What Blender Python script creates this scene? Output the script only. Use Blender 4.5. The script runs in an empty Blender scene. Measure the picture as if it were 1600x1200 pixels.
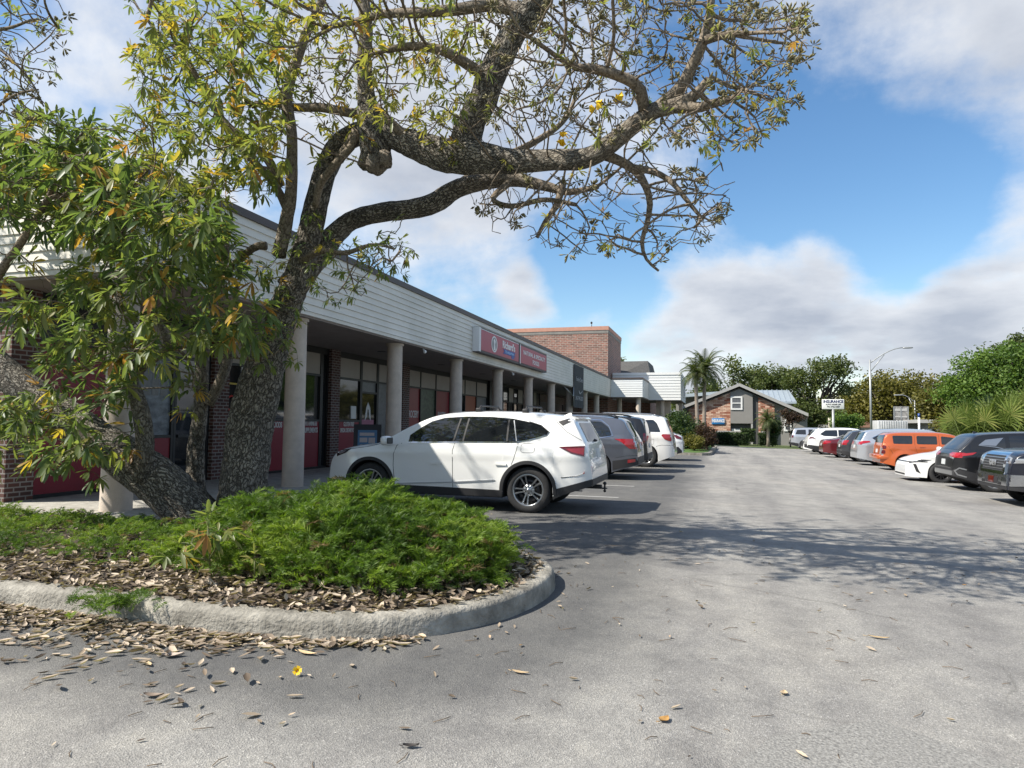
import bpy, bmesh, math, random
import numpy as np
from mathutils import Vector, Matrix
from mathutils.bvhtree import BVHTree
from mathutils.geometry import tessellate_polygon
R = math.radians
rng = np.random.default_rng(7)
random.seed(7)
sc = bpy.context.scene
COL = sc.collection

# ------------------------------------------------------------------ camera
F, CX, CY, H = 1063.0, 800.0, 600.0, 1.47
_Y = np.array([(1118 - CX) / F, (665 - CY) / F, 1.0]); _Y /= np.linalg.norm(_Y)
_up = np.cross(_Y, np.array([1, 0.011, 0.0])); _up /= np.linalg.norm(_up)
if _up[1] > 0: _up = -_up
_X = np.cross(_Y, _up)
MC = np.array([_X, _Y, _up])
CAM = np.array([0, 0, H])
def ray(x, y): return MC @ np.array([(x - CX) / F, (y - CY) / F, 1.0])
def atY(x, y, Y): d = ray(x, y); return CAM + d * (Y / d[1])
def atX(x, y, X): d = ray(x, y); return CAM + d * (X / d[0])
def atZ(x, y, z): d = ray(x, y); return CAM + d * ((z - H) / d[2])
def pix(P):
    c = MC.T @ (np.asarray(P, float) - CAM); return CX + F * c[0] / c[2], CY + F * c[1] / c[2]

cam = bpy.data.cameras.new('camera'); co = bpy.data.objects.new('camera', cam); COL.objects.link(co)
m = Matrix(((MC[0, 0], -MC[0, 1], -MC[0, 2], 0), (MC[1, 0], -MC[1, 1], -MC[1, 2], 0), (MC[2, 0], -MC[2, 1], -MC[2, 2], H), (0, 0, 0, 1)))
co.matrix_world = m
cam.sensor_width = 36; cam.lens = F / 1600 * 36; cam.clip_end = 3000; cam.clip_start = 0.05
sc.camera = co

# ------------------------------------------------------------------ light
SUN = Vector((-0.76, -0.50, 1.0)).normalized()          # towards the sun
el = math.asin(SUN.z); az = math.atan2(SUN.x, SUN.y)
sl = bpy.data.lights.new('sun', 'SUN'); sl.energy = 5.0; sl.angle = R(0.53); sl.color = (1, 0.94, 0.84)
so = bpy.data.objects.new('sun', sl); COL.objects.link(so)
so.rotation_euler = SUN.to_track_quat('Z', 'Y').to_euler(); so.location = (-30, -20, 60)
sc.view_settings.view_transform = 'Standard'; sc.view_settings.look = 'None'
sc.view_settings.exposure = 0.7; sc.view_settings.gamma = 1
w = bpy.data.worlds.new('World'); sc.world = w; w.use_nodes = True
def build_sky():
    nt = w.node_tree; N = nt.nodes; N.clear(); L = nt.links.new
    out = N.new('ShaderNodeOutputWorld')
    sky = N.new('ShaderNodeTexSky'); sky.sky_type = 'NISHITA'; sky.sun_disc = False
    sky.sun_elevation = el; sky.sun_rotation = az; sky.air_density = 1.1; sky.dust_density = 0.25; sky.ozone_density = 1.6
    b1 = N.new('ShaderNodeBackground'); b1.inputs[1].default_value = 0.105
    hs = N.new('ShaderNodeHueSaturation'); hs.inputs['Saturation'].default_value = 1.25
    L(sky.outputs[0], hs.inputs['Color']); L(hs.outputs[0], b1.inputs[0])
    tc = N.new('ShaderNodeTexCoord'); sep = N.new('ShaderNodeSeparateXYZ'); L(tc.outputs['Generated'], sep.inputs[0])
    def math_(op, a, b=None, c=None):
        n = N.new('ShaderNodeMath'); n.operation = op
        for i, v in enumerate((a, b, c)):
            if v is None: continue
            if isinstance(v, (int, float)): n.inputs[i].default_value = v
            else: L(v, n.inputs[i])
        return n.outputs[0]
    zz = math_('MAXIMUM', sep.outputs[2], 0.0)
    zq = math_('ADD', zz, 0.22)
    cx_ = math_('DIVIDE', sep.outputs[0], zq); cy_ = math_('DIVIDE', sep.outputs[1], zq)
    cmb = N.new('ShaderNodeCombineXYZ'); L(cx_, cmb.inputs[0]); L(cy_, cmb.inputs[1]); cmb.inputs[2].default_value = 3.7
    n1 = N.new('ShaderNodeTexNoise'); n1.inputs['Scale'].default_value = 1.15; n1.inputs['Detail'].default_value = 11; n1.inputs['Roughness'].default_value = 0.6
    n1.inputs['Distortion'].default_value = 0.25
    L(cmb.outputs[0], n1.inputs['Vector'])
    n2 = N.new('ShaderNodeTexNoise'); n2.inputs['Scale'].default_value = 2.1; n2.inputs['Detail'].default_value = 7; n2.inputs['Roughness'].default_value = 0.55
    n3 = N.new('ShaderNodeTexNoise'); n3.inputs['Scale'].default_value = 6.5; n3.inputs['Detail'].default_value = 8; n3.inputs['Roughness'].default_value = 0.6
    L(tc.outputs['Generated'], n3.inputs['Vector'])
    mp = N.new('ShaderNodeMapping'); mp.inputs['Location'].default_value = (3.1, -1.2, 0.6); L(cmb.outputs[0], mp.inputs[0]); L(mp.outputs[0], n2.inputs['Vector'])
    # where the air is clear and where the cumulus stands, as directions in the sky
    dens = math_('MULTIPLY_ADD', n1.outputs[0], 1.5, -0.29)
    dens = math_('MULTIPLY_ADD', math_('SUBTRACT', n3.outputs[0], 0.5), 0.85, dens)
    clear = [(1340, 250, 12, .30), (1240, 270, 8, .34), (1400, 330, 7, .30), (1080, 130, 9, .16), (760, 60, 8, .10), (900, 420, 4.5, .42), (930, 385, 4.5, .3), (1000, 470, 3.0, .2), 
             (1390, 430, 3.5, .22), (420, 290, 4, .2), (1310, 590, 3, .18), (1480, 250, 5, .12), (1420, 150, 6, .12), (1560, 330, 5, .1)]
    thick = [(1180, 400, 8, .30), (1330, 385, 5, .28), (1080, 490, 6, .28), (830, 460, 3.6, .36), (1560, 190, 9, .14), (1500, 60, 10, .12), (1540, 480, 7, .2), (1260, 480, 8, .26), (150, 100, 22, .17), (700, 400, 8, .12), (1450, 560, 7, .2),
             (640, 150, 14, .12), (1440, 120, 8, .08)]
    v = tc.outputs['Generated']
    for lst, s in ((clear, -1), (thick, 1)):
        for (px, py, r, k) in lst:
            d = ray(px, py); d = d / np.linalg.norm(d)
            dn = N.new('ShaderNodeVectorMath'); dn.operation = 'DOT_PRODUCT'; L(v, dn.inputs[0]); dn.inputs[1].default_value = tuple(d)
            mr = N.new('ShaderNodeMapRange'); mr.interpolation_type = 'SMOOTHSTEP'
            mr.inputs[1].default_value = math.cos(R(r)); mr.inputs[2].default_value = 1.0; mr.inputs[3].default_value = 0; mr.inputs[4].default_value = s * k
            L(dn.outputs['Value'], mr.inputs[0]); dens = math_('ADD', dens, mr.outputs[0])
    lo = N.new('ShaderNodeMapRange'); lo.interpolation_type = 'SMOOTHSTEP'; lo.inputs[1].default_value = 0.13; lo.inputs[2].default_value = 0.0; lo.inputs[3].default_value = 0; lo.inputs[4].default_value = 0.32; L(sep.outputs[2], lo.inputs[0]); dens = math_('ADD', dens, lo.outputs[0])
    al = N.new('ShaderNodeMapRange'); al.interpolation_type = 'SMOOTHSTEP'
    al.inputs[1].default_value = 0.25; al.inputs[2].default_value = 0.80; al.inputs[3].default_value = 0.02; al.inputs[4].default_value = 0.97; L(dens, al.inputs[0])
    cr = N.new('ShaderNodeValToRGB'); e = cr.color_ramp.elements
    e[0].position = 0.33; e[0].color = (0.40, 0.44, 0.52, 1); e[1].position = 0.66; e[1].color = (0.80, 0.82, 0.85, 1)
    tex = math_('MULTIPLY_ADD', n3.outputs[0], 0.45, math_('MULTIPLY', n2.outputs[0], 0.55)); tex = math_('MULTIPLY_ADD', math_('SUBTRACT', 0.72, dens), 0.42, tex)
    L(tex, cr.inputs[0])
    b2 = N.new('ShaderNodeBackground'); b2.inputs[1].default_value = 0.74; L(cr.outputs[0], b2.inputs[0])
    mx = N.new('ShaderNodeMixShader'); L(al.outputs[0], mx.inputs[0]); L(b1.outputs[0], mx.inputs[1]); L(b2.outputs[0], mx.inputs[2])
    L(mx.outputs[0], out.inputs[0])
build_sky()

# ------------------------------------------------------------------ materials
def S(r, g, b):
    f = lambda c: (c / 255 / 12.92) if c / 255 <= 0.04045 else ((c / 255 + 0.055) / 1.055) ** 2.4
    return (f(r), f(g), f(b))
def mat(name, col, rough=0.6, metal=0.0, var=0.0, vscale=8.0, bump=0.0, bscale=60.0, coat=0.0, spec=0.5, emit=None, col2=None, tr=0.0, stretch=None):
    mt = bpy.data.materials.new(name); mt.use_nodes = True; nt = mt.node_tree; N = nt.nodes; L = nt.links.new
    p = N['Principled BSDF']; p.inputs['Roughness'].default_value = rough; p.inputs['Metallic'].default_value = metal
    p.inputs['Base Color'].default_value = (*col, 1); p.inputs['Coat Weight'].default_value = coat; p.inputs['Coat Roughness'].default_value = 0.04
    p.inputs['Specular IOR Level'].default_value = spec
    tc = N.new('ShaderNodeTexCoord'); src = tc.outputs['Object']
    if stretch:
        mp = N.new('ShaderNodeMapping'); mp.inputs['Scale'].default_value = stretch; L(src, mp.inputs[0]); src = mp.outputs[0]
    if var or col2:
        n = N.new('ShaderNodeTexNoise'); n.inputs['Scale'].default_value = vscale; n.inputs['Detail'].default_value = 6; n.inputs['Roughness'].default_value = 0.65
        L(src, n.inputs['Vector'])
        cr = N.new('ShaderNodeValToRGB'); e = cr.color_ramp.elements; e[0].position = 0.3; e[1].position = 0.7
        a = tuple(c * (1 - var) for c in col); b = col2 if col2 else tuple(min(1, c * (1 + var)) for c in col)
        e[0].color = (*a, 1); e[1].color = (*b, 1); L(n.outputs[0], cr.inputs[0]); L(cr.outputs[0], p.inputs['Base Color'])
    if bump:
        n = N.new('ShaderNodeTexNoise'); n.inputs['Scale'].default_value = bscale; n.inputs['Detail'].default_value = 5; L(src, n.inputs['Vector'])
        bp = N.new('ShaderNodeBump'); bp.inputs['Strength'].default_value = bump; bp.inputs['Distance'].default_value = 0.02; L(n.outputs[0], bp.inputs['Height']); L(bp.outputs[0], p.inputs['Normal'])
    if emit:
        p.inputs['Emission Color'].default_value = (*emit[0], 1); p.inputs['Emission Strength'].default_value = emit[1]
    return mt
def leafmat(name, stops, rough=0.45, trans=0.35, attr='tint'):
    mt = bpy.data.materials.new(name); mt.use_nodes = True; nt = mt.node_tree; N = nt.nodes; L = nt.links.new
    out = N['Material Output']; p = N['Principled BSDF']; p.inputs['Roughness'].default_value = rough; p.inputs['Specular IOR Level'].default_value = 0.35
    at = N.new('ShaderNodeAttribute'); at.attribute_name = attr
    cr = N.new('ShaderNodeValToRGB'); els = cr.color_ramp.elements
    els[0].position = stops[0][0]; els[0].color = (*stops[0][1], 1); els[1].position = stops[-1][0]; els[1].color = (*stops[-1][1], 1)
    for s, c in stops[1:-1]:
        q = els.new(s); q.color = (*c, 1)
    L(at.outputs['Fac'], cr.inputs[0]); L(cr.outputs[0], p.inputs['Base Color'])
    t = N.new('ShaderNodeBsdfTranslucent'); g = N.new('ShaderNodeMixRGB'); g.blend_type = 'MULTIPLY'; g.inputs[0].default_value = 1; g.inputs[2].default_value = (1.5, 1.6, 0.7, 1)
    L(cr.outputs[0], g.inputs[1]); L(g.outputs[0], t.inputs[0])
    mx = N.new('ShaderNodeMixShader'); mx.inputs[0].default_value = trans; L(p.outputs[0], mx.inputs[1]); L(t.outputs[0], mx.inputs[2]); L(mx.outputs[0], out.inputs[0])
    return mt
def brickmat(name, c1, c2, mortar, scale=1.0, axis='X', bw=0.2, rh=0.075, ms=0.012, var=True):
    """axis: the normal of the wall the bricks are on"""
    mt = bpy.data.materials.new(name); mt.use_nodes = True; nt = mt.node_tree; N = nt.nodes; L = nt.links.new
    p = N['Principled BSDF']; p.inputs['Roughness'].default_value = 0.85
    g = N.new('ShaderNodeNewGeometry'); sep = N.new('ShaderNodeSeparateXYZ'); L(g.outputs['Position'], sep.inputs[0])
    ad = N.new('ShaderNodeMath'); ad.operation = 'ADD'; L(sep.outputs[0], ad.inputs[0]); L(sep.outputs[1], ad.inputs[1])
    cb = N.new('ShaderNodeCombineXYZ'); L(ad.outputs[0], cb.inputs[0]); L(sep.outputs[2], cb.inputs[1])
    b = N.new('ShaderNodeTexBrick'); b.inputs['Scale'].default_value = 1 / scale; b.inputs['Brick Width'].default_value = bw; b.inputs['Row Height'].default_value = rh; b.inputs['Mortar Size'].default_value = ms
    b.inputs['Bias'].default_value = 0.0; b.inputs['Mortar Smooth'].default_value = 0.2
    b.inputs['Color1'].default_value = (*c1, 1); b.inputs['Color2'].default_value = (*c2, 1); b.inputs['Mortar'].default_value = (*mortar, 1)
    L(cb.outputs[0], b.inputs['Vector'])
    n = N.new('ShaderNodeTexNoise'); n.inputs['Scale'].default_value = 3.0; n.inputs['Detail'].default_value = 5; L(cb.outputs[0], n.inputs['Vector'])
    mx = N.new('ShaderNodeMixRGB'); mx.blend_type = 'OVERLAY'; mx.inputs[0].default_value = 0.45; L(b.outputs[0], mx.inputs[1]); L(n.outputs[0], mx.inputs[2]); L(mx.outputs[0], p.inputs['Base Color'])
    bp = N.new('ShaderNodeBump'); bp.inputs['Strength'].default_value = 0.5; bp.inputs['Distance'].default_value = 0.01; L(b.outputs['Fac'], bp.inputs['Height']); bp.invert = True; L(bp.outputs[0], p.inputs['Normal'])
    return mt

M = {}
M['white_paint'] = mat('white_paint', (0.78, 0.78, 0.76), 0.28, coat=1.0)
M['pearl_paint'] = mat('pearl_paint', (0.74, 0.73, 0.70), 0.3, coat=1.0)
M['grey_paint'] = mat('grey_paint', (0.115, 0.125, 0.15), 0.3, metal=0.5, coat=1.0)
M['dark_grey_paint'] = mat('dark_grey_paint', (0.05, 0.053, 0.06), 0.3, metal=0.4, coat=1.0)
M['black_paint'] = mat('black_paint', (0.007, 0.0075, 0.009), 0.3, coat=0.6)
M['navy_paint'] = mat('navy_paint', (0.006, 0.007, 0.014), 0.3, coat=0.5)
M['orange_paint'] = mat('orange_paint', (0.50, 0.105, 0.022), 0.3, metal=0.25, coat=1.0)
M['silver_paint'] = mat('silver_paint', (0.52, 0.54, 0.57), 0.3, metal=0.6, coat=1.0)
M['maroon_paint'] = mat('maroon_paint', (0.12, 0.012, 0.016), 0.28, metal=0.2, coat=1.0)
M['plastic'] = mat('black_plastic', (0.018, 0.018, 0.02), 0.6)
M['under'] = mat('underbody', (0.008, 0.008, 0.009), 0.9)
M['glass'] = mat('car_glass', (0.010, 0.012, 0.014), 0.02, spec=1.0)
M['seam'] = mat('door_gap', (0.02, 0.02, 0.02), 0.8)
M['bright_chrome'] = mat('brushed_chrome', (0.50, 0.51, 0.53), 0.22, metal=1.0)
M['chrome'] = mat('chrome', (0.75, 0.76, 0.78), 0.09, metal=1.0)
M['alloy'] = mat('alloy', (0.42, 0.43, 0.44), 0.28, metal=0.9)
M['dark_alloy'] = mat('dark_alloy', (0.03, 0.03, 0.033), 0.35, metal=0.5)
M['tyre'] = mat('rubber', (0.022, 0.022, 0.023), 0.8, var=0.25, vscale=20)
M['red_light'] = mat('red_lens', (0.34, 0.006, 0.012), 0.08, coat=1.0)
M['dark_red_light'] = mat('dark_red_lens', (0.10, 0.006, 0.010), 0.08, coat=1.0)
M['clear_light'] = mat('clear_lens', (0.38, 0.39, 0.41), 0.12, metal=0.5, coat=1.0)
M['dark_light'] = mat('smoked_lens', (0.03, 0.032, 0.036), 0.06, coat=1.0)
M['amber'] = mat('amber_lens', (0.7, 0.25, 0.03), 0.15, coat=1.0)
M['plate'] = mat('plate', (0.5, 0.52, 0.52), 0.5)

# ------------------------------------------------------------------ helpers
def tag(o, label=None, cat=None, group=None, kind=None):
    if label: o['label'] = label
    if cat: o['category'] = cat
    if group: o['group'] = group
    if kind: o['kind'] = kind
    return o
def thing(name, label, cat, loc=(0, 0, 0), rz=0.0, group=None):
    o = bpy.data.objects.new(name, None); COL.objects.link(o); o.location = loc; o.rotation_euler = (0, 0, rz)
    o.empty_display_size = 0.2
    return tag(o, label, cat, group)
class MB:
    """collects shapes; build() links them as one mesh object"""
    def __init__(s): s.v = []; s.f = []; s.mi = []; s.sm = []
    def add(s, vs, fs, mi=0, smooth=False):
        n = len(s.v); s.v += [tuple(map(float, v)) for v in vs]
        for f in fs: s.f.append([i + n for i in f]); s.mi.append(mi); s.sm.append(smooth)
        return s
    def box(s, a, b, mi=0):
        (x0, y0, z0), (x1, y1, z1) = a, b
        v = [(x0, y0, z0), (x1, y0, z0), (x1, y1, z0), (x0, y1, z0), (x0, y0, z1), (x1, y0, z1), (x1, y1, z1), (x0, y1, z1)]
        return s.add(v, [(0, 3, 2, 1), (4, 5, 6, 7), (0, 1, 5, 4), (1, 2, 6, 5), (2, 3, 7, 6), (3, 0, 4, 7)], mi)
    def bbox(s, a, b, r=0.02, mi=0):
        """box with bevelled edges"""
        bm = bmesh.new(); bmesh.ops.create_cube(bm, size=1)
        for v in bm.verts: v.co = Vector([(a[i] + b[i]) / 2 + v.co[i] * (b[i] - a[i]) for i in range(3)])
        bmesh.ops.bevel(bm, geom=list(bm.edges), offset=r, segments=2, affect='EDGES', profile=0.5)
        bm.verts.ensure_lookup_table(); bm.verts.index_update()
        s.add([v.co[:] for v in bm.verts], [[v.index for v in f.verts] for f in bm.faces], mi, True); bm.free(); return s
    def prism(s, poly, axis, d0, d1, mi=0):
        """2-D polygon pushed along an axis; axis 0: (y,z), 1: (x,z), 2: (x,y)"""
        def P(p, d): return [(d, p[0], p[1]), (p[0], d, p[1]), (p[0], p[1], d)][axis]
        n = len(poly); v = [P(p, d0) for p in poly] + [P(p, d1) for p in poly]
        fs = [list(range(n)), list(range(2 * n - 1, n - 1, -1))] + [[i, i + n, (i + 1) % n + n, (i + 1) % n] for i in range(n)]
        return s.add(v, fs, mi)
    def tube(s, pts, rad, n=8, mi=0, cap=True, bump=0.0, smooth=True):
        pts = [Vector(p) for p in pts]; k = len(pts)
        if not hasattr(rad, '__len__'): rad = [rad] * k
        vs = []; up = None
        for i, p in enumerate(pts):
            t = (pts[min(i + 1, k - 1)] - pts[max(i - 1, 0)])
            if t.length < 1e-9: t = Vector((0, 0, 1))
            t.normalize()
            if up is None: up = t.orthogonal().normalized()
            up = (up - t * up.dot(t))
            if up.length < 1e-6: up = t.orthogonal()
            up.normalize(); b = t.cross(up)
            for j in range(n):
                a = 2 * math.pi * j / n; rr = rad[i] * (1 + (random.uniform(-bump, bump) if bump else 0))
                vs.append(p + (up * math.cos(a) + b * math.sin(a)) * rr)
        fs = [[i * n + j, i * n + (j + 1) % n, (i + 1) * n + (j + 1) % n, (i + 1) * n + j] for i in range(k - 1) for j in range(n)]
        if cap: fs += [list(range(n - 1, -1, -1)), list(range((k - 1) * n, k * n))]
        return s.add(vs, fs, mi, smooth)
    def lathe(s, prof, c=(0, 0, 0), n=24, axis=2, mi=0, smooth=True, arc=1.0):
        """prof: (radius, height) pairs around an axis"""
        vs = []
        for (r, h) in prof:
            for j in range(n):
                a = 2 * math.pi * j / n; x, y = r * math.cos(a), r * math.sin(a)
                q = [(h, x, y), (x, h, y), (x, y, h)][axis]; vs.append((c[0] + q[0], c[1] + q[1], c[2] + q[2]))
        k = len(prof)
        fs = [[i * n + j, i * n + (j + 1) % n, (i + 1) * n + (j + 1) % n, (i + 1) * n + j] for i in range(k - 1) for j in range(n)]
        return s.add(vs, fs, mi, smooth)
    def ball(s, c, r, n=10, mi=0, p=2.0):
        """superellipsoid"""
        if not hasattr(r, '__len__'): r = (r, r, r)
        f = lambda q: math.copysign(abs(q) ** (2 / p), q)
        vs = []
        for i in range(n + 1):
            t = math.pi * (i / n - 0.5)
            for j in range(2 * n):
                a = math.pi * j / n
                vs.append((c[0] + r[0] * f(math.cos(t)) * f(math.cos(a)), c[1] + r[1] * f(math.cos(t)) * f(math.sin(a)), c[2] + r[2] * f(math.sin(t))))
        m_ = 2 * n
        fs = [[i * m_ + j, i * m_ + (j + 1) % m_, (i + 1) * m_ + (j + 1) % m_, (i + 1) * m_ + j] for i in range(n) for j in range(m_)]
        return s.add(vs, fs, mi, True)
    def build(s, name, mats, parent=None, world=True, label=None):
        me = bpy.data.meshes.new(name); o = None
        v = s.v
        if parent is not None and world:
            q = parent
            off = Vector((0, 0, 0))
            while q is not None: off += q.location; q = q.parent
            v = [(a - off.x, b - off.y, c - off.z) for a, b, c in v]
        me.from_pydata(v, [], s.f)
        for mt in (mats if isinstance(mats, (list, tuple)) else [mats]): me.materials.append(mt)
        me.polygons.foreach_set('material_index', s.mi); me.polygons.foreach_set('use_smooth', s.sm)
        me.update()
        o = bpy.data.objects.new(name, me); COL.objects.link(o)
        if parent is not None: o.parent = parent
        if label: o['label'] = label
        return o
def np_mesh(name, V, Fc, mt, parent=None, tint=None, smooth=False, nper=None):
    """V (n,3); Fc (m,k) all faces of k corners; tint per face"""
    me = bpy.data.meshes.new(name)
    V = np.asarray(V, np.float32); Fc = np.asarray(Fc, np.int32)
    if parent is not None: V = V - np.array(parent.location, np.float32)
    me.vertices.add(len(V)); me.vertices.foreach_set('co', V.ravel())
    k = Fc.shape[1]
    me.loops.add(Fc.size); me.loops.foreach_set('vertex_index', Fc.ravel())
    me.polygons.add(len(Fc)); me.polygons.foreach_set('loop_start', np.arange(0, Fc.size, k, dtype=np.int32))
    try: me.polygons.foreach_set('loop_total', np.full(len(Fc), k, np.int32))
    except Exception: pass
    me.materials.append(mt)
    if smooth: me.polygons.foreach_set('use_smooth', np.ones(len(Fc), bool))
    if tint is not None:
        a = me.attributes.new('tint', 'FLOAT', 'FACE'); a.data.foreach_set('value', np.asarray(tint, np.float32))
    me.update(calc_edges=True); me.validate()
    o = bpy.data.objects.new(name, me); COL.objects.link(o)
    if parent is not None: o.parent = parent
    return o
def text_mesh(name, body, size, mt, matrix, parent=None, extrude=0.004, align='CENTER', sx=1.0, bold=0.0, shear=0.0, space=1.0, world=True):
    cu = bpy.data.curves.new(name, 'FONT'); cu.body = body; cu.size = size; cu.align_x = align; cu.align_y = 'CENTER'; cu.extrude = extrude; cu.offset = bold; cu.shear = shear; cu.space_character = space
    to = bpy.data.objects.new(name, cu); COL.objects.link(to)
    bpy.context.view_layer.update()
    me = bpy.data.meshes.new_from_object(to.evaluated_get(bpy.context.evaluated_depsgraph_get()))
    bpy.data.objects.remove(to); bpy.data.curves.remove(cu)
    me.transform(Matrix.Diagonal((sx, 1, 1, 1)))
    mw = matrix
    if parent is not None and world:
        q = parent; off = Vector((0, 0, 0))
        while q is not None: off += q.location; q = q.parent
        mw = Matrix.Translation(-off) @ matrix
    me.transform(mw); me.materials.clear(); me.materials.append(mt); me.name = name
    o = bpy.data.objects.new(name, me); COL.objects.link(o)
    if parent is not None: o.parent = parent
    return o
def frame_mat(o, xdir, ydir):
    x = Vector(xdir).normalized(); y = Vector(ydir).normalized(); z = x.cross(y)
    return Matrix(((x.x, y.x, z.x, o[0]), (x.y, y.y, z.y, o[1]), (x.z, y.z, z.z, o[2]), (0, 0, 0, 1)))
def gz(x, y): return -0.024 * min(max(x + 1, 0), 16) - 0.004 * min(max(y - 10, 0), 70)

# ------------------------------------------------------------------ vehicles
def pchip(xs, ys):
    xs = np.asarray(xs, float); ys = np.asarray(ys, float); h = np.diff(xs); d = np.diff(ys) / h
    mm = np.zeros(len(xs)); mm[0] = d[0]; mm[-1] = d[-1]
    for i in range(1, len(xs) - 1):
        if d[i - 1] * d[i] > 0:
            w1 = 2 * h[i] + h[i - 1]; w2 = h[i] + 2 * h[i - 1]; mm[i] = (w1 + w2) / (w1 / d[i - 1] + w2 / d[i])
    def fn(x):
        x = min(max(x, xs[0]), xs[-1]); i = min(int(np.searchsorted(xs, x, 'right')) - 1, len(xs) - 2); t = (x - xs[i]) / h[i]
        return float((2 * t**3 - 3 * t**2 + 1) * ys[i] + (t**3 - 2 * t**2 + t) * h[i] * mm[i] + (-2 * t**3 + 3 * t**2) * ys[i + 1] + (t**3 - t**2) * h[i] * mm[i + 1])
    return fn
def rounded(poly, r, n=4):
    out = []
    k = len(poly)
    for i in range(k):
        p0, p1, p2 = Vector(poly[i - 1]), Vector(poly[i]), Vector(poly[(i + 1) % k])
        a = (p0 - p1); b = (p2 - p1); ra = min(r, a.length * .45); rb = min(r, b.length * .45)
        A = p1 + a.normalized() * ra; B = p1 + b.normalized() * rb
        for j in range(n + 1):
            t = j / n; out.append(tuple(A * (1 - t) ** 2 + p1 * 2 * t * (1 - t) + B * t ** 2))
    return out
def stroke(line, wd, closed=False):
    """thin polygon along a 2-D polyline"""
    L_, R_ = [], []
    k = len(line)
    for i in range(k):
        a = Vector(line[max(i - 1, 0)]); b = Vector(line[min(i + 1, k - 1)]); t = (b - a).normalized(); nrm = Vector((-t.y, t.x)); p = Vector(line[i])
        L_.append(tuple(p + nrm * wd / 2)); R_.append(tuple(p - nrm * wd / 2))
    return L_ + R_[::-1]

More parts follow.
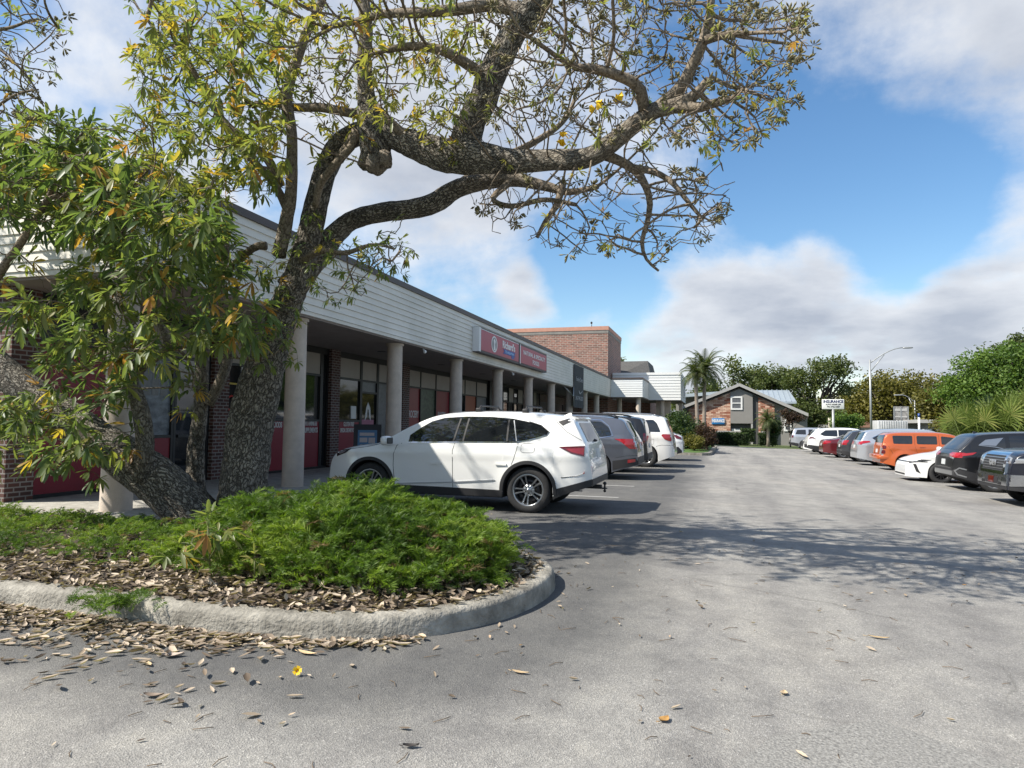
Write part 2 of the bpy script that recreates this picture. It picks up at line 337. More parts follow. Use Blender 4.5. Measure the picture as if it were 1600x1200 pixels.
class Car:
    def __init__(s, name, label, cat, loc, rz, paint, L, W, H, wb, ro, wr, top, belt, group=None, tum=0.22, clear=0.2, arch=None,
                 rear_r=0.5, front_r=0.75, rear_k=0.16, front_k=0.24, zb_rear=0.42, zb_front=0.30, crown=0.085, shoulder=0.018, tw=0.235, wheel='five', rim=None, wheels_y=None, flare=0.0, flat_bed=None, boxy=2.6, rim_r=None, lip=False):
        s.L, s.W, s.H = L, W, H; s.paint = paint; s.root = thing(name, label, cat, loc, rz, group); s.wr = wr; s.axles = (ro, ro + wb)
        ar = arch if arch else wr + 0.035; s.ar = ar; s.belt = belt
        zt = pchip([p[0] for p in top], [p[1] for p in top]); s.zt = zt
        tx = [p[0] for p in top]
        xs = set(np.linspace(0, L, 110)); xs |= set(L * (0.5 - 0.5 * np.cos(np.linspace(0, math.pi, 60)))); xs |= set(tx)
        xs |= set(np.linspace(0, .14, 14)); xs |= set(L - np.linspace(0, .14, 14))
        for a in s.axles: xs |= set(a + ar * np.cos(np.linspace(0, math.pi, 33)))
        xs = sorted(x for x in xs if 0 <= x <= L); o = [xs[0]]
        for x in xs[1:]:
            if x - o[-1] > 0.003: o.append(x)
        xs = o
        def zb(x):
            z = clear
            if x < s.axles[0] - ar: z = clear + (zb_rear - clear) * max(0, 1 - x / (s.axles[0] - ar)) ** 0.8
            if x > s.axles[1] + ar: z = clear + (zb_front - clear) * max(0, (x - s.axles[1] - ar) / (L - s.axles[1] - ar)) ** 1.2
            for a in s.axles:
                if abs(x - a) < ar: z = max(z, wr + math.sqrt(max(0, ar * ar - (x - a) ** 2)))
            return z
        def plan(x):
            q = 1.0
            if x < rear_r: q *= 1 - rear_k * (1 - x / rear_r) ** 2.4
            d = L - x
            if d < front_r: q *= 1 - front_k * (1 - d / front_r) ** 2.2
            return q
        def hw(x, z):
            zm = belt * 0.72
            if z < zm: p = 1 - 0.055 * ((zm - z) / zm) ** 2
            elif z < belt: p = 1 - 0.012 * ((z - zm) / (belt - zm)) ** 2
            else: p = 0.988 - shoulder * min(1, (z - belt) / 0.05) - tum * (z - belt) / max(H - belt, .01) * (0.75 + 0.25 * (z - belt) / max(H - belt, .01))
            p += 0.012 * math.exp(-((z - belt * .86) / .06) ** 2)
            f_ = 0
            if flare:
                for a in s.axles:
                    dd = math.hypot(x - a, z - wr)
                    f_ = max(f_, flare * math.exp(-((dd - ar) / .13) ** 2))
            return W / 2 * plan(x) * p + f_
        s.hw = hw
        NS, NT = 22, 12
        V = []; npr = 2 * (NS + NT) + 1
        for x in xs:
            b, t = zb(x), zt(x); t = max(t, b + 0.05); c = min(crown, (t - b) * 0.45)
            sec = []
            for i in range(NS + 1):
                u = i / NS; z = b + (t - c - b) * u; sec.append((hw(x, z), z))
            y0 = sec[-1][0]
            for i in range(1, NT + 1):
                a = math.pi / 2 * i / NT; e = 2 / boxy
                sec.append((y0 * math.cos(a) ** e if i < NT else 0.0, t - c + c * math.sin(a) ** e))
            full = [(y, z) for y, z in sec] + [(-y, z) for y, z in sec[-2::-1]]
            V += [(x, y, z) for y, z in full]
        n = len(xs); Fc = []; mi = []
        for i in range(n - 1):
            for j in range(npr - 1):
                Fc.append((i * npr + j, (i + 1) * npr + j, (i + 1) * npr + j + 1, i * npr + j + 1)); mi.append(2 if lip and j in (0, npr - 2) else 0)
            Fc.append((i * npr + npr - 1, (i + 1) * npr + npr - 1, (i + 1) * npr, i * npr)); mi.append(1)
        s.bvh = BVHTree.FromPolygons([Vector(v) for v in V], [list(f) for f in Fc] + [list(range(npr))] + [list(range((n - 1) * npr, n * npr))[::-1]])
        mb = MB(); mb.v = V; mb.f = [list(f)[::-1] for f in Fc]; mb.mi = mi; mb.sm = [k != 1 for k in mi]
        capA, capB = list(V[:npr]), list(V[-npr:]); mb.add(capA, [list(range(npr))[::-1]], 0, False); mb.add(capB, [list(range(npr))], 0, False)
        s.body = mb.build('body', [paint, M['under'], M['plastic']], s.root, world=False)
        try: s.body.data.set_sharp_from_angle(angle=R(50))
        except Exception: pass
        # wheels
        wy = wheels_y if wheels_y else W / 2 - 0.02
        rr = rim_r or wr * 0.66
        s.make_wheels(wr, rr, tw, wy, wheel, rim or M['alloy'])
    def make_wheels(s, wr, rr, tw, wy, kind, rim_m):
        ty = MB(); h = tw
        ty.lathe([(rr, 0.0), (rr + .012, .012), (wr - .05, .006), (wr - .018, -.006), (wr, -.03), (wr + .001, -h / 2), (wr, -h + .03), (wr - .02, -h), (rr, -h)], n=40, axis=1)
        for g in (.3, .5, .7): ty.lathe([(wr + .0015, -h * g - .006), (wr + .0025, -h * g), (wr + .0015, -h * g + .006)], n=40, axis=1, mi=1)
        rb = MB(); rb.lathe([(rr + .004, .004), (rr - .012, .008), (rr - .022, -.004), (rr - .03, -h * .8)], n=40, axis=1)
        rb.lathe([(.001, -.012), (.028, -.012), (.032, -.03)], n=16, axis=1)
        rb.lathe([(.001, -.028), (.085, -.03), (.1, -.05)], n=24, axis=1, mi=0)
        nsp, dbl = (5, True) if kind == 'five' else ((6, True) if kind == 'six' else (10, False))
        for i in range(nsp):
            for off in ((-.5, .5) if dbl else (0,)):
                a = 2 * math.pi * i / nsp + .3
                wd = (0.030 if dbl else 0.028); sp = .062 if dbl else 0
                d = Vector((math.cos(a), 0, math.sin(a))); t = Vector((-math.sin(a), 0, math.cos(a)))
                pts = []
                for (r_, o_, wq, y_) in ((.045, .6, 1.0, -.025), (rr * .55, .95, .8, -.016), (rr - .012, 1.5, 1.25, -.004)):
                    c = d * r_ + t * (off * sp * o_)
                    for (tt, yy) in ((-wq, y_ - .012), (-wq * .55, y_), (wq * .55, y_), (wq, y_ - .012)):
                        q = c + t * (tt * wd / 2); pts.append((q.x, yy, q.z))
                fs = [(k * 4 + j, k * 4 + j + 1, k * 4 + 5 + j, k * 4 + 4 + j) for k in range(2) for j in range(3)]
                rb.add(pts, fs, 0, False)
        rb.lathe([(.0, -.1), (rr - .03, -.1)], n=32, axis=1, mi=1)
        rb.lathe([(.14, -.06), (rr * .72, -.06), (rr * .72, -.08)], n=32, axis=1, mi=2)
        for i in range(5):
            a = 2 * math.pi * i / 5; rb.lathe([(.001, -.018), (.009, -.018), (.010, -.04)], c=(.055 * math.cos(a), 0, .055 * math.sin(a)), n=8, axis=1, mi=2)
        first = None
        for x in s.axles:
            for sd in (1, -1):
                e = bpy.data.objects.new('wheel', None); COL.objects.link(e); e.parent = s.root; e.location = (x, sd * wy, s.wr); e.rotation_euler = (0, random.uniform(0, 1.2), 0 if sd > 0 else math.pi); e.empty_display_size = .1
                if first is None:
                    a = ty.build('tyre', [M['tyre'], M['under']], e, world=False); b = rb.build('rim', [rim_m, M['under'], M['dark_alloy']], e, world=False); first = (a, b)
                else:
                    for q in first: c = q.copy(); COL.objects.link(c); c.parent = e
    def patch(s, name, poly, mt, axis='yl', eps=0.004, step=0.05, thick=0.015, parent=None, label=None, smooth=True):
        """a panel that follows the body: poly in (x,z) for the sides, (y,z) for rear and front, (x,y) for the top"""
        if axis in ('both',):
            s.patch(name, poly, mt, 'yl', eps, step, thick, parent, label); return s.patch(name, poly, mt, 'yr', eps, step, thick, parent, label)
        bm = bmesh.new()
        vs = [bm.verts.new((p[0], p[1], 0)) for p in poly]
        try: f = bm.faces.new(vs)
        except ValueError: bm.free(); return None
        bmesh.ops.triangulate(bm, faces=[f])
        xs = [p[0] for p in poly]; ys = [p[1] for p in poly]
        for lo, hi, nrm in ((min(xs), max(xs), Vector((1, 0, 0))), (min(ys), max(ys), Vector((0, 1, 0)))):
            k = int((hi - lo) / step)
            for i in range(1, k + 1):
                c = nrm * (lo + (hi - lo) * i / (k + 1))
                bmesh.ops.bisect_plane(bm, geom=list(bm.verts) + list(bm.edges) + list(bm.faces), plane_co=c, plane_no=nrm, dist=1e-5)
        bmesh.ops.dissolve_limit
        rep = {'yl': (lambda a, b: (Vector((a, 3, b)), Vector((0, -1, 0)))), 'yr': (lambda a, b: (Vector((a, -3, b)), Vector((0, 1, 0)))),
               'rear': (lambda a, b: (Vector((-2, a, b)), Vector((1, 0, 0)))), 'front': (lambda a, b: (Vector((s.L + 2, a, b)), Vector((-1, 0, 0)))),
               'top': (lambda a, b: (Vector((a, b, 5)), Vector((0, 0, -1))))}[axis]
        dd = None
        for v in bm.verts:
            o, d = rep(v.co.x, v.co.y); hit = s.bvh.ray_cast(o, d)
            k_ = 0
            while hit[0] is None and axis in ('yl', 'yr') and k_ < 40:      # past the end of the body: slide in to its edge
                k_ += 1; o.x += .012 if v.co.x < s.L / 2 else -.012; hit = s.bvh.ray_cast(o, d)
            while axis in ('rear', 'front') and (hit[0] is None or (hit[0] - o).length > 2 + s.L * .4) and k_ < 40:
                k_ += 1; o.y *= .965; hit = s.bvh.ray_cast(o, d)
            if hit[0] is None or (hit[0] - o).length > 3 + (s.L if axis in ('rear', 'front') else 0) * .6:
                q = s.bvh.find_nearest(o + d * (3 if axis in ('yl', 'yr') else 2)); hit = (q[0], q[1])
            v.co = hit[0] - d * eps; dd = d
        bm.normal_update()
        if sum(((f.normal.dot(dd)) for f in bm.faces)) > 0: bmesh.ops.reverse_faces(bm, faces=list(bm.faces))
        be = [e for e in bm.edges if e.is_boundary]
        r = bmesh.ops.extrude_edge_only(bm, edges=be)
        ev = [g for g in r['geom'] if isinstance(g, bmesh.types.BMVert)]
        for v in ev: v.co += dd * (thick + eps)
        bmesh.ops.recalc_face_normals(bm, faces=list(bm.faces))
        if sum((f.normal.dot(dd)) * f.calc_area() for f in bm.faces if abs(f.normal.dot(dd)) > .3) > 0: bmesh.ops.reverse_faces(bm, faces=list(bm.faces))
        me = bpy.data.meshes.new(name)
        for f in bm.faces: f.smooth = True
        bm.to_mesh(me); bm.free(); me.materials.append(mt)
        try: me.set_sharp_from_angle(angle=R(40))
        except Exception: pass
        o = bpy.data.objects.new(name, me); COL.objects.link(o); o.parent = parent or s.root
        if label: o['label'] = label
        return o
    def line(s, name, pts, axis='yl', wd=0.009, eps=0.0015, mt=None):
        if axis == 'both': s.line(name, pts, 'yl', wd, eps, mt); axis = 'yr'
        return s.patch(name, stroke(pts, wd), mt or M['seam'], axis, eps, 0.08, 0.004)
    def ring(s, axle, r0, r1, mt, a0=-14, a1=194, name='arch_trim', eps=0.014, axis='both'):
        x, z = s.axles[axle], s.wr
        o = [(x + r1 * math.cos(R(a)), z + r1 * math.sin(R(a))) for a in np.linspace(a0, a1, 30)]
        i = [(x + r0 * math.cos(R(a)), z + r0 * math.sin(R(a))) for a in np.linspace(a1, a0, 30)]
        return s.patch(name, o + i, mt, axis, eps, 0.03, 0.03)
    def mirror(s, x, z, mt, sides=(1,)):
        for sd in sides:
            y = s.hw(x, z - .08)
            mb = MB(); mb.ball((x - .03, sd * (y + .15), z), (.075, .125, .085), 8, 0, 3.2); mb.tube([(x + .03, sd * (y - .03), z - .07), (x, sd * (y + .08), z - .05)], [.03, .025], 6, 1)
            o = mb.build('mirror', [mt, M['plastic']], s.root, world=False)
            g = MB(); g.prism(rounded([(sd * (y + .05), z - .055), (sd * (y + .255), z - .055), (sd * (y + .255), z + .055), (sd * (y + .05), z + .055)], .03), 0, x - .112, x - .100); q = g.build('mirror_glass', M['glass'], o, world=False)
    def handle(s, x, z, mt=None, axis='both', ln=.2):
        p = rounded([(x - ln / 2, z - .018), (x + ln / 2, z - .014), (x + ln / 2, z + .016), (x - ln / 2, z + .02)], .016)
        s.patch('door_handle', p, mt or s.paint, axis, 0.022, 0.05, 0.02)
    def rear_plate(s, z, y=0.0, txt=True):
        s.patch('licence_plate', [(y - .15, z - .075), (y + .15, z - .075), (y + .15, z + .075), (y - .15, z + .075)], M['plate'], 'rear', .012, .15)
    def box(s, name, a, b, mt, r=0.015, sides=(0,)):
        for sd in sides:
            mb = MB()
            if sd < 0: mb.bbox((a[0], -b[1], a[2]), (b[0], -a[1], b[2]), r)
            else: mb.bbox(a, b, r)
            mb.build(name, mt, s.root, world=False)
    def fin(s, x, mt):
        z = s.zt(x); mb = MB(); mb.add([(x, -.03, z - .01), (x, .03, z - .01), (x + .19, .012, z - .012), (x + .19, -.012, z - .012), (x + .01, -.006, z + .048), (x + .01, .006, z + .048), (x + .04, .006, z + .052), (x + .04, -.006, z + .052)],
               [(0, 3, 7, 4), (1, 5, 6, 2), (0, 4, 5, 1), (4, 7, 6, 5), (3, 2, 6, 7)]); mb.build('antenna', mt, s.root, world=False)
    def dlo(s, x0, x1, zb0, zb1, drop=.13, n=14, slant0=0.0, slant1=0.0):
        """glass outline between two pillars that follows the roof line"""
        top = []
        for i in range(n + 1):
            x = x0 + slant0 + (x1 + slant1 - x0 - slant0) * i / n; top.append((x, s.zt(x) - drop))
        return [(x0, zb0), (x1, zb1)] + top[::-1]

def rot_left(X): return (math.pi)
PI = math.pi
# --- white SUV beside the planter, nose to the walkway (its left side faces the camera)
def white_suv():
    XR, YC = -1.93, 11.87
    c = Car('parked_suv', 'white SUV parked nose-in right behind the planter, roof bar feet and tow ball', 'car', (XR, YC, gz(-3, 12)), PI, M['white_paint'], 4.89, 1.97, 1.70, 2.90, 1.04, 0.38,
            [(0, .70), (.012, .80), (.04, .98), (.08, 1.13), (.16, 1.30), (.25, 1.46), (.32, 1.575), (.40, 1.605), (.68, 1.645), (1.27, 1.69), (1.87, 1.70), (2.37, 1.685), (2.77, 1.63), (3.17, 1.48), (3.62, 1.245), (3.87, 1.125), (4.17, 1.085), (4.47, 1.03), (4.67, .965), (4.80, .86), (4.855, .74), (4.89, .58)],
            1.10, tum=.24, arch=.425, zb_rear=.47, clear=.24, flare=.02, rim_r=.262, wheel='five', boxy=2.8, lip=True)
    Y0 = YC - 0.93
    def P(px, py): q = atY(px, py, Y0); return (XR - q[0], q[2])
    def z5(l): return [P(600 + a / 6.154, 560 + b / 6.154) for a, b in l]
    surround = z5([(240, 797), (247, 733), (350, 655), (440, 600), (560, 566), (770, 553), (1000, 556), (1220, 574), (1350, 600), (1490, 640), (1575, 702), (1560, 730), (1430, 768), (1280, 799)])
    c.patch('window_surround', surround, M['glass'], 'both', .004, .05)
    c.patch('door_window', rounded(z5([(250, 788), (257, 738), (352, 664), (442, 610), (562, 577), (712, 571), (668, 788)]), .03), M['glass'], 'both', .008, .05, label=None)
    c.patch('door_window', rounded(z5([(802, 570), (1000, 567), (1178, 586), (1180, 788), (776, 788)]), .03), M['glass'], 'both', .008, .05)
    c.patch('quarter_window', rounded(z5([(1240, 592), (1350, 612), (1482, 652), (1555, 706), (1535, 726), (1430, 757), (1286, 786)]), .03), M['glass'], 'both', .008, .05)
    c.patch('window_trim', stroke(z5([(240, 800), (700, 800), (1280, 800), (1430, 772), (1560, 734), (1582, 704), (1500, 640), (1380, 602)]), .014), M['chrome'], 'both', .012, .06)
    for q in ([(672, 788), (716, 571)], [(762, 790), (795, 571)], [(1183, 790), (1184, 584)], [(1276, 790), (1232, 590)]): c.patch('window_pillar', stroke(z5(q), .03 if q[0][0] not in (1276,) else .016), M['plastic'] if q[0][0] != 1276 else M['silver_paint'], 'both', .0115, .05)
    def z1(l): return [P(500 + a / 5.333, 620 + b / 5.333) for a, b in l]
    def z2(l): return [(max(q[0], .11), q[1]) for q in (P(780 + a / 5.333, 620 + b / 5.333) for a, b in l)]
    c.patch('headlight', z1([(132, 442), (272, 427), (225, 462), (130, 492)]), M['dark_light'], 'both', .008, .03)
    c.patch('headlight_lens', z1([(160, 452), (235, 438), (205, 458), (160, 475)]), M['clear_light'], 'both', .012, .03)
    c.patch('tail_light', z2([(500, 412), (815, 408), (808, 425), (790, 442), (715, 496), (600, 465)]), M['dark_red_light'], 'both', .008, .03)
    c.patch('tail_light_inner', z2([(560, 428), (770, 424), (700, 480), (610, 456)]), M['red_light'], 'both', .010, .03)  # brighter red inner piece of the tail lens, no emission
    c.patch('side_reflector', z2([(695, 640), (770, 622), (765, 632), (740, 640)]), M['red_light'], 'both', .006, .03)
    c.patch('side_trim', z1([(650, 712), (1110, 700), (1455, 683), (1468, 688), (1440, 695), (1110, 710), (665, 719)]), M['silver_paint'], 'both', .012, .06)
    c.line('bumper_trim', z2([(520, 668), (650, 655), (790, 635), (860, 618)]), 'both', .012, .005, M['chrome'])
    # shut lines
    c.line('door_gap', z1([(690, 382), (650, 400), (625, 470), (622, 560), (630, 660), (637, 760)]), 'both')
    c.line('door_gap', z1([(1195, 170), (1170, 250), (1130, 380), (1113, 440), (1113, 700), (1115, 800)]), 'both')
    c.line('door_gap', z2([(105, 180), (150, 350), (160, 390), (150, 440), (130, 510), (110, 560)]), 'both')
    c.line('hatch_gap', z2([(460, 170), (470, 210), (560, 290), (680, 360), (800, 385), (850, 400)]), 'both', .007)
    c.line('bonnet_gap', z1([(140, 432), (300, 424), (400, 410), (490, 392), (545, 372), (570, 350)]), 'both')
    c.line('fuel_door', z2([(200, 385), (290, 388), (303, 400), (298, 450), (285, 462), (200, 460), (187, 448), (188, 400), (200, 385)]), 'yl', .006)
    c.line('body_crease', z2([(560, 480), (500, 540), (440, 575), (400, 600)]), 'both', .006, .001, M['white_paint'])
    # lower cladding
    for a in (0, 1): c.ring(a, .430, .487, M['plastic'], -8 if a else -14, 188 if a == 0 else 186)
    c.patch('sill', [(c.axles[0] + .46, .255), (c.axles[1] - .46, .255), (c.axles[1] - .46, .395), (c.axles[0] + .46, .365)], M['plastic'], 'both', .012, .1)
    c.patch('bumper_cladding', [(.0, .48), (c.axles[0] - .44, .26), (c.axles[0] - .44, .41), (.0, .585)], M['plastic'], 'both', .010, .05)
    c.patch('bumper_cladding', [(-.8, .475), (.8, .475), (.8, .58), (-.8, .58)], M['plastic'], 'rear', .010, .08)
    c.patch('bumper_cladding', [(c.axles[1] + .43, .26), (c.L - .02, .31), (c.L - .02, .44), (c.axles[1] + .47, .37)], M['plastic'], 'both', .008, .05)
    # rear face
    c.patch('rear_window', rounded([(-.62, 1.19), (.62, 1.19), (.56, 1.47), (.50, 1.50), (-.50, 1.50), (-.56, 1.47)], .05), M['glass'], 'rear', .008, .05)
    c.rear_plate(.98)
    c.patch('windscreen', rounded([(-.66, 1.18), (.66, 1.18), (.52, 1.58), (-.52, 1.58)], .05), M['glass'], 'front', .006, .06)
    c.patch('grille', rounded([(-.42, .62), (.42, .62), (.46, .92), (-.46, .92)], .05), M['plastic'], 'front', .01, .08)
    # rear wiper, spoiler side fillets
    mb = MB(); mb.tube([(.115, .0, 1.20), (.11, -.06, 1.215), (.17, -.35, 1.235)], [.014, .012, .006], 6); mb.ball((.10, 0, 1.195), (.05, .05, .025), 6); mb.build('rear_wiper', M['plastic'], c.root, world=False)
    c.patch('spoiler_fillet', z2([(478, 203), (560, 176), (655, 168), (545, 222), (520, 236)]), M['plastic'], 'both', .006, .04)
    mb = MB(); mb.prism([(.27, 1.558), (.52, 1.60), (.52, 1.628), (.32, 1.603), (.262, 1.575)], 1, -.60, .60); mb.build('spoiler', M['white_paint'], c.root, world=False)
    c.fin(.50, M['white_paint'])
    c.mirror(3.59, 1.155, M['white_paint'], (1, -1))
    c.handle(P(500 + 1040 / 5.333, 0)[0], P(0, 620 + 440 / 5.333)[1]); c.handle(P(780 + 68 / 5.333, 0)[0], P(0, 620 + 436 / 5.333)[1])
    # roof bars
    for x, nm in ((P(748, 0)[0], 0), (P(820, 0)[0], 1)):
        z = c.zt(x)
        for sd in (1, -1):
            mb = MB(); mb.bbox((x - .055, sd * .60 - .05, z - .045), (x + .055, sd * .60 + .05, z + .045), .02); mb.build('roof_bar_foot', M['plastic'], c.root, world=False)
        mb = MB(); mb.tube([(x, -.58, z + .035), (x, -.5, z + .085), (x, .5, z + .085), (x, .58, z + .035)], .014, 6); mb.build('roof_bar', M['plastic'], c.root, world=False)
    # exhaust and tow ball
    mb = MB(); mb.tube([(.42, .62, .40), (.20, .62, .40)], .042, 10); mb.build('exhaust_tip', M['chrome'], c.root, world=False)
    mb = MB(); mb.bbox((-.03, -.04, .36), (.25, .04, .43), .01); mb.bbox((-.12, -.05, .36), (.0, .05, .38), .005); mb.tube([(-.08, 0, .37), (-.08, 0, .43)], .016, 8); mb.ball((-.08, 0, .455), .032, 8); mb.ball((-.08, 0, .325), .025, 8); mb.tube([(-.08, 0, .37), (-.08, 0, .33)], .014, 8)
    mb.build('tow_hitch', M['plastic'], c.root, world=False)
    return c
white_suv()

def suv(name, label, loc, rz, paint, L, W, H, wb, ro, wr, top, belt, wins, tail=None, rearwin=None, plate=None, head=None, cat='car', clad=False, handles=(), seams=(), rails=False, lowb=None, mirror=True, trim=None, sideaxis='both', wscreen=None, fin=True, hz=None, **kw):
    c = Car(name, label, cat, loc, rz, paint, L, W, H, wb, ro, wr, top, belt, lip=clad, **kw)
    for wn in wins: c.patch('side_window', rounded(wn, .05), M['glass'], sideaxis, .005, .07)
    if tail:
        for poly, ax, mt in tail:
            c.patch('tail_light', poly, mt, ax, .010, .04)
    if rearwin: c.patch('rear_window', rounded(rearwin, .06), M['glass'], 'rear', .006, .06)
    if wscreen: c.patch('windscreen', rounded(wscreen, .06), M['glass'], 'front', .006, .06)
    if plate: c.rear_plate(plate)
    if head:
        for poly, ax, mt in head: c.patch('headlight', poly, mt, ax, .010, .04)
    if clad:
        for a in (0, 1): c.ring(a, c.ar + .006, c.ar + .06, M['plastic'])
        c.patch('sill', [(c.axles[0] + c.ar + .03, .22), (c.axles[1] - c.ar - .03, .22), (c.axles[1] - c.ar - .03, .36), (c.axles[0] + c.ar + .03, .36)], M['plastic'], 'both', .012, .1)
    if lowb:
        c.patch('bumper_cladding', [(-W / 2 * .8, lowb[0]), (W / 2 * .8, lowb[0]), (W / 2 * .8, lowb[1]), (-W / 2 * .8, lowb[1])], lowb[2], 'rear', .008, .1)
        c.patch('bumper_cladding', [(.0, lowb[0]), (c.axles[0] - c.ar - .03, max(.24, lowb[0] - .15)), (c.axles[0] - c.ar - .03, lowb[1] - .1), (.0, lowb[1])], lowb[2], 'both', .008, .06)
    for x, z in handles: c.handle(x, z)
    for sm in seams: c.line('door_gap', sm, 'both')
    if rails:
        for sd in (1, -1):
            x0, x1 = .55, L * .58; y = sd * (W / 2 * (1 - kw.get('tum', .22)) - .11)
            mb = MB(); xs = np.linspace(x0, x1, 9); mb.tube([(x, y, c.zt(x) - (.02 if i in (0, 8) else -.035)) for i, x in enumerate(xs)], .02, 6); mb.build('roof_rail', M['plastic'] if rails is True else rails, c.root, world=False)
    if trim: c.line('window_trim', trim, 'both', .014, .01, M['chrome'])
    if mirror: c.mirror(L - 1.42, belt + .06, paint, (1, -1))
    if fin: c.fin(.75, paint)
    return c
def rwin(W, z0, z1, tum=.22): h = W / 2 - .16; return [(-h, z0), (h, z0), (h - tum * .45, z1), (-h + tum * .45, z1)]

# --- left row beyond the white SUV (all nose-in, left side towards the camera)
T = [(0, .62), (.02, .9), (.07, 1.08), (.26, 1.42), (.38, 1.62), (.48, 1.68), (.8, 1.73), (1.6, 1.78), (2.4, 1.79), (2.95, 1.72), (3.4, 1.5), (3.85, 1.22), (4.3, 1.15), (4.75, 1.02), (4.9, .85), (4.97, .6)]
c = suv('parked_suv', 'grey SUV with black roof rails parked beyond the white SUV with the tow ball', (-2.02, 19.55, gz(-3, 19)), PI, M['grey_paint'], 4.97, 1.99, 1.79, 2.82, 1.10, .37, T, 1.13,
    [[(.70, 1.20), (.95, 1.17), (1.55, 1.17), (1.55, 1.60), (1.0, 1.58), (.78, 1.42)], [(1.62, 1.17), (2.4, 1.15), (2.4, 1.62), (1.62, 1.62)], [(2.5, 1.15), (3.6, 1.15), (3.3, 1.42), (2.95, 1.58), (2.5, 1.62)]],
    tail=[([(.0, 1.12), (.62, 1.12), (.42, 1.03), (.22, .86), (.0, .84)], 'both', M['red_light']), ([(.55, .88), (.93, .92), (.93, 1.08), (.55, 1.02)], 'rear', M['clear_light']), ([(-.93, .92), (-.55, .88), (-.55, 1.02), (-.93, 1.08)], 'rear', M['clear_light'])],
    rearwin=rwin(1.95, 1.18, 1.55), plate=.9, rails=True, lowb=(.42, .62, M['plastic']), handles=((1.75, 1.02), (2.75, 1.0)), seams=([(1.58, 1.15), (1.52, .95), (1.6, .5)], [(2.45, 1.15), (2.45, .4)]),
    trim=[(1.6, 1.645), (1.0, 1.625), (.78, 1.46), (.66, 1.20), (.95, 1.145), (1.6, 1.145)], wscreen=[(-.7, 1.3), (.7, 1.3), (.56, 1.66), (-.56, 1.66)], zb_rear=.40, wheel='six', tum=.2)
c.patch('side_reflector', [(.06, .50), (.26, .47), (.26, .56), (.06, .58)], M['red_light'], 'both', .012, .05)
c.line('bumper_edge', [(.0, .68), (.3, .66), (.6, .6)], 'both', .01)
T2 = [(0, .6), (.03, .95), (.05, 1.2), (.16, 1.6), (.26, 1.74), (.8, 1.80), (1.8, 1.84), (2.5, 1.82), (2.95, 1.72), (3.6, 1.25), (4.4, 1.15), (4.75, 1.0), (4.85, .6)]
c = suv('parked_suv', 'black SUV almost hidden between the grey SUV and the large white SUV', (-2.05, 22.7, gz(-3, 22)), PI, M['black_paint'], 4.85, 1.95, 1.84, 2.85, 1.05, .40, T2, 1.18,
    [[(.3, 1.22), (1.0, 1.22), (1.0, 1.64), (.4, 1.62)], [(1.1, 1.22), (2.2, 1.2), (2.2, 1.66), (1.1, 1.66)], [(2.3, 1.2), (3.3, 1.2), (2.9, 1.6), (2.3, 1.66)]], tail=[([(.0, .95), (.14, .95), (.14, 1.25), (.0, 1.25)], 'both', M['dark_red_light'])],
    rearwin=rwin(1.9, 1.24, 1.6), plate=.85, rails=True, lowb=(.42, .62, M['plastic']), zb_rear=.42, clad=True, wscreen=[(-.7, 1.3), (.7, 1.3), (.56, 1.66), (-.56, 1.66)])
T3 = [(0, .66), (.03, .74), (.06, .98), (.10, 1.16), (.24, 1.55), (.36, 1.80), (.5, 1.85), (1, 1.90), (2.3, 1.93), (2.95, 1.87), (3.35, 1.6), (3.75, 1.32), (4.4, 1.24), (4.95, 1.12), (5.12, .9), (5.2, .6)]
c = suv('parked_suv', 'large white SUV with plain white bumper and red corner lights before the shrub bed', (-1.42, 26.1, gz(-3, 26)), PI, M['pearl_paint'], 5.2, 2.02, 1.93, 3.10, 1.02, .41, T3, 1.24,
    [[(.48, 1.28), (1.95, 1.28), (1.95, 1.70), (.75, 1.72), (.62, 1.6)], [(2.05, 1.28), (2.8, 1.26), (2.8, 1.72), (2.05, 1.72)], [(2.9, 1.26), (3.65, 1.26), (3.2, 1.62), (2.9, 1.7)]],
    tail=[(rounded([(.02, .97), (.16, .95), (.34, 1.02), (.46, 1.17), (.40, 1.21), (.06, 1.20)], .05), 'both', M['red_light'])], rearwin=rwin(2.0, 1.28, 1.72), plate=.95, rails=M['alloy'], handles=((2.25, 1.12), (3.0, 1.1)),
    seams=([(2.0, 1.26), (1.95, 1.0), (1.75, .75)], [(2.85, 1.26), (2.85, .35)]), zb_rear=.42, flare=.02, wscreen=[(-.75, 1.4), (.75, 1.4), (.6, 1.8), (-.6, 1.8)], tum=.17, wheel='ten')
c.line('fuel_door', [(.72, 1.02), (.9, 1.02), (.92, 1.0), (.92, .86), (.9, .84), (.74, .84), (.72, .86), (.72, 1.02)], 'yl', .006)
c.line('bumper_edge', [(.0, .80), (.45, .81), (.62, .77), (.70, .6)], 'both', .012)
T4 = [(0, .6), (.02, .9), (.06, 1.05), (.35, 1.2), (.9, 1.38), (1.6, 1.48), (2.1, 1.49), (2.6, 1.42), (3.4, 1.08), (4.0, .92), (4.35, .75), (4.45, .5)]
